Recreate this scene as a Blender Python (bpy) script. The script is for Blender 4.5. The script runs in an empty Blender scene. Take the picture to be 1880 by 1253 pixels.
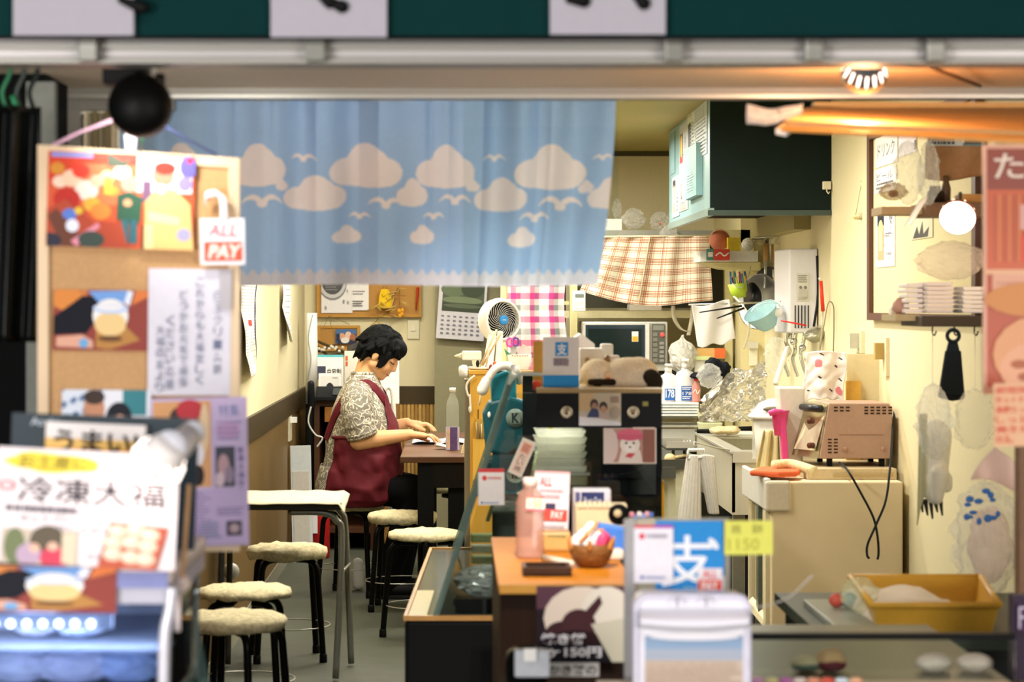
import bpy, bmesh, math, random
from mathutils import Vector, Matrix, Euler, noise
from math import sin, cos, pi, radians, sqrt
random.seed(7)
SC = bpy.context.scene
COL = SC.collection

# ---------------------------------------------------------------- camera (85 mm, level, lens shift)
FPX, VX, VY, EYE = 4439.0, 835.0, 561.0, 1.41
cam_d = bpy.data.cameras.new('camera'); cam = bpy.data.objects.new('camera', cam_d); COL.objects.link(cam)
cam_d.sensor_width = 36.0; cam_d.lens = 36.0 * FPX / 1880.0
cam_d.shift_x = (940 - VX) / 1880.0; cam_d.shift_y = (VY - 626.5) / 1880.0
cam_d.clip_start = 0.1; cam_d.clip_end = 60
cam.location = (0, 0, EYE); cam.rotation_euler = (pi / 2, 0, 0)
cam_d.dof.use_dof = True; cam_d.dof.focus_distance = 11.4; cam_d.dof.aperture_fstop = 4.6
SC.camera = cam

# ---------------------------------------------------------------- exposure
vs = SC.view_settings
vs.view_transform = 'Standard'; vs.look = 'None'; vs.gamma = 1.0; vs.use_curve_mapping = False
vs.exposure = 0.1

# ---------------------------------------------------------------- world: dim arcade at night
wd = bpy.data.worlds.new('night'); SC.world = wd; wd.use_nodes = True
wd.node_tree.nodes['Background'].inputs[0].default_value = (0.75, 0.85, 1.0, 1)
wd.node_tree.nodes['Background'].inputs[1].default_value = 0.07

# ---------------------------------------------------------------- lights of the place, with added fills
def area(name, loc, rot, sx, sy, power, color, spread=180):
    l = bpy.data.lights.new(name, 'AREA'); l.shape = 'RECTANGLE'; l.size = sx; l.size_y = sy
    l.energy = power; l.color = color; l.spread = radians(spread)
    o = bpy.data.objects.new(name, l); o.location = loc; o.rotation_euler = rot; COL.objects.link(o); return o
def point(name, loc, power, color, r=0.03):
    l = bpy.data.lights.new(name, 'POINT'); l.energy = power; l.color = color; l.shadow_soft_size = r
    o = bpy.data.objects.new(name, l); o.location = loc; COL.objects.link(o); return o
def spot(name, loc, target, power, color, ang=70, r=0.03, blend=0.5):
    l = bpy.data.lights.new(name, 'SPOT'); l.energy = power; l.color = color; l.shadow_soft_size = r
    l.spot_size = radians(ang); l.spot_blend = blend
    o = bpy.data.objects.new(name, l); o.location = loc
    o.rotation_euler = (Vector(target) - Vector(loc)).to_track_quat('-Z', 'Y').to_euler(); COL.objects.link(o); return o
FLUO = (1.0, 0.95, 0.83)
area('fluorescent_tube', (-0.35, 8.3, 2.2), (0, 0, 0), 0.12, 1.3, 40, FLUO)
area('fluorescent_tube', (-0.1, 11.0, 2.3), (0, 0, 0), 1.3, 0.12, 56, FLUO)
area('fluorescent_tube', (0.65, 12.6, 2.3), (0, 0, 0), 0.12, 1.3, 39, FLUO)
area('fluorescent_tube', (0.9, 9.6, 2.25), (0, 0, 0), 0.12, 1.2, 36, FLUO)
area('fluorescent_tube', (-0.35, 13.4, 2.25), (0, 0, 0), 0.9, 0.12, 24, FLUO)  # extra tube added to brighten the back wall
area('arcade_light', (-0.4, 0.6, 4.0), (radians(42), 0, 0), 4.0, 0.8, 60, (0.94, 0.95, 1.0))
area('front_fill', (3.2, -1.6, 1.1), (radians(92), 0, radians(24)), 2.2, 1.4, 170, (1.0, 0.91, 0.84))  # pair of street-side fills added to lift the front, clear of pane reflections
area('front_fill', (-3.2, -1.6, 1.1), (radians(92), 0, radians(-24)), 2.2, 1.4, 330, (1.0, 0.94, 0.92))
for x_ in (0.15, 0.225): area('soffit_lamp', (x_, 4.66, 1.885), (radians(48), 0, 0), 0.02, 0.05, 2.2, (1.0, 0.95, 0.9), 60)

# ---------------------------------------------------------------- coordinates: pixel + distance -> point in the place
def P(x, y, Y): return Vector(((x - VX) * Y / FPX, Y, EYE - (y - VY) * Y / FPX))
def PX(x, Y): return (x - VX) * Y / FPX
def PZ(y, Y): return EYE - (y - VY) * Y / FPX

# ---------------------------------------------------------------- materials
def lin(c):
    return c / 12.92 if c <= 0.04045 else ((c + 0.055) / 1.055) ** 2.4
def hexc(h):
    h = h.lstrip('#'); return tuple(lin(int(h[i:i + 2], 16) / 255) for i in (0, 2, 4)) + (1,)
_mc = {}
def M(h, r=0.55, metal=0.0, n=0.06, scale=60.0, emit=0.0, trans=0.0, coat=0.0, bump=0.0, transl=0.0, tint=None, streak=None):
    """principled material with a fine procedural tone variation"""
    key = (h, r, metal, n, scale, emit, trans, coat, bump, transl, streak)
    if key in _mc: return _mc[key]
    m = bpy.data.materials.new('paint_' + h.lstrip('#')); m.use_nodes = True
    nt = m.node_tree; b = nt.nodes['Principled BSDF']; L = nt.links.new
    c = hexc(h)
    b.inputs['Base Color'].default_value = c
    b.inputs['Roughness'].default_value = r; b.inputs['Metallic'].default_value = metal
    b.inputs['Specular IOR Level'].default_value = 0.28 if sum(c[:3]) > .06 else 0.12
    if coat: b.inputs['Coat Weight'].default_value = coat
    if n > 0 or bump > 0:
        tc = nt.nodes.new('ShaderNodeTexCoord'); mp = nt.nodes.new('ShaderNodeMapping')
        if streak == 'z': mp.inputs['Scale'].default_value = (1, 1, 0.04)
        if streak == 'x': mp.inputs['Scale'].default_value = (0.06, 1, 1)
        if streak == 'y': mp.inputs['Scale'].default_value = (1, 0.06, 1)
        L(tc.outputs['Object'], mp.inputs['Vector'])
        tx = nt.nodes.new('ShaderNodeTexNoise'); tx.inputs['Scale'].default_value = scale; tx.inputs['Detail'].default_value = 3
        L(mp.outputs['Vector'], tx.inputs['Vector'])
        if n > 0:
            mx = nt.nodes.new('ShaderNodeMixRGB')
            mx.inputs[1].default_value = tuple(max(0, v * (1 - n * 2)) for v in c[:3]) + (1,)
            mx.inputs[2].default_value = tuple(min(1, v * (1 + n * 2)) for v in c[:3]) + (1,)
            L(tx.outputs['Fac'], mx.inputs[0]); L(mx.outputs[0], b.inputs['Base Color'])
        if bump > 0:
            bp = nt.nodes.new('ShaderNodeBump'); bp.inputs['Strength'].default_value = bump; bp.inputs['Distance'].default_value = 0.004
            L(tx.outputs['Fac'], bp.inputs['Height']); L(bp.outputs['Normal'], b.inputs['Normal'])
    if emit:
        b.inputs['Emission Color'].default_value = c; b.inputs['Emission Strength'].default_value = emit
    out = nt.nodes['Material Output']; cur = b
    if transl:
        t = nt.nodes.new('ShaderNodeBsdfTranslucent'); t.inputs[0].default_value = c
        x = nt.nodes.new('ShaderNodeMixShader'); x.inputs[0].default_value = transl
        L(cur.outputs[0], x.inputs[1]); L(t.outputs[0], x.inputs[2]); cur = x
    if trans:
        t = nt.nodes.new('ShaderNodeBsdfTransparent'); t.inputs[0].default_value = tuple(min(1, .25 + v * .8) for v in c[:3]) + (1,) if tint is None else hexc(tint)
        x = nt.nodes.new('ShaderNodeMixShader'); x.inputs[0].default_value = trans
        L(cur.outputs[0], x.inputs[1]); L(t.outputs[0], x.inputs[2]); cur = x
    L(cur.outputs[0], out.inputs['Surface'])
    _mc[key] = m
    return m
def clear(h='#ffffff', solid=0.12, r=0.08):
    """clear sheet plastic or glass seen as thin film"""
    return M(h, r, n=0.0, trans=1 - solid, tint='#fbfcfb', transl=.55)
_gl = {}
def glass(h='#f2f7f4', r=0.02):
    """thin pane: see-through with fresnel reflection"""
    if (h, r) in _gl: return _gl[(h, r)]
    m = bpy.data.materials.new('pane_glass'); m.use_nodes = True; nt = m.node_tree; nt.nodes.clear(); L = nt.links.new
    o = nt.nodes.new('ShaderNodeOutputMaterial'); x = nt.nodes.new('ShaderNodeMixShader'); f = nt.nodes.new('ShaderNodeFresnel'); f.inputs[0].default_value = 1.45
    t = nt.nodes.new('ShaderNodeBsdfTransparent'); t.inputs[0].default_value = hexc(h)
    g = nt.nodes.new('ShaderNodeBsdfGlossy'); g.inputs['Roughness'].default_value = r
    L(f.outputs[0], x.inputs[0]); L(t.outputs[0], x.inputs[1]); L(g.outputs[0], x.inputs[2]); L(x.outputs[0], o.inputs[0])
    _gl[(h, r)] = m; return m

STEEL = M('#c4c3b9', 0.32, 0.6, 0.05, streak='x'); ALU = M('#96938a', 0.5, 0.4, 0.06, streak='x')
CHROME = M('#d8d8d6', 0.12, 1.0, 0.0); BLACK = M('#0b0c0b', 0.55); BLKGLOSS = M('#0c0d0e', 0.22, n=0.0)
WHITE = M('#eceae4', 0.45, n=0.02); PAPER = M('#eeecec', 0.7, n=0.02); CREAM = M('#e6dcb8', 0.55, n=0.03)
WOODY = M('#c98f3c', 0.4, n=0.12, scale=25, streak='x'); WOODZ = M('#c9973f', 0.45, n=0.12, scale=25, streak='z'); WOODD = M('#3d2a18', 0.45, n=0.15, scale=30, streak='x')
BAG = clear('#fbfaf8', 0.26, 0.06); CLEAR = clear('#eef2f0', 0.16)

# ---------------------------------------------------------------- mesh builder (authored in place coordinates)
class MB:
    def __init__(s): s.v = []; s.f = []; s.mi = []; s.sm = []; s.mats = []
    def mat(s, m):
        if m not in s.mats: s.mats.append(m)
        return s.mats.index(m)
    def add(s, vs, fs, m, smooth=False):
        o = len(s.v); s.v += [Vector(v) for v in vs]
        k = s.mat(m) if not isinstance(m, list) else None
        for i, f in enumerate(fs):
            s.f.append([o + j for j in f]); s.mi.append(k if k is not None else s.mat(m[i])); s.sm.append(smooth)
        return s
    def box(s, x0, x1, y0, y1, z0, z1, m, T=None):
        vs = [Vector((x, y, z)) for z in (z0, z1) for y in (y0, y1) for x in (x0, x1)]
        if T is not None: vs = [T @ v for v in vs]
        return s.add(vs, [(0, 2, 3, 1), (4, 5, 7, 6), (0, 1, 5, 4), (2, 6, 7, 3), (0, 4, 6, 2), (1, 3, 7, 5)], m)
    def pbox(s, x0, y0, x1, y1, Y, d, m):
        a = P(x0, y0, Y); b = P(x1, y1, Y); return s.box(a.x, b.x, Y, Y + d, b.z, a.z, m)
    def hexa(s, A, B, m):
        """A, B: two matching quads (lists of 4 points)"""
        return s.add(list(A) + list(B), [(0, 1, 2, 3), (7, 6, 5, 4), (0, 4, 5, 1), (1, 5, 6, 2), (2, 6, 7, 3), (3, 7, 4, 0)], m)
    def tube(s, pts, r, m, seg=10, cap=True, closed=False):
        pts = [Vector(p) for p in pts]; n = len(pts); R = r if isinstance(r, (list, tuple)) else [r] * n
        vs = []; up = None
        for i, p in enumerate(pts):
            if closed: t = pts[(i + 1) % n] - pts[i - 1]
            else: t = pts[min(i + 1, n - 1)] - pts[max(i - 1, 0)]
            if t.length < 1e-9: t = Vector((0, 0, 1))
            t.normalize()
            if up is None: up = Vector((0, 0, 1)) if abs(t.z) < 0.9 else Vector((1, 0, 0))
            a = t.cross(up)
            if a.length < 1e-6: a = t.cross(Vector((0, 1, 0)))
            a.normalize(); b = a.cross(t).normalized(); up = b
            for k in range(seg):
                w = 2 * pi * k / seg; vs.append(p + (a * cos(w) + b * sin(w)) * R[i])
        fs = []
        for i in range(n if closed else n - 1):
            j = (i + 1) % n
            for k in range(seg):
                q = (k + 1) % seg; fs.append((i * seg + k, i * seg + q, j * seg + q, j * seg + k))
        if cap and not closed: fs += [tuple(range(seg))[::-1], tuple((n - 1) * seg + k for k in range(seg))]
        return s.add(vs, fs, m, True)
    def lathe(s, c, prof, m, seg=24, axis=None, sx=1.0, sy=1.0, open_end=False):
        """prof: list of (radius, height) from the base c along axis (default +Z)"""
        c = Vector(c); T = Matrix.Identity(3)
        if axis is not None: T = Vector((0, 0, 1)).rotation_difference(Vector(axis).normalized()).to_matrix()
        vs = []; fs = []
        for (r, h) in prof:
            for k in range(seg):
                w = 2 * pi * k / seg; vs.append(c + T @ Vector((r * cos(w) * sx, r * sin(w) * sy, h)))
        for i in range(len(prof) - 1):
            for k in range(seg):
                q = (k + 1) % seg; fs.append((i * seg + k, i * seg + q, (i + 1) * seg + q, (i + 1) * seg + k))
        if prof[0][0] > 1e-5: fs.append(tuple(range(seg))[::-1])
        if prof[-1][0] > 1e-5 and not open_end: fs.append(tuple((len(prof) - 1) * seg + k for k in range(seg)))
        return s.add(vs, fs, m, True)
    def ell(s, c, rx, ry, rz, m, seg=20, T=None, nz=0.0, ns=8.0):
        c = Vector(c); vs = []; fs = []; rings = max(8, seg // 2)
        for i in range(rings + 1):
            a = pi * i / rings
            for k in range(seg):
                w = 2 * pi * k / seg; d = Vector((sin(a) * cos(w), sin(a) * sin(w), cos(a)))
                q = 1 + (nz * noise.noise(d * ns * 0.35 + c * 9) if nz else 0)
                p = Vector((d.x * rx * q, d.y * ry * q, d.z * rz * q))
                if T is not None: p = T @ p
                vs.append(c + p)
        for i in range(rings):
            for k in range(seg):
                q = (k + 1) % seg; fs.append((i * seg + k, (i + 1) * seg + k, (i + 1) * seg + q, i * seg + q))
        return s.add(vs, fs, m, True)
    def cap(s, p0, r0, p1, r1, m, seg=14):
        p0 = Vector(p0); p1 = Vector(p1); d = p1 - p0; L = max(d.length, 1e-5); pr = []
        for i in range(5): a = pi / 2 * i / 4; pr.append((r0 * sin(a) + 1e-6, -r0 * cos(a)))
        for i in range(5): a = pi / 2 * i / 4; pr.append((r1 * cos(a) + 1e-6, L + r1 * sin(a)))
        return s.lathe(p0, pr, m, seg, d)
    def prism(s, poly, d, m):
        """poly: outline points; d: extrusion vector"""
        n = len(poly); d = Vector(d); vs = [Vector(p) for p in poly] + [Vector(p) + d for p in poly]
        return s.add(vs, [tuple(range(n)), tuple(range(2 * n - 1, n - 1, -1))] + [(i, n + i, n + (i + 1) % n, (i + 1) % n) for i in range(n)], m)
    def grid(s, fn, nu, nv, m, smooth=True):
        vs = [fn(i / nu, j / nv) for j in range(nv + 1) for i in range(nu + 1)]; fs = []; ms = []
        for j in range(nv):
            for i in range(nu):
                a = j * (nu + 1) + i; fs.append((a, a + 1, a + nu + 2, a + nu + 1))
                if callable(m): ms.append(m((i + .5) / nu, (j + .5) / nv))
        return s.add(vs, fs, ms if callable(m) else m, smooth)
    def build(s, name, parent=None, bevel=0, solid=0, sub=0, base=None):
        me = bpy.data.meshes.new(name); o = bpy.data.objects.new(name, me)
        if parent is not None: org = parent.location.copy() if parent.parent is None else parent.matrix_world_hint
        elif base is not None: org = Vector(base)
        else:
            lo = [min(v[i] for v in s.v) for i in range(3)]; hi = [max(v[i] for v in s.v) for i in range(3)]
            org = Vector(((lo[0] + hi[0]) / 2, (lo[1] + hi[1]) / 2, lo[2]))
        me.from_pydata([tuple(v - org) for v in s.v], [], s.f)
        for m in s.mats: me.materials.append(m)
        me.polygons.foreach_set('material_index', s.mi); me.polygons.foreach_set('use_smooth', s.sm); me.update()
        if parent is None: o.location = org
        else: o.parent = parent
        COL.objects.link(o); ORG[o.name] = org
        if bevel:
            b = o.modifiers.new('bevel', 'BEVEL'); b.width = bevel; b.segments = 2; b.limit_method = 'ANGLE'; b.angle_limit = radians(40)
        if solid:
            b = o.modifiers.new('solid', 'SOLIDIFY'); b.thickness = solid; b.offset = 0
        if sub:
            b = o.modifiers.new('sub', 'SUBSURF'); b.levels = sub; b.render_levels = sub
        return o
ORG = {}
_ob = MB.build
def _build(s, name, parent=None, **k):
    """children of children keep the origin of the thing above them"""
    if parent is not None:
        org = ORG[parent.name]
        class _H: pass
        me_o = _ob(s, name, None, **{**k, 'base': org}); me_o.parent = parent
        me_o.location = (0, 0, 0); return me_o
    return _ob(s, name, None, **k)
MB.build = _build

def tag(o, label, cat, group=None, kind=None):
    if label: o['label'] = label
    if cat: o['category'] = cat
    if group: o['group'] = group
    if kind: o['kind'] = kind
    return o
def thing(name, label, cat, loc, group=None):
    o = bpy.data.objects.new(name, None); o.empty_display_size = 0.05; COL.objects.link(o)
    o.location = Vector(loc); ORG[o.name] = Vector(loc); return tag(o, label, cat, group)
def struct(o): o['kind'] = 'structure'; return o

def remesh(mb, name, parent, vox, mats, smooth=6, facemat=None, base=None):
    """union of overlapping closed shapes as one continuous surface"""
    o = mb.build('tmp', None, base=(0, 0, 0)); 
    r = o.modifiers.new('r', 'REMESH'); r.mode = 'VOXEL'; r.voxel_size = vox; r.use_smooth_shade = True
    if smooth:
        q = o.modifiers.new('s', 'SMOOTH'); q.iterations = smooth; q.factor = 0.5
    dg = bpy.context.evaluated_depsgraph_get(); me = bpy.data.meshes.new_from_object(o.evaluated_get(dg))
    bpy.data.objects.remove(o)
    n = MB(); n.v = [v.co.copy() for v in me.vertices]; n.f = [list(p.vertices) for p in me.polygons]
    for m in mats: n.mat(m)
    if facemat:
        n.mi = [facemat(p.center, p.normal) for p in me.polygons]
    else: n.mi = [0] * len(n.f)
    n.sm = [True] * len(n.f)
    return n.build(name, parent, base=base)

# ---------------------------------------------------------------- lettering and flat prints
_tc = {}
def text_geo(s, bold=0.0):
    if (s, bold) in _tc: return _tc[(s, bold)]
    cu = bpy.data.curves.new('t', 'FONT'); cu.body = s; cu.size = 1; cu.offset = bold; cu.resolution_u = 3
    o = bpy.data.objects.new('t', cu); COL.objects.link(o)
    dg = bpy.context.evaluated_depsgraph_get(); dg.update(); me = bpy.data.meshes.new_from_object(o.evaluated_get(dg))
    vs = [(v.co.x, v.co.y) for v in me.vertices]; fs = [tuple(p.vertices) for p in me.polygons]
    bpy.data.objects.remove(o); bpy.data.meshes.remove(me)
    if vs:
        x0 = min(v[0] for v in vs); x1 = max(v[0] for v in vs); y0 = min(v[1] for v in vs); y1 = max(v[1] for v in vs)
    else: x0 = x1 = y0 = y1 = 0
    _tc[(s, bold)] = (vs, fs, x0, x1, y0, y1); return _tc[(s, bold)]

def clip01(pts):
    for ax, lim, sg in ((0, 0, 1), (0, 1, -1), (1, 0, 1), (1, 1, -1)):
        out = []
        for i in range(len(pts)):
            a, b = pts[i], pts[(i + 1) % len(pts)]; ia = (a[ax] - lim) * sg >= 0; ib = (b[ax] - lim) * sg >= 0
            if ia: out.append(a)
            if ia != ib:
                t = (lim - a[ax]) / (b[ax] - a[ax]); out.append((a[0] + (b[0] - a[0]) * t, a[1] + (b[1] - a[1]) * t))
        pts = out
        if len(pts) < 3: return []
    return pts
class Pic:
    """a flat print: u to the right, v downward, both 0..1; shapes are laid on one after another"""
    def __init__(s, w, h, bg, t=0.002, r=0.5): s.w, s.h, s.bg, s.t, s.sh, s.r, s.bgr = w, h, bg, t, [], r, 0
    def rect(s, u0, v0, u1, v1, c): s.sh.append(([(u0, v0), (u1, v0), (u1, v1), (u0, v1)], None, c)); return s
    def poly(s, pts, c): s.sh.append((pts, None, c)); return s
    def ell(s, u, v, ru, rv, c, a=0, n=18, wob=0):
        pts = []
        for k in range(n):
            w = 2 * pi * k / n; q = 1 + wob * sin(5 * w + u * 40); x = ru * cos(w) * s.w * q; y = rv * sin(w) * s.h * q; t = radians(a)
            pts.append((u + (x * cos(t) - y * sin(t)) / s.w, v + (x * sin(t) + y * cos(t)) / s.h))
        s.sh.append((pts, None, c)); return s
    def line(s, pts, wd, c):
        """a stroke of width wd (share of the width)"""
        for (a, b) in zip(pts[:-1], pts[1:]):
            dx = (b[0] - a[0]) * s.w; dy = (b[1] - a[1]) * s.h; L = sqrt(dx * dx + dy * dy) or 1
            nx = -dy / L * wd * s.w / 2; ny = dx / L * wd * s.w / 2; ex = dx / L * wd * s.w * .3; ey = dy / L * wd * s.w * .3
            s.sh.append(([((a[0] * s.w + k * nx + e * ex) / s.w, (a[1] * s.h + k * ny + e * ey) / s.h) if q == 0 else ((b[0] * s.w + k * nx + e * ex) / s.w, (b[1] * s.h + k * ny + e * ey) / s.h)
                          for (q, k, e) in ((0, 1, -1), (1, 1, 1), (1, -1, 1), (0, -1, -1))], None, c))
        return s
    def text(s, body, u0, v0, u1, v1, c, bold=0.0, fit=True, shear=0.0):
        """fills the rectangle u0..u1 x v0..v1"""
        vs, fs, x0, x1, y0, y1 = text_geo(body, bold)
        if not vs or x1 - x0 < 1e-6 or y1 - y0 < 1e-6: return s
        pts = [(u0 + (x - x0) / (x1 - x0) * (u1 - u0) + shear * ((y - y0) / (y1 - y0)) * (v1 - v0) * s.h / s.w, v1 - (y - y0) / (y1 - y0) * (v1 - v0)) for x, y in vs]
        s.sh.append((pts, fs, c)); return s
    def vtext(s, body, u0, v0, u1, v1, c, bold=0.0):
        n = len(body); d = (v1 - v0) / n
        for i, ch in enumerate(body): s.text(ch, u0, v0 + i * d + d * .08, u1, v0 + (i + 1) * d - d * .08, c, bold)
        return s
    def lines(s, u0, v0, u1, v1, n, c, fill=0.5, seed=1):
        """rows of small print too fine to read"""
        R = random.Random(seed); d = (v1 - v0) / n
        for i in range(n):
            u = u0; e = u1 - (R.random() * .25 * (u1 - u0))
            while u < e:
                w = (u1 - u0) * R.uniform(.03, .1); s.rect(u, v0 + i * d, min(e, u + w), v0 + i * d + d * fill, c); u += w * 1.35
        return s
    def mesh(s, mb, T, curl=0.0):
        w, h = s.w, s.h; bgm = s.bg if not isinstance(s.bg, str) else M(s.bg, s.r, n=0.03)
        def bend(x, y, z): return T @ Vector((x, y - curl * ((x / w) ** 2 * 4 + 0 * z) - (curl * 1.2 * max(0, (0.5 - z / h)) ** 2), z))
        n = 10 if curl else 1
        if curl:
            for lay, q in ((0, 0.0), (1, s.t)):
                mb.grid(lambda u, v: bend((u - .5) * w, q, (1 - v) * h), n, n, bgm, True)
        else: mb.box(-w / 2, w / 2, 0, s.t, 0, h, bgm, T)
        for k, (pts, fs, c) in enumerate(s.sh):
            if not fs:
                pts = clip01(pts)
                if not pts: continue
            m = c if not isinstance(c, str) else M(c, s.r, n=0.0)
            off = -0.0004 - 0.00025 * min(k, 24) - 0.00001 * k
            V = [bend((u - .5) * w, off, (1 - v) * h) for u, v in pts]
            mb.add(V, fs if fs else [tuple(range(len(V)))[::-1]], m)
        return mb
def frameT(base, yaw=0, tilt=0, roll=0):
    """base: middle of the lower edge; tilt leans the top away from the viewer"""
    return Matrix.Translation(Vector(base)) @ Euler((0, 0, radians(yaw))).to_matrix().to_4x4() @ Euler((radians(-tilt), 0, 0)).to_matrix().to_4x4() @ Euler((0, radians(roll), 0)).to_matrix().to_4x4()
def pic_at(x0, y0, x1, y1, Y, bg, t=0.002, r=0.5):
    """a print that covers these photo pixels at distance Y; returns it with its base point"""
    a = P(x0, y0, Y); b = P(x1, y1, Y); return Pic(b.x - a.x, a.z - b.z, bg, t, r), Vector(((a.x + b.x) / 2, Y, b.z))
def hang(pic, base, name, label, cat, yaw=0, tilt=0, roll=0, curl=0, group=None, parent=None):
    mb = MB(); pic.mesh(mb, frameT(base, yaw, tilt, roll), curl)
    o = mb.build(name, parent)
    return tag(o, label, cat, group) if parent is None else o
def bezier(p, n=16):
    """smooth line through points"""
    p = [Vector(q) for q in p]; out = []
    for i in range(len(p) - 1):
        a = p[max(i - 1, 0)]; b = p[i]; c = p[i + 1]; d = p[min(i + 2, len(p) - 1)]
        for k in range(n):
            t = k / n; out.append(0.5 * ((2 * b) + (c - a) * t + (2 * a - 5 * b + 4 * c - d) * t * t + (3 * b - a - 3 * c + d) * t ** 3))
    out.append(p[-1]); return out

# ================================================================ THE SETTING
XL, XR, YB, YF, ZC = -0.925, 1.73, 14.9, 5.7, 2.36
def shell(name, m, *b):
    mb = MB()
    for q in b: mb.box(*q, m)
    return struct(mb.build(name))
WALLC = M('#e2d7b0', 0.6, n=0.03, scale=220, bump=0.15, streak='z')
shell('floor', M('#45483b', 0.6, n=0.10, scale=14), (-3.5, 3.5, 0.5, 15.2, -0.1, 0))
shell('wall_back', WALLC, (XL - .1, XR + .1, YB, YB + .1, 0, ZC + .1))
shell('wall_right', WALLC, (XR, XR + .1, 5.2, YB, 0, ZC + .1))
shell('wall_left', WALLC, (XL - .1, XL, 5.8, YB, 0, ZC + .1))
shell('ceiling', M('#b5a866', 0.6, n=0.03), (XL - .1, XR + .1, 5.75, YB + .1, ZC, ZC + .1))
o = shell('trim_cornice', M('#4f4a2c', 0.5), (XL, XR, YB - .015, YB, ZC - .03, ZC))
DKR = M('#362a12', 0.45, n=0.15, scale=18, streak='y')
shell('trim_left_rail', DKR, (XL, XL + .018, 5.8, YB - .02, .80, .912))
shell('trim_back_rail', M('#43351a', 0.45, n=0.12, scale=18, streak='x'), (XL + .02, PX(800, YB), YB - .02, YB, .80, .912))
shell('trim_left_wainscot', M('#705831', 0.5, n=0.2, scale=120, streak='z'), (XL, XL + .008, 5.8, YB - .02, 0, .80))
mb = MB(); bam = [M('#b58d4a', 0.5, n=.12), M('#a37b3c', 0.5, n=.12), M('#c49c58', 0.5, n=.12)]
x = XL + .03; i = 0
while x < PX(800, YB):
    mb.tube([(x, YB - .012, 0.02), (x, YB - .012, .80)], .011, bam[i % 3], 8); x += .0235; i += 1
struct(mb.build('trim_bamboo_slats'))
# grey partition beside the shelf
shell('wall_partition', M('#8c8668', 0.6, n=.04), (PX(798, 14.6), PX(930, 14.6), 14.6, 14.85, 0, 2.0))
# boxed pipe shaft and duct at the back right corner
shell('wall_pillar', M('#d8cc9c', 0.6, n=.03), (PX(1360, 13.5), XR, 13.5, YB, 0, ZC))
shell('wall_duct', M('#a79c6a', 0.6, n=.03), (PX(1445, 12.0), XR, 11.75, 13.5, 1.78, 2.0))

# ---- shop front: soffit, rails and frame
shell('ceiling_soffit', M('#eadcc0', 0.6, n=.05), (-1.6, 2.4, 4.52, 5.66, 1.918, 1.96))
mb = MB(); mb.box(-1.6, 2.4, 5.64, 5.72, 1.895, 1.93, ALU); mb.box(-1.6, 2.4, 5.63, 5.645, 1.893, 1.902, STEEL)
mb.build('trim_header_rail')['kind'] = 'structure'
mb = MB()
FR = M('#a5a49c', 0.45, .35, .08, streak='x')
y0, y1 = PZ(76, 4.4), PZ(116, 4.4)
mb.box(-1.5, 2.2, 4.42, 4.5, y1, y0, FR); mb.box(-1.5, 2.2, 4.40, 4.42, y0 - .012, y0 + .004, FR); mb.box(-1.5, 2.2, 4.40, 4.42, y1, y1 + .008, FR)
mb.box(-1.5, 2.2, 4.41, 4.42, y1 + .012, y0 - .016, M('#c9c6c4', .3, .2, .12, scale=12, streak='x'))
struct(mb.build('trim_front_rail'))
for k, x in enumerate((160, 578, 1238, 1496, 1720)):
    mb = MB(); mb.pbox(x - 17, 68 if k != 2 else 42, x + 17, 112, 4.37, .03, M('#8f9088', .4, .6)); mb.pbox(x - 10, 60, x + 10, 76, 4.36, .02, STEEL)
    tag(mb.build('rail_bracket', bevel=.003), ['metal bracket on the front rail above the black round lamp', 'metal bracket on the front rail below the middle white sign panel', 'tall metal bracket beside the right white sign panel', 'metal bracket on the front rail left of the silver lamp', 'metal bracket on the front rail right of the silver lamp'][k], 'bracket', 'brackets on the front rail')
# dark outside wall at the left, front post and sliding frame
shell('wall_front', M('#060707', .8, n=.1), (-2.4, PX(84, 5.3), 5.3, 5.6, 0, 2.2))
mb = MB(); mb.box(PX(48, 5.25), PX(100, 5.25), 5.25, 5.29, 0.3, PZ(150, 5.25), M('#6f726a', .55, .2, .08)); struct(mb.build('trim_grey_post'))
mb = MB()
for a, b in ((102, 118), (126, 150)): mb.box(PX(a, 5.7), PX(b, 5.7), 5.68, 5.74, 0, 1.9, ALU)
mb.box(PX(118, 5.7), PX(126, 5.7), 5.70, 5.73, 0, 1.9, M('#77766c', .5, .4)); mb.box(PX(120, 5.7), PX(320, 5.7), 5.69, 5.73, 1.87, 1.897, ALU)
struct(mb.build('trim_sliding_frame'))
mb = MB(); mb.box(PX(150, 5.7), PX(206, 5.7), 5.76, 5.79, 0.9, 1.87, M('#d8c9a6', .6)); 
for a in (166, 188): mb.box(PX(a, 5.7), PX(a + 10, 5.7), 5.735, 5.76, 0.9, 1.87, M('#8b7f5c', .5))
struct(mb.build('wall_side_panel'))
mb = MB(); mb.add([(PX(850, 5.7), 5.70, 1.46), (PX(1136, 5.7), 5.70, 1.46), (PX(1136, 5.7), 5.70, 1.895), (PX(850, 5.7), 5.70, 1.895)], [(0, 1, 2, 3)], glass()); 
o = mb.build('window_1'); struct(o)

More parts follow.
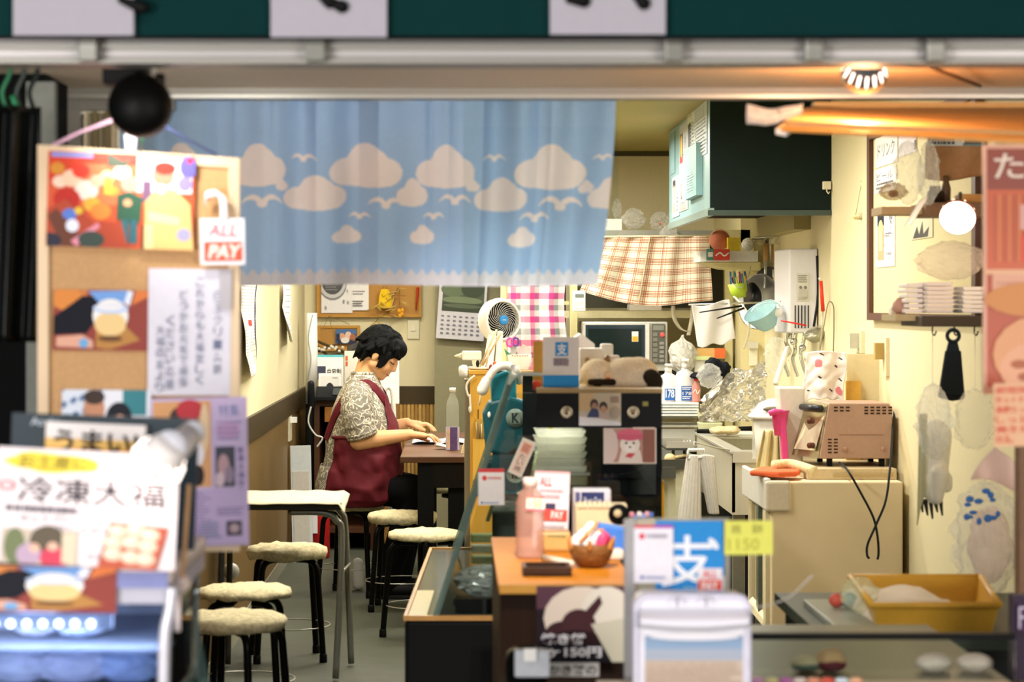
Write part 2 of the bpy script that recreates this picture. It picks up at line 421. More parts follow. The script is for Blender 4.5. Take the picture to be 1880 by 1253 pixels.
# ---- green fascia with three white panels
t = thing('shop_signboard', 'dark green shop signboard across the top with white lettered panels', 'signboard', (0.3, 4.3, 1.89))
MB().box(-1.4, 1.6, 4.30, 4.36, PZ(68, 4.3), 2.5, M('#012b2a', .85, n=.08, scale=8)).build('backboard', t)
MB().box(-1.4, 1.6, 4.29, 4.36, PZ(74, 4.3), PZ(67, 4.3), BLKGLOSS).build('lower_edge', t)
for k, (a, b, c, strokes) in enumerate(((24, 245, 65, [[(222, 0), (262, 14)]]), (497, 710, 68, [[(585, -10), (606, 4), (628, 12)]]), (1010, 1222, 63, [[(1044, 0), (1072, 2)], [(1166, -8), (1182, 6)]]))):
    pn = MB().box(PX(a, 4.28), PX(b, 4.28), 4.28, 4.30, PZ(c, 4.28), 2.14, M('#a5a1a8', .6, n=.02)).build('panel', t)
    pn['label'] = ['left white panel', 'middle white panel', 'right white panel'][k]
    for s_ in strokes:
        pts = [P(x, y, 4.275) for x, y in s_]; mb = MB()
        for p_, q_ in zip(pts[:-1], pts[1:]): mb.cap(p_, .006, q_, .012, BLACK, 10)
        mb.build('brush_stroke', pn)
# ---- hanging fluorescent shelf board (orange lit) at the right
OR_ = M('#b8965f', .6, n=.1, scale=14, streak='x')
t = thing('awning_shelf', 'pale wooden awning board with white rim hung under the soffit, right of the range hood', 'board', P(1650, 245, 5.3))
a = P(1428, 246, 5.0); b = P(2000, 250, 5.0)
mb = MB(); zt = PZ(232, 5.1)
mb.prism([P(1440, 240, 4.95), P(1960, 262, 4.95), P(1960, 205, 5.75), P(1500, 205, 5.75)], (0, 0, .02), OR_); mb.build('board', t)
mb = MB(); mb.hexa([P(1424, 236, 4.94), P(1480, 198, 5.6), P(1500, 198, 5.6), P(1444, 240, 4.94)], [p + Vector((0, 0, -.012)) for p in (P(1424, 236, 4.94), P(1480, 198, 5.6), P(1500, 198, 5.6), P(1444, 240, 4.94))], M('#efe6da', .5)); mb.build('rim', t)['label'] = 'white end rim'
mb = MB(); mb.hexa([P(1436, 237, 4.93), P(1960, 258, 4.93), P(1960, 252, 4.95), P(1436, 232, 4.95)], [P(1436, 242, 4.93), P(1960, 268, 4.93), P(1960, 262, 4.95), P(1436, 240, 4.95)], WOODY); mb.build('edge_strip', t)
mb = MB(); mb.box(PX(1490, 5.66), PX(2000, 5.66), 5.62, 5.66, PZ(200, 5.6), PZ(186, 5.6), OR_); mb.build('batten', t)
mb = MB(); pts = bezier([P(1372, 192, 4.9), P(1410, 200, 4.9), P(1450, 196, 4.9), P(1474, 190, 4.9)], 6)
mb.grid(lambda u, v: pts[int(u * (len(pts) - 1))] + Vector((0, .012 * sin(v * 3), -.040 * v * (1 - .6 * u) + .001 * sin(u * 12))), 24, 6, M('#f0ebe2', .6, transl=.5))
tag(mb.build('paper_wrap', solid=.002), 'crumpled white paper wrap stuck under the soffit beside the awning board', 'paper')
# dark cable on the soffit
mb = MB(); mb.tube([P(1672, 110, 4.72), P(1740, 135, 5.1), P(1800, 158, 5.5)], .004, M('#5a3d22', .6)); tag(mb.build('ceiling_cord'), 'dark cord running across the orange soffit right of the silver lamp', 'cord')

# ================================================================ THE CLOUD CURTAIN
CY = 5.78; cx0, cx1 = PX(212, CY), PX(1131, CY); cz1, cz0 = PZ(176, CY), PZ(524, CY)
clouds = []
def cl(x, y, w, h):
    """one printed cloud: a few lobes, photo pixels"""
    for dx, dy, rx, ry in ((-.28, .12, .26, .30), (0, -.08, .26, .42), (.26, .1, .26, .32), (0, .2, .46, .26), (-.12, .02, .2, .34), (.14, -.02, .2, .36)):
        clouds.append((x + dx * w, y + dy * h, rx * w, ry * h))
for c in ((470, 302, 100, 84), (515, 338, 22, 22), (578, 354, 112, 70), (672, 305, 128, 86), (757, 352, 56, 56), (820, 306, 104, 84), (872, 338, 24, 24), (926, 356, 96, 66), (1018, 306, 128, 88), (1086, 340, 26, 26), (1128, 356, 70, 60),
          (636, 432, 52, 36), (777, 430, 44, 38), (970, 434, 50, 40), (330, 300, 90, 80), (385, 352, 80, 60)): cl(*c)
birds = [(556, 288, 46), (478, 368, 74), (708, 372, 66), (660, 398, 40), (910, 288, 40), (838, 366, 60), (798, 396, 40), (1040, 372, 84), (992, 398, 56), (1112, 288, 34)]
def cloudy(x, y):
    for a, b, rx, ry in clouds:
        if ((x - a) / rx) ** 2 + ((y - b) / ry) ** 2 < 1: return True
    for a, b, w in birds:
        u = (x - a) / (w / 2)
        if abs(u) < 1:
            yy = b - w * .16 * (1 - (abs(u) * 2 - 1) ** 2) + w * .05; th = w * .075 * (1.15 - abs(u))
            if abs(y - yy) < th + 1: return True
        if ((x - a) / (w * .13)) ** 2 + ((y - b - w * .06) / (w * .09)) ** 2 < 1: return True
    return False
def hem(x): return 505 - 8 * abs(((x / 21.0) % 1) * 2 - 1) * 1.5
CB = M('#a9cbf8', .7, n=.05, transl=.5, scale=90); CBL = M('#a4c2e6', .7, n=.05, transl=.35, scale=90); CWH = M('#f8eef0', .7, n=.03, transl=.45); CHEM = M('#d6d5de', .75, n=.1, transl=.3, scale=200)
def cm(u, v):
    x = 212 + u * 919; y = 176 + v * 348
    if y > hem(x): return CHEM
    if cloudy(x, y): return CWH
    return CB
def cf(u, v):
    x = cx0 + u * (cx1 - cx0) - .010 * v * (u > .5) * (u - .5) * 2 + (u < .001) * 0
    a = u * 919
    d = .020 * (1 - abs(sin(a / 37. + .6 * sin(a / 90.)))) ** 3 * (1 - .6 * v) - .012 * (1 - abs(sin(a / 53. + 1))) ** 4 * (1 - .3 * v) + .024 * sin(a / 19.0 + .8 * sin(a / 61.)) * (1 - .35 * v) + .014 * sin(a / 43. + 1.3) * (1 - .2 * v) + .005 * noise.noise(Vector((a / 30., v * 2, 3)))
    x -= .034 * v * v * max(0, u - .6) / .4
    z = cz1 + (cz0 - cz1) * v * (1 + .006 * sin(a / 90.)) - (0.0025 * (1 - v) * (1 + sin(a / 26.)))
    return Vector((x, CY + .03 + d, z))
t = thing('cloud_curtain', 'sky blue half curtain printed with white clouds and gulls across the shop front', 'curtain', (0, CY + .03, cz0))
MB().grid(cf, 560, 214, cm).build('cloth', t)
MB().tube([(cx0 - .02, CY + .03, cz1 - .004), (cx1 + .02, CY + .03, cz1 - .004)], .006, WHITE).build('rod', t)
mb = MB()
for k in range(9):
    x = cx0 + .06 + k * .126; c = MB(); c.lathe((x, CY + .012, cz1 - .002), [(.002, -.004), (.006, -.003), (.006, .003), (.002, .004)], M('#e9dcd0', .4), 10, (0, 1, 0)); c.build('clip', t)

# ================================================================ THE WOMAN ON HER STOOL
WY = 11.72
def W(x, y, d=0.0):
    p = P(x, y, WY); p.y += d; return p
SKIN = M('#cf9d70', .5, n=.05, scale=120); HAIR = M('#030405', .7, n=.1, scale=300, bump=.2, streak='z')
RED = M('#5a0e1d', .7, n=.10, scale=40); PANT = M('#050506', .9, n=.1)
def paisley():
    m = bpy.data.materials.new('paisley_cloth'); m.use_nodes = True; nt = m.node_tree; L = nt.links.new; b = nt.nodes['Principled BSDF']; b.inputs['Roughness'].default_value = .75
    tc = nt.nodes.new('ShaderNodeTexCoord')
    nz = nt.nodes.new('ShaderNodeTexNoise'); nz.inputs['Scale'].default_value = 16; nz.inputs['Detail'].default_value = 1.5; L(tc.outputs['Object'], nz.inputs['Vector'])
    ad = nt.nodes.new('ShaderNodeMixRGB'); ad.blend_type = 'ADD'; ad.inputs[0].default_value = .16; L(tc.outputs['Object'], ad.inputs[1]); L(nz.outputs['Color'], ad.inputs[2])
    vo = nt.nodes.new('ShaderNodeTexVoronoi'); vo.inputs['Scale'].default_value = 24; L(ad.outputs[0], vo.inputs['Vector'])
    mu = nt.nodes.new('ShaderNodeMath'); mu.operation = 'MULTIPLY'; mu.inputs[1].default_value = 15; L(vo.outputs['Distance'], mu.inputs[0])
    sn = nt.nodes.new('ShaderNodeMath'); sn.operation = 'SINE'; L(mu.outputs[0], sn.inputs[0])
    cr = nt.nodes.new('ShaderNodeValToRGB'); cr.color_ramp.elements[0].position = .52; cr.color_ramp.elements[0].color = hexc('#756f64'); cr.color_ramp.elements[1].position = .78; cr.color_ramp.elements[1].color = hexc('#cbc2ae')
    L(sn.outputs[0], cr.inputs[0]); L(cr.outputs[0], b.inputs['Base Color']); return m
PAIS = paisley()
wt = thing('person', 'person with short black hair in a red apron and patterned shirt, reading at the table', 'person', (PX(650, WY), WY, 0))
# head frame: forward / up / toward viewer
ha = radians(37); HC = W(700, 652)
hf = Vector((cos(ha), -.10, -sin(ha))).normalized(); hr = Vector((-.06, -1, .0)); hu = hr.cross(hf) * -1; hu = Vector((sin(ha), 0, cos(ha))); hr = hf.cross(hu).normalized(); hu = hr.cross(hf).normalized()
def H(f, u, r): return HC + hf * f + hu * u + hr * r
HT = Matrix((hf, hr, hu)).transposed()
b = MB()
b.ell(H(-.012, .022, 0), .094, .074, .094, SKIN, 24, HT); b.ell(H(.034, -.030, 0), .056, .058, .070, SKIN, 20, HT)
b.ell(H(.050, -.082, 0), .034, .034, .026, SKIN, 16, HT); b.cap(H(0, -.055, .045), .03, H(.045, -.086, .016), .022, SKIN); b.cap(H(0, -.055, -.045), .03, H(.045, -.086, -.016), .022, SKIN)
b.cap(H(.083, .014, 0), .008, H(.095, -.022, 0), .0105, SKIN); b.ell(H(.087, -.027, .010), .010, .007, .007, SKIN, 10, HT); b.ell(H(.087, -.027, -.010), .010, .007, .007, SKIN, 10, HT)
b.ell(H(.079, -.053, 0), .012, .022, .007, SKIN, 12, HT); b.ell(H(.076, -.066, 0), .012, .019, .008, SKIN, 12, HT)
b.ell(H(.062, .006, .033), .015, .020, .014, SKIN, 12, HT); b.ell(H(.062, .006, -.033), .015, .020, .014, SKIN, 12, HT); b.ell(H(.052, -.036, .038), .026, .024, .030, SKIN, 12, HT); b.ell(H(.052, -.036, -.038), .026, .024, .030, SKIN, 12, HT)
b.ell(H(-.012, -.012, .074), .017, .009, .032, SKIN, 12, HT); b.ell(H(-.012, -.012, -.074), .017, .009, .032, SKIN, 12, HT)
b.cap(H(-.03, -.05, 0), .056, W(668, 706), .062, SKIN); b.cap(W(668, 704), .062, W(655, 735), .09, SKIN)
b.cap(W(655, 740), .10, W(655, 800), .11, SKIN); b.cap(W(655, 800), .11, W(652, 872), .108, SKIN)
def finger(b, pts, r0=.0085, r1=.007):
    for i in range(len(pts) - 1): b.cap(pts[i], r0 + (r1 - r0) * i / (len(pts) - 1), pts[i + 1], r0 + (r1 - r0) * (i + 1) / (len(pts) - 1), SKIN, 10)
def arm(sh, el, wr, k):
    b.cap(sh, .056, el, .044, SKIN); b.cap(el, .043, el.lerp(wr, .35), .042, SKIN); b.cap(el.lerp(wr, .35), .042, wr, .026, SKIN)
    d = Vector((.98, 0, -.12)).normalized(); side = Vector((0, 1 if k < 0 else -1, 0)); up = Vector((.1, 0, 1))
    pm = wr + d * .055; 
    for q in (-.024, -.008, .008, .024): b.cap(wr + side * q * .6 + d * .01, .019, pm + side * q + d * .012 + up * .004, .0135, SKIN, 10)
    for j, (q, ln) in enumerate(((.030, .055), (.011, .072), (-.009, .078), (-.029, .068))):
        a0 = pm + d * .012 + side * (-q); sp = side * (-q) * .35
        a1 = a0 + d * ln * .5 + sp + up * .008; a2 = a1 + d * ln * .3 + sp * .5 - up * .012; a3 = a2 + d * ln * .22 - up * .016
        finger(b, [a0, a1, a2, a3])
    t0 = wr + d * .018 + side * .022 - up * .006; finger(b, [t0, t0 + d * .03 + side * .018 - up * .006, t0 + d * .055 + side * .016 - up * .012, t0 + d * .075 + side * .010 - up * .016], .012, .008)
arm(W(659, 732, -.185), W(662, 806, -.235), W(754, 795, -.16), -1)
arm(W(668, 732, .185), W(690, 800, .20), W(745, 780, .17), 1)
for s_ in (-1, 1):
    hip = W(648, 886, .095 * s_); kn = W(760, 905, .11 * s_); an = W(712, 1078, .10 * s_) if s_ < 0 else W(735, 1078, .10)
    b.cap(hip, .082, kn, .062, SKIN); b.cap(kn, .058, kn.lerp(an, .4) + Vector((-.015, 0, 0)), .055, SKIN); b.cap(kn.lerp(an, .4), .052, an, .036, SKIN)
    b.cap(an, .036, an + Vector((.0, 0, -.035)), .036, SKIN); b.cap(an + Vector((-.02, 0, -.04)), .03, an + Vector((.12, 0, -.045)), .026, SKIN)
remesh(b, 'body', wt, .0048, [SKIN], 4)
# face marks
m_ = MB(); m_.tube([H(.079, .004, .020), H(.0785, -.001, .032), H(.073, -.001, .044), H(.062, .003, .053)], .0019, M('#1d120d', .6), 6)
m_.build('eyelash_line', wt)
m_ = MB()
for q in (1,): m_.tube([H(.084, .030, .016 * q), H(.080, .033, .032 * q), H(.068, .030, .050 * q)], .0026, M('#20160f', .7), 6)
m_.build('eyebrow', wt)
m_ = MB(); m_.tube([H(.080, -.0595, -.022), H(.0905, -.0595, 0), H(.080, -.0595, .022)], .0026, M('#8e4a3c', .5), 6); m_.build('lips', wt)
# hair
R = random.Random(3); b = MB()
b.ell(H(-.030, .038, 0), .108, .094, .098, HAIR, 24, HT); b.ell(H(-.07, -.005, 0), .058, .076, .080, HAIR, 20, HT); b.ell(H(.036, .070, 0), .060, .070, .050, HAIR, 20, HT)
for i in range(190):
    th = R.uniform(-pi, pi); el = R.uniform(-.25, 1.3)
    d = Vector((cos(el) * cos(th), cos(el) * sin(th), sin(el))); 
    if d.x > .5 and d.z < .45: continue
    if abs(d.y) > .6 and d.x > .0 and d.z < .05: continue
    p = H(-.024 + d.x * .100, .036 + d.z * .092, d.y * .086)
    fl = (hu * -.8 + hf * (.5 if d.x > .2 else -.35) + hr * d.y * .4).normalized()
    b.cap(p, R.uniform(.010, .017), p + fl * R.uniform(.025, .05) + (p - HC).normalized() * .006, .004, HAIR, 8)
for i in range(44):   # nape and sideburns
    r_ = R.uniform(-.072, .072); p = H(-.085 + R.uniform(-.02, .03), -.02 + R.uniform(-.02, .01), r_)
    b.cap(p, .015, p + hu * -R.uniform(.030, .055) + hf * .004, .004, HAIR, 8)
for q in (1, -1):
    for i in range(20):
        p = H(R.uniform(.012, .044), R.uniform(.0, .03), .070 * q); b.cap(p, .011, p + hu * -R.uniform(.035, .075) + hf * .006, .003, HAIR, 8)
for i in range(36):   # fringe
    r_ = R.uniform(-.066, .066); p = H(.070 - abs(r_) * .25, .070, r_); b.cap(p, .014, p + hf * R.uniform(.008, .020) + hu * -R.uniform(.020, .040), .004, HAIR, 8)
remesh(b, 'hair', wt, .0032, [HAIR], 5)
# torso sections for shirt and apron: (y, back x, front x, half width)
SEC = [(684, 650, 686, .066), (694, 641, 692, .085), (708, 632, 698, .14), (726, 622, 704, .185), (750, 613, 712, .205), (780, 606, 724, .21), (806, 601, 731, .215), (832, 600, 732, .22), (860, 594, 730, .225), (890, 588, 727, .23), (914, 590, 718, .225), (926, 600, 700, .19)]
def sec(t):
    t = min(max(t, 0), 1) * (len(SEC) - 1); i = min(int(t), len(SEC) - 2); f = t - i; f = f * f * (3 - 2 * f) * .5 + f * .5
    return [SEC[i][k] * (1 - f) + SEC[i + 1][k] * f for k in range(4)]
def torso(a, t, off=0.0, fold=0.0):
    y, xb, xf, hw = sec(t); c = (xb + xf) / 2; rx = (xf - xb) / 2 * WY / FPX
    p = W(c, y); ca, sa = cos(a), sin(a); e = .82
    q = 1 + 0 * fold; dx = math.copysign(abs(ca) ** e, ca) * (rx + off); dy = math.copysign(abs(sa) ** e, sa) * (hw + off)
    w = fold * (noise.noise(Vector((a * 2.2, t * 9, 1.5))) + .6 * noise.noise(Vector((a * 4, t * 16 + a * 3, 7))))
    return p + Vector((dx * (1 + w / .2), -dy * (1 + w / .2), 0))
b = MB(); b.grid(lambda u, v: torso(u * 2 * pi, v, .004, .006), 64, 48, PAIS)
b.tube([torso(2 * pi * k / 40, .02, .004) for k in range(40)], .007, PAIS, 8, closed=True)
b.build('shirt', wt, solid=.004)
for s_, n_ in ((-1, 'sleeve'), (1, 'sleeve')):
    b = MB()
    A = [(660, 716, -.150 * 1), (659, 730, -.195), (659, 755, -.225), (664, 780, -.235), (668, 794, -.232)] if s_ < 0 else [(668, 716, .150), (671, 730, .195), (676, 755, .215), (690, 780, .21), (698, 788, .205)]
    pts = bezier([W(*q) for q in A], 6); R_ = [.060 + .022 * sin(min(1, i / 9) * pi / 2) - .012 * (i / len(pts)) + .003 * sin(i * 1.9) for i in range(len(pts))]
    b.tube(pts, R_, PAIS, 28); sl = b.build('sleeve', wt)
    c = MB(); e_ = pts[-1]; d = (pts[-1] - pts[-3]).normalized(); ax = d.cross(Vector((0, 1, 0))).normalized(); ay = d.cross(ax)
    for k in (0, 1): c.tube([e_ - d * .012 * k + (ax * cos(w) + ay * sin(w)) * (.066 + .002 * k) for w in [2 * pi * i / 24 for i in range(24)]], .010, PAIS, 8, closed=True)
    c.build('cuff', sl)
# shirt tail over the hip
b = MB(); b.grid(lambda u, v: torso(pi - .9 + u * 1.9, .70 + v * .30, .016 + .010 * v, .006) + Vector((-.012 * v, 0, -.006 * v)), 30, 18, PAIS); b.build('shirt_tail', wt, solid=.004)
# apron: skirt, bib, straps, ties
b = MB(); b.grid(lambda u, v: torso(-2.25 + u * 4.5, .515 + v * .475, .018 + .012 * v, .014), 90, 40, RED); ap = b.build('apron_skirt', wt, solid=.004)
b = MB(); b.tube([torso(-2.3 + u / 40 * 4.6, .52, .022, .004) for u in range(41)], [.009] * 41, RED, 8); b.build('waistband', ap)
b = MB(); b.grid(lambda u, v: torso((-.35 + u * .7) * (1.2 + v * 1.4), .26 + v * .27, .016, .004), 30, 24, RED); b.build('apron_bib', wt, solid=.004)
def strap(s_, path):
    b = MB(); pp = []
    pts = bezier([torso(a * s_, t, .010, .004) for a, t in path], 10)
    for i, p in enumerate(pts):
        pass
    w = .021
    def g(u, v):
        k = min(int(u * (len(pts) - 1)), len(pts) - 1); p = pts[k]; tg = (pts[min(k + 1, len(pts) - 1)] - pts[max(k - 1, 0)]).normalized()
        y_ = torso(0, .4); c = Vector((W(658, 0).x, WY, p.z)); nrm = (p - c); nrm.z = nrm.z + .03; nrm.normalize(); sd = tg.cross(nrm).normalized()
        return p + sd * w * (v - .5) * 2 + nrm * .003
    b.grid(g, len(pts) - 1, 3, RED); b.build('apron_strap', wt, solid=.004)
strap(1, [(2.75, .545), (2.6, .46), (2.3, .36), (2.0, .25), (1.75, .18), (1.40, .150), (1.05, .19), (.62, .26), (.40, .33)])
strap(-1, [(2.75, .545), (2.6, .46), (2.3, .36), (2.0, .25), (1.75, .18), (1.40, .150), (1.05, .19), (.62, .26), (.40, .33)])
# trousers and shoes
b = MB()
for s_ in (-1, 1):
    hip = W(645, 886, .10 * s_); kn = W(760, 903, .115 * s_); an = W(708, 1076, .10 * s_) if s_ < 0 else W(732, 1076, .10)
    b.cap(hip, .094, kn, .076, PANT); b.cap(kn, .074, an, .056, PANT)
b.ell(W(642, 884), .14, .205, .092, PANT); remesh(b, 'trousers', wt, .009, [PANT], 4)
for s_ in (-1, 1):
    an = W(712, 1078, .10 * s_) if s_ < 0 else W(735, 1078, .10); c = MB()
    c.ell(Vector((an.x + .055, an.y, .040)), .125, .045, .038, BLACK, 20); c.box(an.x - .065, an.x + .165, an.y - .042, an.y + .042, 0.001, .02, M('#1b1b1b', .7)); c.build('shoe', wt, bevel=.004)

# ================================================================ STOOLS
FUR = M('#d6c7a2', .9, n=.28, scale=70, bump=.8); FURD = M('#77704f', .9, n=.2, scale=60, bump=.6); SLEG = M('#070808', .35)
def stool(x, y, Y, label, group=None, fur=FUR, rough=.010, rot=.6, skirt=0.0, ry=1.0):
    X = PX(x, Y); t = thing('round_stool', label, 'stool', (X, Y, 0), group); R = random.Random(int(x * 7 + y))
    b = MB(); r = .160; prof = [(0, .414), (r * .7, .414), (r * .97, .417 - skirt), (r * 1.02, .428), (r * .99, .441), (r * .82, .451), (r * .45, .456), (0, .457)]
    seg = 48; vs = []; fs = []
    for i, (rr, h) in enumerate(prof):
        for k in range(seg):
            w = 2 * pi * k / seg; q = 1 + .025 * noise.noise(Vector((cos(w) * 2 + x, sin(w) * 2, i * .5)))
            dz = rough * noise.noise(Vector((cos(w) * rr * 30 + x, sin(w) * rr * 30, i))) - (skirt * .6 * max(0, noise.noise(Vector((cos(w) * 1.5, sin(w) * 1.5, x)))) if 1 < i < 4 else 0)
            vs.append((X + rr * q * cos(w), Y + rr * q * sin(w) * ry, h + dz))
    for i in range(len(prof) - 1):
        for k in range(seg): q = (k + 1) % seg; fs.append((i * seg + k, i * seg + q, (i + 1) * seg + q, (i + 1) * seg + k))
    b.add(vs, fs, fur, True); b.build('seat', t)
    for k in range(4):
        w = rot + k * pi / 2; c, s_ = cos(w), sin(w)
        MB().tube(bezier([(X + .05 * c, Y + .05 * s_, .398), (X + .115 * c, Y + .115 * s_, .397), (X + .150 * c, Y + .150 * s_, .372), (X + .160 * c, Y + .160 * s_, .30), (X + .185 * c, Y + .185 * s_, .012)], 6), .0125, SLEG, 12).build('leg', t)
        MB().lathe((X + .185 * c, Y + .185 * s_, 0), [(.0145, 0), (.0155, .004), (.0150, .03), (.013, .034)], BLACK, 12).build('foot_cap', t)
    MB().tube([(X + .172 * cos(k * pi / 16), Y + .172 * sin(k * pi / 16), .135) for k in range(32)], .0028, STEEL, 6, closed=True).build('ring_brace', t)
    return t
stool(430, 1128, 7.52, 'furry beige round stool at the front, leftmost and nearest the dark green panel', rot=.35, skirt=.012)
stool(449, 1078, 8.25, 'furry beige round stool right behind the nearest one, beside the white ball', rot=.75)
stool(527, 1003, 9.65, 'furry cream round stool standing under the folding table', rot=.95, skirt=.012)
stool(646, 925, 11.80, 'fur covered stool the person in the red apron sits on', rot=.5)
stool(739, 940, 11.22, 'sheepskin covered stool beneath the dark table, beside the black trousers', rot=.7, skirt=.012)
stool(782, 975, 10.30, 'furry beige stool in front of the dark table, next to the glass showcase', rot=.15)
stool(806, 892, 12.9, 'dark olive stool far behind under the dark table', fur=FURD, rot=.5)

# ================================================================ TABLES
TW = M('#5c3c26', .4, n=.12, scale=30, streak='x'); ZT = .74; ty = 10.7
t = thing('dining_table', 'dark brown wooden table the person in the apron reads at', 'table', (-.09, 11.6, 0))
MB().box(-.242, .06, ty, 12.75, ZT - .028, ZT, TW).build('tabletop', t, bevel=.004)
MB().box(-.165, -.095, ty + .03, ty + .10, 0, ZT - .028, BLACK).build('leg', t); MB().box(-.165, -.095, 12.6, 12.67, 0, ZT - .028, BLACK).build('leg', t)
MB().box(-.095, .06, ty + .02, ty + .06, .60, ZT - .028, M('#15100c', .6)).build('apron_board', t); MB().box(-.24, .05, 12.5, 12.54, .62, ZT - .028, M('#15100c', .6)).build('apron_board', t)
MB().box(-.03, .05, ty + .06, ty + .12, 0, .60, BLACK).build('leg', t)
FT = .672; fy0, fy1 = 9.06, 9.46
t = thing('folding_table', 'narrow folding table with grey tubular legs against the left wall, draped in a cream cloth', 'table', (-.66, 9.26, 0))
MB().box(-.90, -.425, fy0, fy1, FT - .03, FT - .004, M('#2a2a26', .5)).build('tabletop', t)
GT = M('#8b8d86', .3, .7, .05)
for yy, xo in ((fy0 + .03, -.415), (fy1 - .03, -.395)):
    MB().tube(bezier([(-.62, yy, FT - .04), (-.50, yy, FT - .042), (-.445, yy, FT - .07), (-.425, yy, FT - .16), (xo - .01 if yy > 9.2 else -.447, yy + (.02 if yy > 9.2 else -.02), .01)], 8), .0125, GT, 12).build('leg', t)
    MB().tube(bezier([(-.80, yy, FT - .04), (-.86, yy, FT - .06), (-.875, yy, FT - .16), (-.885, yy, .01)], 8), .0115, M('#4c4d48', .3, .7), 12).build('leg', t)
MB().tube([(-.43, fy0 + .03, .40), (-.41, fy1 - .03, .40)], .006, GT, 8).build('stretcher', t)
MB().tube([(-.62, fy0 + .03, FT - .04), (-.62, fy1 - .03, FT - .04)], .008, GT, 8).build('stretcher', t)
b = MB()
def cl_(u, v):
    x = -.91 + u * .51; y = fy0 - .02 + v * (fy1 - fy0 + .04); n_ = noise.noise(Vector((x * 14, y * 10, 2)))
    z = FT + .010 + .006 * n_; e = max(0, (u - .93) / .07); z -= .035 * e * (1 - .5 * v); z -= .016 * max(0, 1 - v * 9) * (1 + .6 * n_)
    return Vector((x - .012 * e, y, z))
b.grid(cl_, 60, 26, M('#ddd3b4', .8, n=.04)); tag(b.build('table_cloth', solid=.004), 'cream wrinkled cloth spread over the folding table', 'cloth')

# papers, book, bottle on the dark table
b = MB()
b.grid(lambda u, v: Vector((PX(758, 11.9) + u * .27 , 11.62 + v * .35, ZT + .006 + .010 * abs(sin(u * pi * 2)) * (1 - .3 * v) + .004 * noise.noise(Vector((u * 5, v * 4, 0))))), 24, 10, M('#eceaea', .7, n=.05, transl=.1))
t = thing('magazine', 'open white magazine lying under the hands of the person in the red apron', 'magazine', (PX(790, 11.9), 11.8, ZT)); b.build('pages', t, solid=.004)
b = MB()
for k in range(14):
    u = .07 + (k % 7) * .1; b.grid(lambda a, c: Vector((PX(758, 11.9) + (u + a * .07) * .27, 11.66 + (k // 7) * .15 + c * .1, ZT + .0095 + .010 * abs(sin((u + a * .07) * pi * 2)) * (1 - .3 * ((k // 7) * .43 + .3 * c)) + .003)), 3, 3, M('#d3d0d8', .7))
b.build('print', t)
b = MB(); b.grid(lambda u, v: Vector((PX(800, 11.2) + u * .07 + .006 * sin(v * 9), 11.2 + v * .1, ZT + .004 + .028 * (1 - u) * (.6 + .4 * sin(v * 7)) + .012 * abs(noise.noise(Vector((u * 5, v * 5, 1)))))), 16, 16, M('#e9e4d6', .8, transl=.2)); tag(b.build('paper_napkin', solid=.002), 'crumpled white paper napkin on the dark table beside the clear bottle', 'napkin')
BY = 11.15; bx = PX(831, BY)
t = thing('water_bottle', 'clear ribbed plastic bottle with white cap and purple label on the dark table', 'bottle', (bx, BY, ZT))
b = MB(); pr = [(.026, 0), (.030, .006)]
for k in range(15): pr += [(.0305, .012 + k * .0125), (.0285, .018 + k * .0125)]
pr += [(.030, .205), (.026, .228), (.0125, .258), (.0125, .272)]
b.lathe((bx, BY, ZT), pr, clear('#e8ece2', .14), 24); b.build('bottle_body', t)
MB().lathe((bx, BY, ZT + .270), [(.0145, 0), (.0148, .018), (.013, .02)], WHITE, 18).build('cap', t)
b = MB(); b.grid(lambda u, v: Vector((bx + .0315 * cos(u * 2 * pi), BY + .0315 * sin(u * 2 * pi), ZT + .004 + v * .105)), 32, 12, lambda u, v: M('#54406e', .4, n=.2) if (.70 < u < .86) else M('#c7a98f', .5, n=.2) if (.58 < u < .68 and .1 < v < .9) else M('#b9aec0', .45, n=.15)); b.build('bottle_label', t)
cx = PX(851, 10.95)
b = MB(); b.prism([(cx - .012, 10.9, ZT), (cx + .018, 10.9, ZT), (cx + .008, 10.9, ZT + .075)], (0, .06, 0), CREAM); tag(b.build('menu_stand', bevel=.001), 'cream tent card on the dark table beside the yellow cabinet', 'card')

# ================================================================ LEFT WALL AND BACK CORNER
mb = MB(); mb.box(XL, XL + .012, 5.8, YB - .02, 0, .075, M('#8f8c7b', .45, n=.1)); struct(mb.build('baseboard_left'))
t = thing('ball_lamp', 'small white ball on the left wall behind the second stool', 'lamp', (XL + .03, PX(1, 1) and 9.55, .37))
MB().ell((XL + .045, 9.5, .365), .034, .034, .033, M('#ece8df', .3), 20).build('globe', t); MB().lathe((XL, 9.5, .365), [(.02, 0), (.02, .012), (.012, .02)], CREAM, 14, (1, 0, 0)).build('wall_mount', t)
def leftpaper(y0, y1, z0, z1, name, label, cat, marks, curl=.03, m=PAPER):
    b = MB(); mid = (y0 + y1) / 2
    f = lambda u, v: Vector((XL + .006 + curl * (v ** 2) * (1 - u) * .9 + curl * .5 * abs(noise.noise(Vector((u * 2, v * 2, y0)))), y0 + u * (y1 - y0), z1 + (z0 - z1) * v))
    b.grid(f, 40, 60, lambda u, v: marks(u, v)); return tag(b.build(name, solid=.0015), label, cat)
NAVY = M('#2b2f52', .6); RD = M('#c2332f', .6); YEL = M('#e3d23e', .6); GRY = M('#9b9b93', .7); LGR = M('#d7d6a6', .7)
def mk1(u, v):
    if u < .35 or v > .9: return PAPER if int(v * 90) % 3 or u > .3 or int(u * 40) % 4 == 0 else GRY
    if u > .88 and v < .88: return NAVY
    if .35 < u < .6 and .40 < v < .46: return RD
    if .6 < u < .88 and .6 < v < .86: return LGR if int(v * 60) % 4 else GRY
    return GRY if (int(v * 60) % 2 == 0 and int(u * 30) % 3) else PAPER
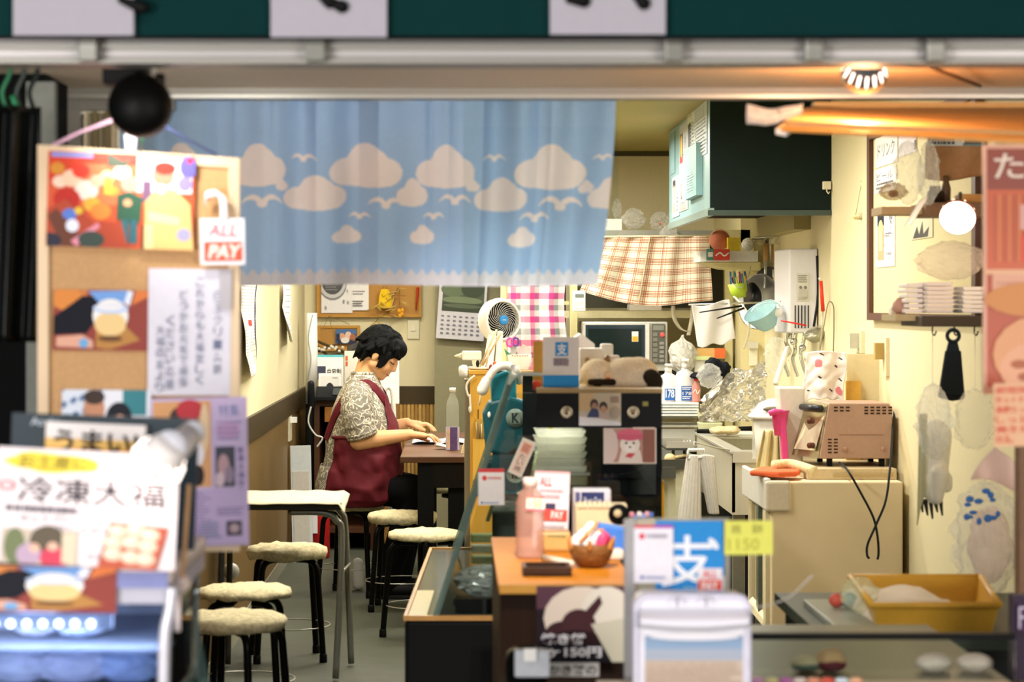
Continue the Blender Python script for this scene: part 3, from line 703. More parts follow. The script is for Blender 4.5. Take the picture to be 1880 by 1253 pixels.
leftpaper(10.35, 11.15, 1.41 - .31, 1.41 + .10, 'wall_leaflet', 'long printed leaflet with dark border curling off the left wall', 'leaflet', mk1, .05)
leftpaper(12.75, 13.35, 1.41 - .195, 1.41 + .12, 'wall_calendar', 'white paper pad calendar hanging on the left wall near the corner', 'calendar', lambda u, v: RD if (.35 < u < .6 and .03 < v < .16) else (GRY if int(v * 60) % 6 == 0 and .2 < u < .9 else PAPER), .06)
# white standing board
b = MB(); a = P(533, 818, 13.25); c = P(572, 1030, 13.25); T = frameT((PX(556, 13.25), 13.25, 0), roll=-1.5, tilt=3)
b.box(-.056, .056, 0, .035, 0, .64, M('#cdd3d6', .45, n=.05), T); b.box(-.045, .045, -.003, 0, .05, .50, M('#c9c4bb', .5), T); tag(b.build('white_board', bevel=.004), 'tall narrow white board leaning against the left wall near the corner', 'board')
# dark sideboard in the corner with phone, frames and boxes on it
sx0, sx1, sy = PX(577, 13.9), PX(690, 13.9), 13.9; ZS = .86
t = thing('corner_cabinet', 'dark wooden cabinet in the back left corner behind the person in the apron', 'cabinet', ((sx0 + sx1) / 2, 14.3, 0))
BR = M('#4a2c18', .45, n=.15, scale=30, streak='x')
MB().box(sx0, sx1, sy, 14.85, ZS - .03, ZS, BR).build('top_board', t); MB().box(sx0, sx0 + .03, sy, 14.85, 0, ZS - .03, BR).build('side_panel', t); MB().box(sx1 - .03, sx1, sy, 14.85, 0, ZS - .03, BR).build('side_panel', t)
MB().box(sx0 + .03, sx1 - .03, 14.8, 14.84, 0, ZS - .03, M('#150e09', .6)).build('back_panel', t); MB().box(sx0 + .03, sx1 - .03, sy + .01, 14.8, .10, .13, BR).build('shelf', t)
MB().box(sx0 + .06, sx1 - .05, sy, sy + .02, ZS - .12, ZS - .035, M('#a8702e', .45, n=.1)).build('drawer', t)
def stand_pic(x0, y0, x1, y1, Y, bg, name, label, cat, fn, t=.012, base=None, yaw=0, tilt=0, roll=0, group=None, curl=0):
    p, q = pic_at(x0, y0, x1, y1, Y, bg, t)
    if base is not None: p.h += q.z - base; q.z = base
    fn(p); return hang(p, q, name, label, cat, yaw, tilt, roll, curl, group)
def f_(p): p.rect(0, 0, 1, .05, '#58b7c4').rect(0, .25, .32, .95, '#3b3f55').ell(.16, .66, .15, .22, '#c7a15c').text('自家製', .38, .30, .94, .50, '#2a2a2a', .01).lines(.4, .56, .9, .66, 1, '#555555').lines(.36, .78, .96, .9, 2, '#444444')
stand_pic(583, 652, 630, 722, 14.05, '#e7e6e4', 'shop_card', 'white card sign with blue top edge and bowl picture, standing on the corner cabinet', 'sign', f_, base=ZS)
def f_(p): p.rect(.08, .1, .92, .95, '#dedddb').ell(.5, .62, .2, .28, '#2e2c30').ell(.6, .70, .13, .2, '#d8b89a').rect(.62, .15, .85, .18, '#999999').poly([(.25, .95), (.35, .82), (.7, .85), (.85, .95)], '#5d6a86')
stand_pic(585, 686, 626, 722, 13.96, '#f0efec', 'photo_frame', 'small white photo frame with a portrait, in front of the blue topped card', 'picture frame', f_, base=ZS)
b = MB(); b.pbox(632, 645, 662, 722, 14.25, .2, M('#e4ddcf', .5)); b.v = [Vector((v.x, v.y, max(v.z, ZS)if v.z < ZS + .03 else v.z)) for v in b.v]
t = thing('storage_box', 'off white carton with red seals on the corner cabinet, beside the card sign', 'box', (PX(645, 14.25), 14.3, ZS)); b.build('body', t, bevel=.004)
for yy in (658, 668): MB().pbox(634.5, yy - 4, 638.5, yy + 4, 14.247, .002, M('#d2623a', .5)).build('seal', t)
b = MB(); b.box(PX(590, 13.93), PX(640, 13.93), 13.90 + .12, 14.2, ZS, ZS + .001, BLACK)
t = thing('telephone', 'black desk telephone on the edge of the corner cabinet', 'telephone', (PX(600, 13.92), 13.92, ZS - .01))
px_ = PX(612, 13.9)
MB().hexa([(px_ - .10, 13.83, ZS + .002), (px_ + .10, 13.83, ZS + .002), (px_ + .10, 13.94, ZS + .002), (px_ - .10, 13.94, ZS + .002)], [(px_ - .10, 13.83, ZS + .03), (px_ + .10, 13.83, ZS + .03), (px_ + .10, 13.94, ZS + .085), (px_ - .10, 13.94, ZS + .085)], M('#16181b', .4)).build('base', t, bevel=.006)
MB().hexa([(px_ + .0, 13.828, ZS + .035), (px_ + .09, 13.828, ZS + .035), (px_ + .09, 13.90, ZS + .07), (px_ + .0, 13.90, ZS + .07)], [(px_ + .0, 13.825, ZS + .039), (px_ + .09, 13.825, ZS + .039), (px_ + .09, 13.897, ZS + .074), (px_ + .0, 13.897, ZS + .074)], M('#3a3f42', .3)).build('display', t)
MB().cap((px_ - .125, 13.84, ZS + .10), .020, (px_ - .125, 13.86, ZS - .03), .022, M('#1a1c20', .35)).build('handset', t)
MB().tube(bezier([(px_ - .125, 13.84, ZS - .03), (px_ - .14, 13.84, ZS - .12), (px_ - .10, 13.84, ZS - .19), (px_ - .06, 13.84, ZS - .21), (px_ - .09, 13.84, ZS - .26)], 10), .005, M('#c9c6bd', .4), 8).build('cord', t)
# dark curved laptop-like lid and bamboo rack above the boxes
b = MB(); b.grid(lambda u, v: P(638 + 30 * u, 637 - 10 * (1 - (1 - u) ** 2) + 0 * v, 14.4) + Vector((0, -.12 * v, -.045 * v * (1 - u * .3))), 12, 8, M('#23272d', .25)); 
tag(b.build('black_bag', solid=.006), 'glossy black flat bag lying on the off white carton', 'bag')
t = thing('wicker_hanger', 'brown twig rack with white berries hanging by strings on the back wall', 'decoration', P(607, 645, 14.6))
for a_, c_ in (((583, 627), (640, 650)), ((583, 645), (620, 632)), ((590, 655), (645, 648)), ((583, 636), (600, 652))): 
    MB().tube([P(*a_, 14.6), P(*c_, 14.6)], .008, M('#54452c', .8), 8).build('twig', t)
R = random.Random(5)
for k in range(11): MB().ell(P(585 + k * 4.3 + R.uniform(-2, 2), 640 + R.uniform(-6, 3) + k * .3, 14.57), .010, .010, .010, M('#ded6c4', .5), 10).build('berry', t)
for x_ in (586, 618): MB().tube([P(604, 580, 14.8), P(x_, 645 if x_ > 600 else 618, 14.6)], .0018, M('#8e7d52', .7), 6).build('string', t)
MB().tube([P(604, 580, 14.8), P(642, 596, 14.86)], .0018, M('#8e7d52', .7), 6).build('string', t)
# cork boards on the back wall
CORK = M('#b98a4a', .85, n=.16, scale=160); FRM = M('#c08d3c', .45, n=.1, scale=30, streak='x')
def board(x0, y0, x1, y1, Y, fw, label):
    a = P(x0, y0, Y); c = P(x1, y1, Y); t = thing('cork_board', label, 'notice board', ((a.x + c.x) / 2, Y, c.z)); 
    MB().box(a.x, c.x, Y, Y + .012, c.z, a.z, CORK).build('cork_panel', t)
    for q in ((a.x, a.x + fw, c.z, a.z), (c.x - fw, c.x, c.z, a.z), (a.x + fw, c.x - fw, c.z, c.z + fw), (a.x + fw, c.x - fw, a.z - fw, a.z)): MB().box(q[0], q[1], Y - .008, Y + .012, q[2], q[3], FRM).build('frame_bar', t, bevel=.002)
    return t
board(581, 470, 774, 583, 14.86, .017, 'large wood framed cork board on the back wall behind the person')
board(583, 598, 661, 645, 14.86, .018, 'small wood framed cork board with a photo, below the large one')
def f_(p): p.ell(.36, .1, .46, .52, '#8b8b90').ell(.36, .05, .44, .50, '#c9c8cc').ell(.36, .0, .36, .44, '#55565c').lines(.14, -.2 + .3, .55, .35, 3, '#8d8d90').text('冬', .80, .28, .88, .40, '#777777').text('夏', .68, .60, .76, .72, '#777777').text('秋', .82, .62, .9, .74, '#777777').text('春', .10, .78, .18, .9, '#777777').ell(.52, .03, .1, .05, '#eeeeee')
stand_pic(590, 515, 647, 575, 14.85, '#e9e7e9', 'pinned_poster', 'white poster with a grey dish pinned on the large cork board', 'poster', f_, t=.002)
def f_(p): p.lines(.05, .35, .8, .52, 2, '#888888').lines(.05, .68, .7, .9, 3, '#555555', .6)
stand_pic(646, 515, 677, 570, 14.845, '#eceaec', 'pinned_note', 'white printed note pinned beside the grey dish poster', 'note', f_, t=.002)
t = thing('yellow_pouch', 'bright yellow felt pouch hanging on the large cork board', 'pouch', P(707, 568, 14.8))
MB().prism([P(694, 567, 14.83), P(721, 567, 14.83), P(720, 545, 14.83), P(713, 531, 14.83), P(700, 531, 14.83), P(696, 545, 14.83)], (0, -.03, 0), M('#f0c41b', .7, n=.1, scale=40, bump=.4)).build('body', t, bevel=.006)
for q in ((702, 558), (712, 548), (704, 542)): MB().tube([P(q[0] + 3 * cos(k), q[1] + 3 * sin(k), 14.795) for k in range(5)], .0022, M('#b08a12', .7), 6).build('stitching', t)
MB().tube([P(702, 531, 14.82), P(707, 522, 14.82), P(712, 531, 14.82)], .002, M('#8a7b2b', .7), 6).build('loop', t)
t = thing('dried_branch', 'dried bamboo twig with straw coloured leaves on the large cork board', 'dried plant', P(700, 640, 14.8))
STR = M('#c4a45a', .7, n=.1); R = random.Random(11)
MB().tube(bezier([P(668, 620, 14.82), P(690, 590, 14.81), P(712, 572, 14.81), P(722, 545, 14.81), P(732, 528, 14.82)], 8), .003, M('#7d6a35', .7), 8).build('stem', t)
for k in range(34):
    f = R.random(); q = P(668 + 66 * f, 622 - 92 * f + R.uniform(-4, 4), 14.80 - R.uniform(0, .03)); an = R.choice([pi * .75, pi * .9, pi * 1.15, .2, -.6, pi * .62]) + R.uniform(-.3, .3); ln = R.uniform(.04, .085)
    if 690 < 668 + 66 * f < 722 and f > .5: q = q + Vector((.06 * R.choice([-1, 1]), 0, 0))
    e = q + Vector((cos(an) * ln, -R.uniform(0, .03), -abs(sin(an)) * ln * R.choice([1, .6])));
    MB().tube([q, q.lerp(e, .4), e], [.0015, .0055, .0006], STR, 6).build('leaf', t)
t = thing('lantern_plant', 'orange dried physalis lanterns dangling right of the yellow pouch', 'dried plant', P(735, 583, 14.78))
MB().tube(bezier([P(734, 532, 14.82), P(733, 550, 14.80), P(735, 572, 14.79)], 8), .0025, M('#8c5a22', .7), 6).build('stem', t)
for q in ((733, 571), (738, 577), (734, 580), (739, 570)): MB().ell(P(*q, 14.78), .013, .012, .014, M('#e3a12c', .5, n=.1), 12).build('lantern', t)
b = MB(); b.tube([P(764, 570, 14.83), P(767, 528, 14.83)], [.004, .009], M('#b8331d', .5), 8); tag(b.build('red_pen'), 'red pen stuck upright on the large cork board', 'pen')
def f_(p): p.rect(0, .0, 1, .3, '#4c6fa0').ell(.3, .5, .15, .25, '#d7a58a').ell(.6, .45, .16, .3, '#e6c4b2').ell(.8, .6, .14, .3, '#b06a4a').rect(.1, .7, .9, 1, '#2f3350').ell(.45, .75, .2, .2, '#e8e2dc').rect(.05, .3, .2, .8, '#27304a')
stand_pic(616, 605, 655, 632, 14.84, '#47587c', 'snapshot', 'group snapshot pinned on the small cork board', 'photo', f_, t=.002)
b = MB(); b.pbox(748, 587, 770, 623, 14.885, .015, M('#e0d9bb', .4)); t = thing('light_switch', 'cream light switch plate on the back wall, right of the black haired head', 'switch', P(759, 623, 14.885)); b.build('plate', t, bevel=.003); MB().pbox(755, 600, 763, 608, 14.878, .007, M('#e9e3c9', .4)).build('button', t, bevel=.001)
MB().pbox(754, 585, 764, 586, 14.89, .01, CREAM).build('tmp_'); bpy.data.objects.remove(bpy.data.objects['tmp_'])
b = MB(); b.pbox(703, 595, 713, 612, 14.86, .035, M('#e2dcd0', .5)); tag(b.build('sensor_box', bevel=.003), 'tiny white box on the back wall just above the black hair', 'sensor')
b = MB(); b.tube([P(572, 575, 14.2), P(573, 660, 14.2), P(570, 742, 14.2)], [.033, .035, .034], M('#dcdcd8', .25, n=.1, scale=12, streak='z'), 16); t = thing('wrapped_pipe', 'white plastic wrapped pipe standing in the back left corner', 'pipe', (PX(571, 14.2), 14.2, PZ(742, 14.2))); b.build('pipe', t)
MB().tube(bezier([P(574, 578, 14.15), P(566, 620, 14.15), P(571, 660, 14.15), P(565, 700, 14.15), P(566, 735, 14.15)], 8), .003, M('#8e8a80', .5), 6).build('cable', t)
MB().tube([P(570, 742, 14.2), (PX(570, 14.2), 14.2, 0.0)], .03, M('#20201d', .6), 12).build('lower_pipe', t)
# calendar on the partition
def f_(p):
    p.rect(.08, -.0, .95, .62, '#4d5645').rect(.08, .0, .95, .2, '#8a9584').ell(.3, .32, .26, .10, '#5f6c52').ell(.7, .3, .24, .12, '#3a4434').ell(.5, .46, .42, .05, '#6f7c5e').rect(.08, .50, .95, .62, '#38402f').ell(.5, .54, .40, .03, '#55604a')
    for i in range(5):
        for j in range(7): p.rect(.08 + j * .125, .68 + i * .058, .08 + j * .125 + .06, .68 + i * .058 + .02, '#6e6e7a')
stand_pic(800, 490, 888, 624, 14.55, '#c6c3c9', 'wall_calendar', 'grey landscape calendar hanging tilted on the partition beside the white fan', 'calendar', f_, t=.003, roll=4)
# white board and cane behind the woman
b = MB(); b.pbox(655, 640, 733, 742, 13.85, .03, M('#e6e5e4', .4)); b.box(PX(690, 13.85), PX(733, 13.85), 13.85, 13.88, 0.0, PZ(742, 13.85), M('#7d5a2c', .5)); tag(b.build('whiteboard_panel', bevel=.003), 'plain white panel standing behind the person, in front of the bamboo slats', 'panel')
bx = PX(727, 13.2)
t = thing('waste_bin', 'grey ribbed waste bin on the floor behind the person', 'bin', (PX(735, 13.2), 13.2, 0))
MB().lathe((PX(735, 13.2), 13.2, 0), [(.045, 0), (.062, .30), (.066, .385), (.062, .39), (.058, .3)], M('#6f7a72', .5, n=.1), 28).build('bucket', t)
for k in range(18): MB().tube([(PX(735, 13.2) + .047 * cos(k * pi / 9), 13.2 + .047 * sin(k * pi / 9), .01), (PX(735, 13.2) + .065 * cos(k * pi / 9), 13.2 + .065 * sin(k * pi / 9), .36)], .0025, M('#7f8a82', .5), 6).build('rib', t)
b = MB(); b.tube(bezier([P(703, 728, 13.1), P(708, 714, 13.1), P(716, 712, 13.1), P(721, 724, 13.1), P(723, 760, 13.1), P(726, 850, 13.15), P(727, 925, 13.18)], 8), .0125, M('#e8e6e2', .35), 12); tag(b.build('white_cane'), 'white crook handled cane standing in the grey waste bin', 'cane')
t = thing('fire_extinguisher', 'red fire extinguisher on the floor in the back corner by the dark cabinet', 'fire extinguisher', (PX(583, 13.5), 13.5, 0))
ex = PX(586, 13.5)
MB().lathe((ex, 13.5, 0), [(.055, 0), (.06, .01), (.06, .30), (.045, .35), (.018, .37), (.018, .39)], M('#a51a1e', .3), 24).build('tank', t)
MB().pbox(573, 940, 583, 980, 13.435, .002, PAPER).build('sticker', t); MB().box(ex - .02, ex + .06, 13.48, 13.52, .39, .41, BLACK).build('lever', t)
MB().cap((ex + .02, 13.5, .43), .018, (ex + .03, 13.5, .47), .012, M('#d9b318', .4)).build('pin_tag', t)
b = MB(); b.cap(P(655, 1010, 11.85), .028, P(656, 1048, 11.85), .030, M('#d8d6d0', .8, n=.05)); b.v = [v + Vector((0, .12, 0)) for v in b.v]; lo = min(v.z for v in b.v); b.v = [Vector((v.x, v.y, v.z - lo)) for v in b.v]
tag(b.build('white_roll'), 'white cloth roll standing on the floor behind the stool with the person', 'roll')
b = MB(); b.box(PX(547, 13.9), PX(556, 13.9), 13.5, 13.6, .8, .9, CREAM)
t = thing('wall_socket', 'cream wall socket with a white plug under the dark left rail', 'socket', (XL, 13.6, .68)); MB().box(XL + .008, XL + .016, 13.3, 13.5, .66, .83, M('#cfc7ae', .4)).build('plate', t); MB().box(XL + .016, XL + .05, 13.38, 13.42, .76, .79, WHITE).build('plug', t)

# ================================================================ KITCHEN
def crumple(b, c, rx, ry, rz, m, amp=.22, f=5.0, seg=34, tie=None, seed=0):
    """a crinkled bag; tie: height share at which the neck is gathered"""
    c = Vector(c); vs = []; fs = []; rings = seg // 2 + 6
    for i in range(rings + 1):
        a = pi * i / rings; z = cos(a)
        for k in range(seg):
            w = 2 * pi * k / seg; d = Vector((sin(a) * cos(w), sin(a) * sin(w), z))
            q = 1 + 1.25 * amp * (abs(noise.noise(d * f * .5 + Vector((seed, 3, 1)))) * 1.6 - .35 + .5 * noise.noise(d * f + Vector((seed, 0, 9))))
            if tie is not None and z > tie: q *= 1 - .8 * sin(min(1, (z - tie) / (1 - tie) * 1.4) * pi / 2) * .9 if z < .93 else .45
            vs.append(c + Vector((d.x * rx * q, d.y * ry * q, d.z * rz * (1 + .12 * noise.noise(d * f)))))
    for i in range(rings):
        for k in range(seg):
            q = (k + 1) % seg; fs.append((i * seg + k, (i + 1) * seg + k, (i + 1) * seg + q, i * seg + q))
    return b.add(vs, fs, m, False)
def single(b, name, label, cat, group=None, kind=None, **k): return tag(b.build(name, **k), label, cat, group, kind)

# ---- range hood
hx0, hxr = PX(1303, 11.1), XR - .004; hy0, hy1 = 11.1, 13.2; hz0 = PZ(391, 11.1)
t = thing('range_hood', 'big dark green range hood hanging from the ceiling with posters on its side', 'range hood', ((hx0 + hxr) / 2, 12.1, hz0))
HD = M('#14211f', .5, .1, .08, scale=10); HL = M('#86a6aa', .4, .15, .05, scale=8)
b = MB(); b.box(hx0 + .002, hxr, hy0, hy0 + .012, hz0, ZC - .003, HD); b.build('front_panel', t)
b = MB(); b.box(hx0, hx0 + .012, hy0 + .002, hy1, hz0, ZC - .003, HL); b.build('side_panel', t)['label'] = 'pale blue side panel'
b = MB(); b.box(hx0 - .006, hx0 + .02, hy0 - .006, hy1, hz0 - .012, hz0 + .022, M('#8fa6a2', .35, .5)); b.box(hx0 - .006, hxr, hy0 - .008, hy0 + .02, hz0 - .012, hz0 + .012, M('#4a5855', .35, .5)); b.build('lower_rim', t)
MB().box(hx0 + .02, hxr, hy0 + .02, hy1, hz0 + .05, hz0 + .06, M('#0b0d0c', .6)).build('filter_panel', t)
def hoodpic(y0, y1, px0, px1, py0, py1, name, label, cat, fn, bg='#bcc2c8', t=.003):
    """print on the hood side; pixels give height at the near edge"""
    p = Pic(y1 - y0, PZ(py0, 12) - PZ(py1, 12), bg, t); fn(p); T = Matrix.Translation((hx0 - t - .001, (y0 + y1) / 2, PZ(py1, 12))) @ Euler((0, 0, -pi / 2)).to_matrix().to_4x4()
    b = MB(); p.mesh(b, T); return tag(b.build(name), label, cat)
def yat(x): return (hx0 * FPX) / (x - VX)
def f1(p): p.rect(.05, .2, .45, .85, '#6a4f3a').ell(.25, .5, .13, .26, '#d8b552').rect(.05, .75, .45, .88, '#b23a34').text('きび', .62, .3, .85, .6, '#7f8fb3').lines(.55, .65, .9, .85, 3, '#8a93b0')
hoodpic(yat(1263), yat(1249), 0, 0, 218, 300, 'menu_strip', 'narrow menu strip with a golden drink picture on the pale blue hood side', 'poster', f1)
def f2(p): p.rect(.1, .38, .55, .95, '#5c5a5a').ell(.33, .65, .18, .3, '#383637').lines(.15, .08, .8, .3, 3, '#b59a8a').lines(.6, .4, .9, .95, 8, '#99a6a6')
hoodpic(yat(1277), yat(1263.3), 0, 0, 192, 284, 'menu_strip', 'pale menu strip with a dark grey picture near the front of the hood side', 'poster', f2, '#cfd8d0')
def f3(p): p.lines(.05, .02, .95, .98, 18, '#c6cdd2', .45, 4)
hoodpic(yat(1299), yat(1278), 0, 0, 186, 300, 'wrapped_sheet', 'white plastic covered sheet at the front top of the hood side', 'sheet', f3, '#bfc8cf')
def f4(p): p.rect(.12, .1, .5, .88, '#caa67a').rect(.12, .08, .5, .25, '#3e3c3c').ell(.3, .5, .12, .3, '#e5d2a4').text('いも', .62, .12, .88, .30, '#6f7fa8').lines(.6, .4, .9, .9, 5, '#8f98b5')
hoodpic(yat(1248), yat(1235.5), 0, 0, 309, 388, 'menu_strip', 'white menu strip with a tall beige drink at the lower back of the hood side', 'poster', f4)
def f5(p): p.ell(.45, .42, .3, .34, '#e9e3de').rect(.2, .35, .5, .72, '#6d6761').ell(.5, .5, .2, .25, '#efe9e2').lines(.1, .8, .9, .97, 4, '#8b8b8b').rect(.75, .1, .95, .55, '#b98672')
hoodpic(yat(1264), yat(1248.6), 0, 0, 300, 382, 'menu_strip', 'menu strip with a white bowl picture at the bottom of the hood side', 'poster', f5, '#c2b7ac')
def f6(p): p.lines(.2, .5, .8, .9, 8, '#d3e2e4', .3, 2)
hoodpic(yat(1290), yat(1268), 0, 0, 276, 368, 'clipboard', 'pale teal thick clipboard hanging on the hood side', 'clipboard', f6, '#8db4b8', .03)
def f7(p): p.rect(.1, .1, .9, .9, '#7fa3aa')
hoodpic(yat(1240), yat(1231), 0, 0, 217, 300, 'tinted_sheet', 'faded blue grey sheet at the far end of the hood side', 'sheet', f7, '#7b9a9e')
b = MB(); b.pbox(1511, 333, 1526, 348, 11.07, .025, M('#e6dfc8', .4)); t = thing('hook_clip', 'small cream adhesive hook on the right edge of the dark hood', 'hook', P(1518, 348, 11.07)); b.build('plate', t, bevel=.003); MB().tube([P(1518, 346, 11.06), P(1518, 352, 11.055), P(1521, 356, 11.05), P(1523, 352, 11.05)], .003, CREAM, 8).build('hook', t)

# ---- back shelving unit
KY = 13.9
t = thing('steel_shelf_unit', 'tall cream steel shelving unit along the kitchen back wall', 'shelf', (PX(1150, KY), 14.2, 0))
CP = M('#d8cf9a', .4, .1, .05)
for x in (926, 1053): MB().box(PX(x - 7, 13.75), PX(x + 7, 13.75), 13.75, 13.79, 0, ZC - .7 if x == 1053 else 1.9, CP).build('post', t)
MB().box(PX(1331, 13.75), PX(1345, 13.75), 13.75, 13.79, 0, 1.81, CP).build('post', t)
MB().box(PX(1100, 13.7), PX(1345, 13.7), 13.7, 14.3, PZ(434, 13.7), PZ(423, 13.7), M('#8d8c80', .4, .5)).build('shelf_board', t)
MB().box(PX(920, 13.8), PX(1345, 13.8), 13.80, 14.3, PZ(584, 13.8), PZ(571, 13.8), M('#d6d0a8', .45)).build('shelf_board', t)
MB().box(PX(1053, 13.8), PX(1345, 13.8), 13.80, 14.3, PZ(690, 13.8), PZ(684, 13.8), M('#4b4c48', .5, .3)).build('shelf_board', t)
MB().box(PX(920, 13.8), PX(1053, 13.8), 13.82, 14.2, PZ(560, 13.8), PZ(553, 13.8), CP).build('shelf_board', t)
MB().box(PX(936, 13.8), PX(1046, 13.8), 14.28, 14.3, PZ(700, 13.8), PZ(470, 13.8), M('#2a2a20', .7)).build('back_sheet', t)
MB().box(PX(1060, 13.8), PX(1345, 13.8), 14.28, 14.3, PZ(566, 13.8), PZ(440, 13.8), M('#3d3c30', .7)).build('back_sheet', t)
MB().box(PX(1053, 13.8), PX(1345, 13.8), 13.82, 14.3, .55, .58, CP).build('shelf_board', t)
# ---- plaid half curtain
pY = 13.62
def pf(u, v):
    x = (1108 + u * 194) * (1 - v) + (1064 + u * 244) * v; y = 434 + v * (100 + 32 * sin(min(1, u * 1.25) * pi * .62) - 4 * u * u * 3)
    p = P(x, y, pY); p.y += .022 * sin(u * 26 + sin(v * 2)) * (.4 + .6 * v) + .012 * noise.noise(Vector((u * 6, v * 3, 4))) - .03 * v; return p
PB = M('#efe6d2', .8, n=.04, transl=.2); PS1 = M('#bd8460', .8, n=.05, transl=.2); PS2 = M('#dcc4a0', .8, n=.05, transl=.2); PS3 = M('#9c5f3e', .8, transl=.2)
def pm(u, v):
    a = (u * 9.2) % 1; c = (v * 6.4) % 1
    h = sum(1 for q in (.12, .30, .42, .60) if abs(a - q) < .034); k = sum(1 for q in (.12, .30, .42, .60) if abs(c - q) < .04)
    if h and k: return PS3
    if k: return PS1
    if h: return PS2 if not (.25 < a < .5) else PS1
    return PB
t = thing('plaid_curtain', 'cream curtain with brown plaid lines hanging from the top kitchen shelf', 'curtain', P(1190, 565, pY)); MB().grid(pf, 220, 150, pm).build('cloth', t)
b = MB(); b.tube([P(1100, 435, pY), P(1316, 433, pY)], .006, M('#c8c0a0', .5), 8); b.build('rod', t)
b = MB(); pts = [(.44, v / 20) for v in range(21)]; b.tube([pf(u, v) + Vector((0, -.004, 0)) for u, v in pts], .004, PS2, 6); b.build('fold_seam', t)
# ---- pink checked cloth
def gf(u, v):
    p = P(932 + u * 108 - 4 * sin(v * 5) * u, 500 + v * 185, 13.72); p.y += .012 * sin(u * 14 + v * 2) + .01 * noise.noise(Vector((u * 4, v * 4, 8))); return p
G = [M('#dcd3d0', .85, n=.05), M('#cf3a80', .85, n=.05), M('#7d8480', .85, n=.06), M('#d9869c', .85, n=.05), M('#a34a78', .85, n=.05), M('#b5b1ae', .85, n=.05)]
def gm(u, v):
    a = int(u * 12 + .3) % 4; c = int(v * 17 + .5) % 4
    return [[G[3], G[1], G[4], G[3]], [G[0], G[3], G[5], G[0]], [G[5], G[4], G[2], G[5]], [G[0], G[1], G[5], G[3]]][c if c != 3 else 1][a]
single(MB().grid(gf, 110, 150, gm), 'checked_cloth', 'pink grey and white checked cloth hanging behind the white fan', 'cloth', solid=.003)
# ---- calculator hanging on the post
t = thing('calculator', 'small white calculator hanging on the shelf post, left of the plaid curtain', 'calculator', P(1063, 572, 13.55))
MB().pbox(1051, 534, 1075, 572, 13.55, .02, M('#ebe8e2', .4)).build('case', t, bevel=.006); MB().pbox(1056, 540, 1072, 546, 13.545, .004, M('#6d756f', .3)).build('display', t)
b = MB()
for i in range(4):
    for j in range(3): MB().pbox(1055.5 + i * 4.2, 552 + j * 5.5, 1058.5 + i * 4.2, 555.5 + j * 5.5, 13.546, .004, M('#cfcbc4', .5)).build('key', t)
# ---- microwave
mY = 13.6; zb = PZ(684, 13.8)
t = thing('microwave_oven', 'silver microwave oven with a dark window on the kitchen back shelf', 'microwave', (PX(1148, mY), 13.9, zb))
sv = M('#c3c2ba', .35, .4, .04)
b = MB(); a = P(1070, 591, mY); c = P(1226, 679, mY); b.box(a.x, c.x, mY + .01, mY + .4, zb + .012, a.z, sv); b.build('body', t, bevel=.006)
MB().box(a.x + .01, c.x - .01, mY + .03, mY + .38, zb, zb + .012, BLACK).build('foot', t)
d = MB(); d.pbox(1072, 593, 1194, 678, mY - .006, .015, sv); d = d.build('door', t, bevel=.003)
MB().pbox(1075, 597, 1184, 668, mY - .010, .005, M('#1e2d36', .12, n=.1, scale=6)).build('window', d); MB().pbox(1080, 604, 1178, 662, mY - .012, .003, M('#15211f', .1)).build('window_mesh', d)
MB().pbox(1185, 595, 1192, 676, mY - .022, .012, M('#dad8d2', .3, .3)).build('handle', d)
k_ = MB().pbox(1197, 595, 1221, 669, mY - .006, .012, M('#5b5a52', .45)).build('control_panel', t, bevel=.002)
MB().pbox(1199, 598, 1219, 607, mY - .009, .004, M('#7d8077', .3)).build('display', k_)
for i in range(6): MB().pbox(1199, 611 + i * 9.5, 1207, 618 + i * 9.5, mY - .009, .004, M('#77766d', .5)).build('key', k_)
for i in range(5): MB().pbox(1211, 628 + i * 8, 1219, 633 + i * 8, mY - .009, .004, M('#8c8b83', .5)).build('key', k_)
MB().lathe(P(1216, 615, mY - .006), [(.014, 0), (.014, .006), (.011, .008)], M('#c95a55', .4), 16, (0, -1, 0)).build('stop_button', k_)
s_ = MB(); s_.pbox(1160, 609, 1172, 628, mY - .014, .003, M('#e4e1d6', .4)); s_ = s_.build('sticker', d, bevel=.002); MB().pbox(1161, 618, 1171, 627, mY - .0155, .002, M('#e0a52e', .4)).build('drink_print', s_)
# things around the microwave
b = MB(); crumple(b, P(1253, 652, 13.55), .075, .07, .11, M('#dfddd6', .3, n=.0, trans=.35, tint='#f4f4f2'), .14, 5, tie=.55, seed=2); single(b, 'wrapped_cups', 'round bundle of white foam in a knotted clear bag beside the microwave', 'bag')
b = MB(); b.ell(P(1252, 660, 13.56), .062, .05, .062, M('#e9e7e1', .6, n=.03), 20); single(b, 'foam_bowl_stack', 'white foam bowls inside the knotted clear bag', 'bowl stack')
b = MB(); b.pbox(1156, 559, 1215, 570.6, 13.805, .2, M('#e9e6de', .5)); single(b, 'paper_pack', 'flat white paper pack on the shelf under the plaid curtain', 'pack', bevel=.004)
b = MB(); b.pbox(1280, 640, 1332, 659, 13.7, .15, M('#dcae6a', .6)); t = thing('snack_box', 'tan and orange box on the kitchen shelf right of the microwave', 'box', P(1306, 659, 13.7)); b.build('carton', t, bevel=.002); MB().pbox(1312, 640, 1332, 657, 13.697, .004, M('#e4703c', .5)).build('orange_end', t)
b = MB(); b.pbox(1275, 661, 1300, 684, 13.55, .18, M('#d8d6cb', .4)); t = thing('plastic_tub', 'white tub with a pale green lid below the tan and orange box', 'tub', P(1288, 684, 13.55)); b.build('tub', t, bevel=.004); MB().pbox(1272, 655, 1306, 662, 13.53, .2, M('#cdd59a', .4)).build('lid', t, bevel=.003)
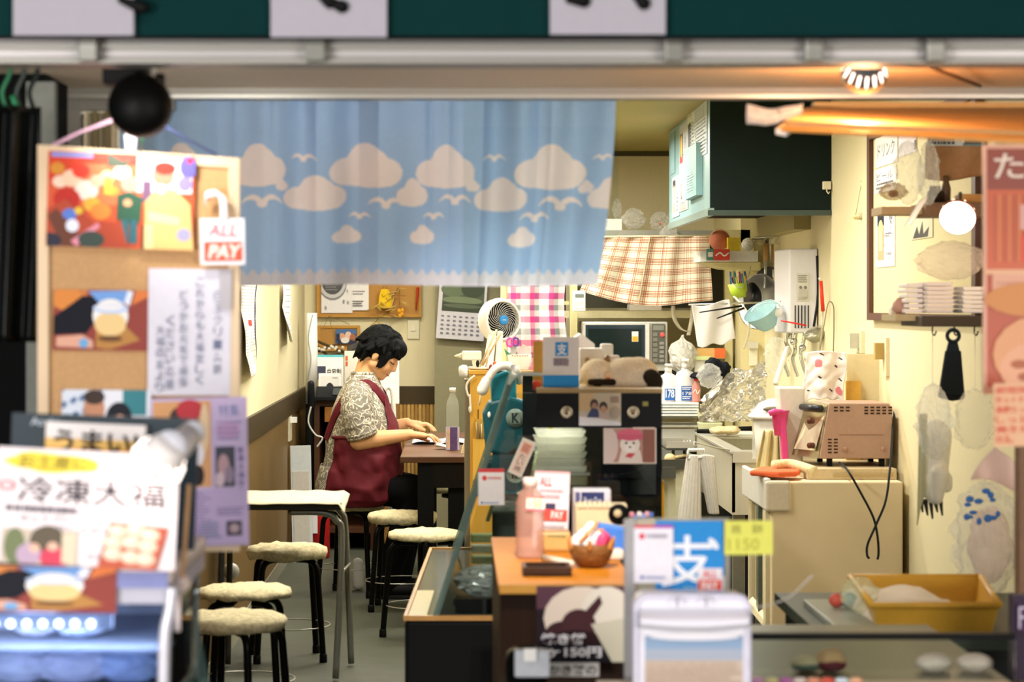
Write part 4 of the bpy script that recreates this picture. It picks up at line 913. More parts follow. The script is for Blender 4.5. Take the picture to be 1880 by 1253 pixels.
# clear bags and carton on the top shelf
zt = PZ(423, 13.7)
b = MB(); b.box(PX(1106, 13.9), PX(1141, 13.9), 13.85, 14.0, zt, PZ(402, 13.85), M('#dedbd4', .5)); single(b, 'small_carton', 'small white carton at the left end of the top kitchen shelf', 'carton', bevel=.003)
for k, (x, y, rx, rz, lab) in enumerate(((1133, 388, .026, .06, 'clear twisted bag standing on the small white carton'), (1163, 402, .06, .06, 'rounded clear plastic bag on the top shelf beside the small carton'), (1213, 407, .055, .055, 'clear bag with a red dot on the top shelf next to the hood'))):
    b = MB(); c = P(x, y, 13.78 if k else 13.9); c.z = max(c.z, (zt if k else PZ(402, 13.85)) + rz * .98); crumple(b, c, rx, .05, rz, BAG, .3, 6, 30, seed=k * 5)
    o = tag(b.build('plastic_bag'), lab, 'bag', None)
    if k == 2: MB().ell(P(1212, 411, 13.70), .006, .004, .006, M('#d63a3a', .5), 8).build('red_dot', o)
b = MB(); crumple(b, P(1228, 438, 13.64), .05, .025, .075, BAG, .4, 7, 30, seed=21); b.build('tmp3'); bpy.data.objects.remove(bpy.data.objects['tmp3']); single(b, 'hanging_plastic_bag', 'clear plastic bag hanging over the plaid curtain below the top shelf', 'bag')
# right part: cupboard, bracket shelf and tools
t = thing('wall_cupboard', 'cream wall shelf with a curved bracket under the range hood', 'shelf', P(1350, 480, 13.2))
cp2 = M('#cfc590', .45, n=.04)
MB().pbox(1316, 422, 1400, 446, 13.5, .35, cp2).build('top_panel', t); MB().pbox(1285, 461, 1392, 481, 13.1, .35, M('#e4e2da', .4)).build('front_board', t, bevel=.002)
b = MB(); b.prism([P(1290, 482, 13.12), P(1396, 482, 13.12), P(1396, 497, 13.12), P(1330, 494, 13.12), P(1305, 488, 13.12)], (0, .3, 0), cp2); b.build('bracket', t)
MB().box(PX(1385, 13.3), PX(1400, 13.3), 13.3, 13.48, PZ(500, 13.3), PZ(440, 13.3), cp2).build('side_panel', t)
b = MB(); b.lathe(P(1322, 441, 13.35), [(.0, 0), (.062, 0), (.062, .003), (0, .003)], M('#c9775a', .6, n=.2, scale=25), 28, (.15, -1, .1)); t = thing('paper_fan', 'round reddish paper fan standing on the wall shelf by the hood', 'fan', P(1322, 461, 13.35)); b.build('fan_leaf', t); MB().tube([P(1322 + 19.2 * cos(w), 441 + 19.2 * sin(w), 13.345) for w in [k * pi / 14 for k in range(28)]], .003, M('#d9c8a0', .5), 6, closed=True).build('rim', t); MB().tube([P(1328, 458, 13.34), P(1332, 472, 13.30)], .004, M('#d9c8a0', .5), 8).build('handle', t)
b = MB(); b.pbox(1336, 436, 1360, 461, 13.3, .05, M('#e6c63d', .5, n=.15, scale=30)); single(b, 'yellow_packet', 'yellow food packet on the wall shelf next to the paper fan', 'packet', bevel=.003)
b = MB(); crumple(b, P(1373, 449, 13.3), .035, .03, .036, M('#ece8de', .5), .2, 5, 20, seed=4); single(b, 'white_pouch', 'crumpled white pouch right of the yellow packet', 'pouch')
b = MB(); b.pbox(1298, 457, 1311, 478, 13.02, .05, M('#4f7f74', .5)); b.pbox(1300, 463, 1309, 472, 13.018, .004, M('#dad7c8', .5)); single(b, 'green_packet', 'small green packet at the left end of the wall shelf front', 'packet')
b = MB(); b.pbox(1311, 458, 1340, 478, 13.0, .06, M('#c0402f', .5)); t = thing('red_packet', 'small red box with a white wave beside the green packet', 'packet', P(1325, 478, 13.0)); b.build('carton', t, bevel=.001); MB().tube(bezier([P(1314, 470, 12.998), P(1322, 464, 12.998), P(1330, 470, 12.998), P(1338, 464, 12.998)], 6), .004, M('#e7e2da', .5), 6).build('wave_print', t)
# green cup with pens
t = thing('pen_cup', 'lime green cup full of pens hanging below the wall shelf', 'cup', P(1355, 547, 12.7))
b = MB(); b.lathe(P(1357, 547, 12.7), [(.036, 0), (.052, .075), (.049, .075), (.034, .006), (0, .006)], M('#aac43a', .35, n=.04), 24, (-.12, 0, 1)); b.build('cup', t)
R = random.Random(2)
pens = ['#2c5d8c', '#2c3f5e', '#d9742a', '#257a6d', '#c7b83a', '#1e2b33', '#a33b4a', '#3f8aa6', '#d9a22a', '#22506e']
for k, c in enumerate(pens): 
    x = 1340 + k * 3.4; o = MB().tube([P(x + 3, 535, 12.7 + R.uniform(-.02, .02)), P(x - 2 + R.uniform(-3, 3), 498 + R.uniform(0, 16), 12.7)], .0055, M(c, .4), 8); single(o, 'pen', ['blue', 'navy', 'orange', 'green', 'mustard', 'black', 'dark red', 'light blue', 'yellow', 'deep blue'][k] + ' pen standing in the lime green cup', 'pen', 'pens in the lime green cup')
MB().tube(bezier([P(1344, 520, 12.66), P(1362, 528, 12.64), P(1376, 500, 12.7), P(1378, 490, 12.75)], 8), .002, STEEL, 6).build('wire', t)
# rail with hooks, pans
t = thing('hook_rail', 'steel rail with wire hooks under the hood', 'rail', P(1412, 436, 12.9)); MB().tube([P(1385, 437, 12.9), P(1446, 432, 12.9)], .005, STEEL, 8).build('rail', t)
for k in range(4): MB().tube(bezier([P(1396 + k * 11, 436, 12.88), P(1392 + k * 11, 446, 12.88), P(1400 + k * 11, 448, 12.88), P(1403 + k * 11, 438, 12.88)], 5), .002, STEEL, 6).build('hook', t)
def pan(x, y, Y, r, hx, hy, lab, m):
    t = thing('frying_pan', lab, 'pan', P(x, y, Y)); ax = Vector((-.75, -.62, .1)); 
    MB().lathe(P(x, y, Y), [(0, 0), (r * .8, 0), (r, .04), (r * .97, .04), (r * .78, .006), (0, .006)], m, 28, ax, 1, 1).build('pan_body', t)
    MB().tube([P(x + 2, y - 26, Y - .02), P(hx, hy + 30, Y - .02)], .007, STEEL, 8).build('shank', t); MB().tube([P(hx, hy + 32, Y - .02), P(hx, hy, Y - .02)], [.012, .014], M('#a8824e', .5, n=.1), 10).build('handle', t)
pan(1402, 555, 12.9, .15, 1406, 447, 'large steel frying pan with wooden handle hanging left of the water heater', M('#8b8c8c', .3, .8, .06))
pan(1418, 535, 13.15, .13, 1420, 448, 'darker frying pan hanging behind the large steel one', M('#4f5052', .35, .7, .06))
b = MB(); b.lathe(P(1386, 548, 12.8), [(0, 0), (.07, 0), (.085, .02)], M('#2d2e30', .4, .5), 22, (-.9, -.4, 0)); single(b, 'pan_cover', 'dark round pan lid hanging in front of the pans, left of the water heater', 'lid')
# water heater on the right wall
t = thing('water_heater', 'white wall mounted water heater with slots on the right kitchen wall', 'water heater', (XR, 11.6, PZ(610, 11.5)))
wx0, wx1 = PX(1449, 11.5), XR - .005; wz0, wz1 = PZ(612, 11.5), PZ(457, 11.5)
b = MB(); b.hexa([(wx0, 11.5, wz0), (wx1, 11.5, wz0), (wx1, 11.5, wz1), (wx0, 11.5, wz1)], [(wx0 - .035, 11.78, wz0), (wx1, 11.78, wz0), (wx1, 11.78, wz1), (wx0 - .035, 11.78, wz1)], M('#d9d7da', .35, n=.02)); b.build('case', t, bevel=.008)
for k in range(5): MB().pbox(1459 + k * 6, 561, 1461 + k * 6, 603, 11.497, .005, M('#2b2e3a', .5)).build('vent_slot', t)
p, q = pic_at(1463, 503, 1485, 553, 11.496, '#d3d1c4', .002); p.lines(.1, .05, .9, .35, 4, '#8e8d85').ell(.3, .5, .12, .06, '#77766e').ell(.7, .5, .12, .06, '#77766e').rect(.15, .6, .85, .85, '#b9b7ab').lines(.1, .88, .9, .98, 2, '#8e8d85'); hang(p, q, 'rating_label', '', '', parent=t)
MB().ell(P(1433, 554, 11.66), .004, .006, .004, M('#c94a43', .4), 10).build('red_badge', t)
b = MB(); 
b.lathe((wx0 + .02, 11.62, wz0 - .03), [(.012, 0), (.012, .035)], CHROME, 12); b.build('pipe_stub', t)
for k, x in enumerate((1446, 1462, 1478)): MB().tube(bezier([P(x, 608, 11.6), P(x - 3, 628, 11.6), P(x + 4 - k * 6, 645, 11.6), P(x - 6, 662, 11.65), P(x + 2, 690, 11.7)], 6), .009, CHROME, 10).build('water_pipe', t)
for k, (x, y) in enumerate(((1458, 628), (1474, 640), (1484, 660))): MB().lathe(P(x, y, 11.52), [(.014, 0), (.018, .01), (.012, .025), (.008, .03)], CHROME, 14, (-.3, -1, .1)).build('valve', t)
b = MB(); b.tube(bezier([P(1447, 640, 11.4), P(1442, 650, 11.3), P(1432, 680, 11.25), P(1424, 705, 11.2)], 8), .013, M('#e5e3df', .35), 12); single(b, 'white_hose', 'thick white spout hose hanging from the heater over the sink', 'hose')
b = MB(); b.tube(bezier([P(1500, 470, 11.5), P(1502, 540, 11.5), P(1494, 600, 11.5)], 8), .006, M('#1c1e22', .5), 8); single(b, 'black_cable', 'black cable down the right side of the water heater', 'cable')
# colander bowl and red strainer
t = thing('plastic_colander', 'pale blue translucent bowl tilted in front of the pans', 'bowl', P(1405, 590, 11.62)); MB().lathe(P(1412, 600, 11.62), [(.04, 0), (.055, .02), (.085, .095), (.088, .097), (.08, .09), (.05, .02), (0, .015)], M('#b7dbe0', .25, n=.0, trans=.25), 28, (-.5, -.35, .8)).build('bowl', t); MB().tube([P(1380 + 26 * (1 - cos(w)) , 573 - 24 * sin(w) * .5 - 10 * (1 - cos(w)) * .5, 11.57) for w in [k * pi / 10 for k in range(11)]], .004, M('#c8e4e8', .3), 8).build('rim', t)
b = MB(); b.lathe(P(1431, 574, 11.6), [(.015, 0), (.022, .01), (.022, .05), (.012, .06)], WHITE, 16, (-.3, -1, 0)); single(b, 'suction_hook', 'white suction knob on the heater front holding the red strainer', 'knob')
t = thing('red_strainer', 'wire strainer with a red handle hanging in front of the water heater', 'strainer', P(1490, 620, 11.35)); MB().lathe(P(1496, 610, 11.35), [(0, -.05), (.03, -.043), (.05, -.02), (.056, 0)], M('#b8b59c', .35, .5, trans=.35), 24, (-.3, -.25, .9)).build('mesh_bowl', t); MB().tube([P(1480, 598, 11.35), P(1434, 589, 11.4)], .004, M('#d6322b', .4), 8).build('handle', t)
MB().tube([P(1496 + 19 * cos(w), 607 + 6 * sin(w) - 6 * cos(w), 11.34) for w in [k * pi / 12 for k in range(24)]], .003, STEEL, 6, closed=True).build('rim', t)
t = thing('red_ladle', 'tool with a red grip hanging on the right wall beside the water heater', 'ladle', (XR - .02, 11.2, PZ(650, 11.2))); MB().tube([P(1507, 516, 11.15), P(1511, 572, 11.15)], [.008, .009], M('#dd3a25', .4), 10).build('grip', t); MB().tube([P(1511, 572, 11.15), P(1509, 600, 11.15), P(1504, 640, 11.15)], .003, STEEL, 8).build('shaft', t); MB().tube([P(1503, 511, 11.15), P(1507, 514, 11.15)], .005, WHITE, 8).build('hook', t)
b = MB(); b.tube(bezier([P(1504, 650, 10.95), P(1514, 590, 10.95), P(1521, 556, 10.95), P(1530, 562, 10.95), P(1531, 600, 10.95), P(1530, 648, 10.95)], 8), .0028, M('#8f8a70', .4, .5), 8); single(b, 'wire_whisk', 'long bent wire hook hanging on the right wall past the red grip tool', 'wire')
# cloths, tongs
def tow(u, v):
    x = (1270 + u * 70) * (1 - v) + (1281 + u * 69) * v; y = (560 + 4 * sin(u * 5) - 6 * u) * (1 - v) + (636 - 6 * u * u * 2 + 3 * sin(u * 12)) * v; p = P(x, y, 12.6); p.y += .012 * sin(u * 9 + v * 3); return p
single(MB().grid(tow, 30, 30, M('#e9e5e2', .85, n=.05, scale=200, transl=.15)), 'white_dishcloth', 'white dishcloth hanging below the wall shelf, right of the microwave', 'cloth', solid=.004)
b = MB(); b.tube([P(1264, 560, 12.62), P(1395, 556, 12.6)], .005, STEEL, 8); single(b, 'towel_rail', 'thin steel rail carrying the white dishcloth', 'rail')
t = thing('black_tongs', 'pair of long black tongs hanging across the white dishcloth', 'tongs', P(1330, 580, 12.5)); MB().tube([P(1284, 574, 12.5), P(1362, 562, 12.52)], [.003, .006], M('#242422', .4), 8).build('arm', t); MB().tube([P(1316, 585, 12.5), P(1366, 566, 12.52)], [.003, .006], M('#242422', .4), 8).build('arm', t)
b = MB(); b.tube(bezier([P(1346, 543, 12.69), P(1362, 560, 12.6), P(1374, 580, 12.45), P(1375, 610, 12.5), P(1366, 640, 12.6)], 8), .006, M('#d8d2bc', .5), 8); single(b, 'cream_hose', 'thin cream hose curling down beside the tongs', 'hose')
t = thing('cloth_strap', 'beige cloth strap looped from the shelf above the foam bundle', 'strap', P(1252, 610, 13.3))
b = MB(); pts = bezier([P(1236, 562, 13.78), P(1238, 585, 13.75), P(1250, 604, 13.75), P(1266, 610, 13.75)], 8); b.grid(lambda u, v: pts[int(u * (len(pts) - 1))] + Vector((.022 * (v - .5), .004, .0)), len(pts) - 1, 2, M('#d6cfba', .7)); b.build('loop', t, solid=.002)
b = MB(); pts2 = bezier([P(1272, 562, 13.78), P(1270, 585, 13.75), P(1266, 606, 13.75), P(1264, 616, 13.75)], 8); b.grid(lambda u, v: pts2[int(u * (len(pts2) - 1))] + Vector((.022 * (v - .5), .004, .0)), len(pts2) - 1, 2, M('#d6cfba', .7)); b.build('loop', t, solid=.002)
MB().tube([P(1232, 570, 13.79), P(1276, 570, 13.79)], .004, STEEL, 8).build('bar', t)
t = thing('wall_outlet', 'white outlet plate on the cream pillar below the pan', 'socket', (PX(1384, 13.48), 13.48, PZ(670, 13.48))); MB().pbox(1376, 630, 1391, 672, 13.485, .014, M('#e2dec8', .4)).build('plate', t, bevel=.002); MB().pbox(1374, 628, 1392, 640, 13.46, .03, M('#d8d5c8', .3, .3)).build('adapter', t)
b = MB(); crumple(b, P(1425, 655, 12.4), .06, .04, .10, BAG, .3, 6, 26, seed=13); single(b, 'clear_wrap', 'clear plastic sheet hanging behind the heater pipes', 'wrap')
# ---- back worktop with bottles
cz = .80
t = thing('kitchen_counter', 'low kitchen counter of steel under the back shelves with bottles on it', 'counter', (PX(1240, 12.4), 12.3, 0))
MB().box(.93, 1.7, 11.7, 13.3, .70, .73, STEEL).build('worktop', t); MB().box(.95, 1.68, 11.75, 13.25, 0, .70, M('#3f4038', .5)).build('body', t)
MB().box(PX(1060, 13.4), .92, 13.2, 13.7, 0, .78, M('#3b3a2e', .5)).build('side_body', t)
bzb = PZ(738, 11.9)
t = thing('rack_shelf', 'small dark steel rack under the white foam trays', 'rack', (PX(1248, 11.9), 11.95, .73))
MB().box(PX(1208, 11.8), PX(1290, 11.8), 11.8, 12.1, PZ(785, 11.8), PZ(781, 11.8), STEEL).build('board', t)
MB().box(PX(1208, 11.8), PX(1290, 11.8), 11.82, 12.1, PZ(769, 11.8), PZ(765, 11.8), M('#8c8d86', .35, .6)).build('board', t)
for x in (1210, 1286): MB().box(PX(x, 11.8), PX(x + 3, 11.8), 11.82, 11.84, .73, PZ(765, 11.8), STEEL).build('post', t); MB().box(PX(x, 11.8), PX(x + 3, 11.8), 12.07, 12.09, .73, PZ(765, 11.8), STEEL).build('post', t)
z0 = PZ(765, 11.8)
for k in range(5):
    b = MB(); b.box(PX(1210, 11.8), PX(1283, 11.8), 11.80, 12.08, z0 + .0005 + k * .014, z0 + .0115 + k * .014, [M('#e6e5e3', .4), M('#cfd9e0', .4), M('#e8e2de', .4), M('#d3dde4', .4), M('#edeceb', .4)][k])
    single(b, 'foam_tray', ['bottom white', 'pale blue second from bottom', 'middle pinkish white', 'pale blue second from top', 'topmost white'][k] + ' foam tray in the stack on the steel rack', 'tray', 'foam trays on the steel rack', bevel=.003)
zt_ = z0 + .0005 + 4 * .014 + .0115
def pump(x, top, Y, lab, prn, wide):
    X = PX(x, Y); t = thing('pump_bottle', lab, 'bottle', (X, Y, zt_)); h = PZ(top, Y) - zt_; k = wide
    MB().lathe((X, Y, zt_), [(k * .95, 0), (k, .008), (k, h * .58), (k * .8, h * .68), (.018, h * .74), (.018, h * .78)], M('#e3e1e2', .4, n=.03), 24, None, 1, .75).build('bottle_body', t)
    MB().lathe((X, Y, zt_ + h * .78), [(.017, 0), (.018, h * .1), (.010, h * .12), (.010, h * .16)], WHITE, 16).build('pump_collar', t)
    MB().box(X - .018, X + .018, Y - .035, Y + .012, zt_ + h * .93, zt_ + h, WHITE).build('pump_head', t, bevel=.006)
    p = Pic(k * 1.1, h * .34, '#2f62a8', .001); prn(p); hang(p, Vector((X + (k * .1), Y - k * .76 - .0015, zt_ + .006)), 'bottle_label', '', '', parent=t)
pump(1227, 668, 11.95, 'white pump bottle with a 178 label, left of the two on the foam trays', lambda p: p.text('178', .08, .15, .92, .8, '#e9ecf2', .02).rect(0, 0, 1, .1, '#e9ecf2'), .046)
pump(1258, 659, 11.92, 'white pump bottle with a blue printed label, right of the two on the foam trays', lambda p: p.lines(.08, .06, .95, .3, 2, '#e3e8f2', .6).text('178', .1, .4, .9, .62, '#e9ecf2').lines(.08, .7, .9, .95, 2, '#e3e8f2'), .050)
X = PX(1278, 11.86); t = thing('soda_bottle', 'red and pink soda bottle beside the pump bottles on the foam trays', 'bottle', (X, 11.86, zt_))
MB().lathe((X, 11.86, zt_), [(.019, 0), (.021, .01), (.019, .03), (.022, .055), (.020, .075), (.010, .098), (.010, .105)], M('#cf8a80', .3, n=.12, scale=60), 20).build('bottle_body', t); MB().lathe((X, 11.86, zt_ + .105), [(.012, 0), (.012, .014), (.010, .016)], M('#cf2a22', .4), 14).build('cap', t)
b = MB()
b.tube(bezier([(X - .016, 11.842, zt_ + .045), (X - .004, 11.838, zt_ + .062), (X + .004, 11.838, zt_ + .040), (X + .016, 11.843, zt_ + .06)], 6), .0022, M('#e9e2dc', .4), 6); b.build('swirl_print', t)
# cream egg trays and crumpled clear bag next to foil
for k in range(3):
    b = MB(); zc = .735 + k * .055; c = Vector((PX(1302, 11.75), 11.75, zc)); b.hexa([c + Vector(v) for v in ((-.045, -.05, 0), (.05, -.05, 0), (.05, .05, 0), (-.045, .05, 0))], [c + Vector(v) for v in ((-.055, -.06, .052), (.06, -.06, .052), (.06, .06, .052), (-.055, .06, .052))], M('#d9dcb2', .5))
    single(b, 'plastic_basket', ['bottom', 'middle', 'topmost'][k] + ' pale green basket in the stack left of the foil sheet', 'basket', 'pale green baskets by the foil', bevel=.004)
b = MB(); crumple(b, P(1302, 690, 11.75), .055, .05, .06, BAG, .35, 7, 30, seed=31); single(b, 'clear_bag', 'crinkled clear bag on the pale green baskets', 'bag')
# black cloth
b = MB()
for (x, y, rx, rz) in ((1312, 678, .05, .045), (1296, 688, .06, .02), (1280, 692, .035, .012), (1322, 686, .045, .04), (1308, 668, .035, .03), (1330, 676, .03, .03)): b.ell(P(x, y, 11.85), rx, .05, rz, M('#14171f', .8), 18, None, .5, 9)
remesh(b, 'black_cloth', None, .006, [M('#12151c', .85, n=.1)], 2); bpy.data.objects['black_cloth'].update_tag(); tag(bpy.data.objects['black_cloth'], 'rolled up black cloth lying behind the foil sheet on the bag', 'cloth')
# crumpled foil
def foil(u, v):
    x = 1285 + u * 128 + 8 * noise.noise(Vector((v * 5, 2, u))); top = 735 - 66 * sin(min(1, u * 1.1) * pi * .52) * (1 - .12 * sin(u * 11)); y = 776 * (1 - v) + top * v
    p = P(x, y, 11.35); n_ = abs(noise.noise(Vector((u * 4, v * 3.4, 3)))) * .09 + abs(noise.noise(Vector((u * 9, v * 8, 8)))) * .04 + abs(noise.noise(Vector((u * 19, v * 16, 2)))) * .012; p.y += n_ + .16 * u * (1 - .2 * v) - .05 * v + .06 * (v - .5) ** 2; p.z += .008 * noise.noise(Vector((u * 13, v * 11, 1))); return p
single(MB().grid(foil, 100, 70, M('#e6e5e1', .27, .85, n=.03), True), 'foil_sheet', 'crumpled silver foil splash sheet standing at the stove', 'foil')
# ---- stove and sink
t = thing('gas_stove', 'low steel gas stove between the glass case and the sink', 'stove', (PX(1245, 11.0), 11.0, 0))
MB().box(.82, 1.10, 10.8, 11.6, .68, .72, M('#55564f', .35, .6)).build('top_plate', t); MB().box(.84, 1.08, 10.82, 11.58, .0, .68, M('#c8c4a6', .5, n=.04)).build('body', t)
MB().box(.90, .935, 10.79, 10.82, .15, .62, M('#b88b1e', .4)).build('front_strip', t)
MB().box(PX(1215, 10.78), PX(1240, 10.78), 10.76, 10.82, PZ(878, 10.78), PZ(858, 10.78), M('#5d5e58', .35, .6)).build('rim', t)
t = thing('wire_tray', 'small square steel tray with metal clips on the stove', 'tray', (PX(1248, 10.95), 10.95, .78))
MB().box(PX(1222, 10.9), PX(1272, 10.9), 10.85, 11.15, PZ(822, 10.9) - .01, PZ(822, 10.9), M('#4d4f4c', .3, .7)).build('plate', t)
for a in ((1222, 1272, 10.85, 10.86), (1222, 1272, 11.14, 11.15)): MB().box(PX(a[0], 10.9), PX(a[1], 10.9), a[2], a[3], PZ(822, 10.9), PZ(810, 10.9), STEEL).build('rim_bar', t)
MB().box(PX(1233, 10.9), PX(1238, 10.9), 10.88, 10.9, .72, PZ(822, 10.9), M('#3c3d3a', .4, .6)).build('leg', t); MB().box(PX(1262, 10.9), PX(1267, 10.9), 11.1, 11.12, .72, PZ(822, 10.9), M('#3c3d3a', .4, .6)).build('leg', t)
R = random.Random(9)
for k in range(9): 
    q = P(1240 + k * 3.4, 812, 10.95); q.z = PZ(822, 10.9) + .012; MB().tube([q, q + Vector((R.uniform(-.02, .02), R.uniform(-.05, .05), R.uniform(0, .022)))], .004, CHROME, 6).build('clip', t)
t = thing('wooden_ladle', 'pale wooden ladle lying on the stove in front of the wire tray', 'ladle', P(1240, 846, 10.75)); MB().ell(P(1230, 842, 10.84), .026, .03, .022, M('#cdb98c', .5, n=.08), 16).build('bowl', t); MB().tube([P(1236, 841, 10.84), P(1262, 836, 10.88)], .008, M('#cdb98c', .5, n=.08), 8).build('handle', t)
t = thing('sink', 'deep stainless steel sink with its corner toward the viewer', 'sink', (1.42, 10.8, .55))
SX0, SX1, SY0, SY1, SZ = 1.165, 1.68, 10.15, 11.65, .785; WS = M('#d6d2c0', .36, .4, .06, streak='z')
MB().box(SX0, SX1, SY0, SY0 + .012, .54, SZ, WS).build('front_wall', t); MB().box(SX0, SX0 + .012, SY0, SY1, .54, SZ, WS).build('side_wall', t); MB().box(SX1 - .012, SX1, SY0, SY1, .54, SZ, WS).build('side_wall', t); MB().box(SX0, SX1, SY1 - .012, SY1, .54, SZ, WS).build('rear_wall', t); MB().box(SX0, SX1, SY0, SY1, .53, .54, WS).build('basin_floor', t)
for q in ((SX0 - .01, SX1, SY0 - .012, SY0 + .07), (SX0 - .01, SX1, SY1 - .35, SY1), (SX0 - .01, SX0 + .05, SY0 + .07, SY1 - .35)): MB().box(q[0], q[1], q[2], q[3], SZ, SZ + .014, STEEL).build('rim', t, bevel=.003)
MB().box(SX0, SX1, SY0 - .014, SY0, SZ - .035, SZ + .01, STEEL).build('front_lip', t)
for q in ((SX0 + .01, SY0 + .05), (SX0 + .01, SY1 - .08)): MB().box(q[0], q[0] + .05, q[1], q[1] + .05, 0, .53, M('#8d8e84', .35, .7)).build('leg', t)
MB().box(SX0 + .10, SX1, SY0 + .3, SY0 + .34, 0, .52, M('#1c1c18', .6)).build('lower_panel', t)
b = MB(); b.ell(P(1302, 793, 11.3), .05, .05, .018, M('#d9c39a', .7, n=.15), 18, None, .4, 8); b.ell(P(1322, 793, 11.3), .045, .05, .02, M('#dcd0b4', .7), 18, None, .4, 8); q = min(v.z for v in b.v); b.v = [v + Vector((.05, 0, SZ + .016 - q)) for v in b.v]; remesh(b, 'beige_rag', None, .005, [M('#d6c39c', .8, n=.15)], 1); tag(bpy.data.objects['beige_rag'], 'crumpled beige rag on the rear rim of the sink', 'rag')
for k, (x0, x1) in enumerate(((1280, 1324), (1335, 1378))):
    b = MB(); b.tube([Vector((PX(x0, 11.55), 11.55, SZ + .024 + .01 * k)), Vector((PX(x1, 11.55), 11.5, SZ + .026 + .01 * k))], [.010, .014], BLACK, 8); single(b, 'knife_handle', ['black handled knife on the left of the sink rear rim', 'black handled knife on the right of the sink rear rim'][k], 'knife')
b = MB(); b.box(PX(1344, 11.42), PX(1382, 11.42), 11.38, 11.46, SZ + .0145, SZ + .03, WHITE); single(b, 'cutting_block', 'small white board on the sink rear rim beside the knives', 'board', bevel=.003)
# white towels on a hanger
hx, hy = PX(1277, 10.05), 10.05
t = thing('towel_hanger', 'white plastic hanger hooked on the front of the sink', 'hanger', P(1277, 838, hy))
MB().tube([P(1262, 842, hy), P(1264, 826, hy), P(1292, 826, hy), P(1296, 840, hy), P(1262, 842, hy)], .006, WHITE, 8).build('frame', t); MB().tube([P(1274, 826, hy), P(1274, 812, hy), Vector((1.09, hy + .05, .815)), Vector((1.158, 10.17, .80))], .003, STEEL, 6).build('hook', t)
def sock(ax, bx, ay, by, w0, w1, lab, ph, lean):
    def f(u, v):
        x = ax + (bx - ax) * v + (u - .5) * (w0 + (w1 - w0) * v); y = ay + (by - ay) * v - 3 * cos((u - .5) * 3) * (1 - v); p = P(x, y, 10.062); p.y += -.022 * cos((u - .5) * pi) + .006 * sin(u * 40) * .3 + lean * v; return p
    b = MB(); b.grid(f, 30, 40, lambda u, v: M('#d8d4cc', .9, n=.06) if int(u * 15) % 2 else M('#cfcbc2', .9, n=.06))
    b.grid(lambda u, v: f(1 - u, v) + Vector((0, .03, 0)), 12, 20, M('#cfcbc2', .9)); return single(b, 'ribbed_towel', lab, 'towel', 'white ribbed towels on the hanger', solid=.004)
sock(1274, 1266, 838, 962, 24, 43, 'left white ribbed towel hanging from the hanger at the sink', 0, .0); sock(1296, 1312, 838, 945, 30, 18, 'right white ribbed towel drooping along the sink side', 1, .02)

# ================================================================ RIGHT SIDE: CABINET, TOASTER, BUCKETS
fy, fx0, fx1, fz0, fz1 = 9.2, PX(1415, 9.2), 1.705, PZ(1160, 9.2), PZ(885, 9.2)
t = thing('chest_freezer', 'cream chest cabinet with rounded white corner against the right wall, toaster oven on top', 'freezer', ((fx0 + fx1) / 2, 9.58, 0))
FC = M('#f3dfbb', .45, n=.03, scale=10)
MB().box(fx0 + .004, fx1, fy, 9.95, fz0 - .0, fz1, FC).build('body', t, bevel=.006); MB().box(fx0 + .03, fx1 - .02, fy + .02, 9.93, 0, fz0, M('#4b4433', .6)).build('base', t)
MB().box(fx0 + .10, fx1 - .09, fy - .003, fy + .004, fz0 + .01, PZ(1100, 9.2), M('#a98a5a', .5)).build('front_patch', t)['label'] = 'brown lower patch'
MB().box(fx0 - .02, fx0 + .0, fy - .004, 9.96, PZ(938, 9.2), fz1 + .012, M('#d3d2cc', .4)).build('handle_bar', t, bevel=.006); MB().box(fx0 - .021, fx0 + .075, fy - .014, fy + .02, PZ(940, 9.2), fz1 + .004, M('#e2d5c0', .35)).build('corner_cap', t, bevel=.010)
for k in range(3): MB().box(fx0 - .012 + 0 * k, fx0 + .004, fy + .06 + k * .22, fy + .13 + k * .22, fz0, PZ(940, 9.2), [CREAM, M('#4f5a52', .3), M('#b9b08e', .4)][k]).build('door_strip', t)
b = MB(); b.box(PX(1482, 9.3), 1.70, 9.3, 9.9, fz1 + .001, fz1 + .042, M('#cdbb97', .5, n=.08)); b.box(PX(1530, 9.295), PX(1640, 9.295), 9.296, 9.3, fz1 + .012, fz1 + .026, M('#b39f78', .5)); single(b, 'tray_board', 'beige wooden board under the toaster oven', 'board', bevel=.002)
tz = fz1 + .044; ty0, ty1 = 9.42, 9.8
t = thing('toaster_oven', 'dusty pink toaster oven on the beige board, glass door facing left', 'toaster oven', (PX(1570, 9.42), 9.6, tz))
PK = M('#b59482', .45, n=.04)
tx0b, tx0t, tx1 = PX(1504, ty0), PX(1522, ty0), PX(1638, ty0); tb, tt = tz + .03, PZ(741, ty0)
b = MB(); b.prism([(tx0b, ty0, tb), (tx1, ty0, tb), (tx1, ty0, tt - .02), (tx1 - .012, ty0, tt), (tx0t, ty0, tt)], (0, .32, 0), PK); b.build('body', t, bevel=.004)
d = MB(); d.hexa([(tx0b - .085, ty0 + .16, tb + .005), (tx0b - .002, ty0 + .01, tb + .0), (tx0t - .003, ty0 + .01, tt - .004), (tx0t - .07, ty0 + .15, tt - .004)], [(tx0b - .07, ty0 + .3, tb + .005), (tx0b - .002, ty0 + .31, tb), (tx0t - .003, ty0 + .31, tt - .004), (tx0t - .06, ty0 + .3, tt - .004)], M('#a99f7c', .2, .6, .1)); d = d.build('door', t)
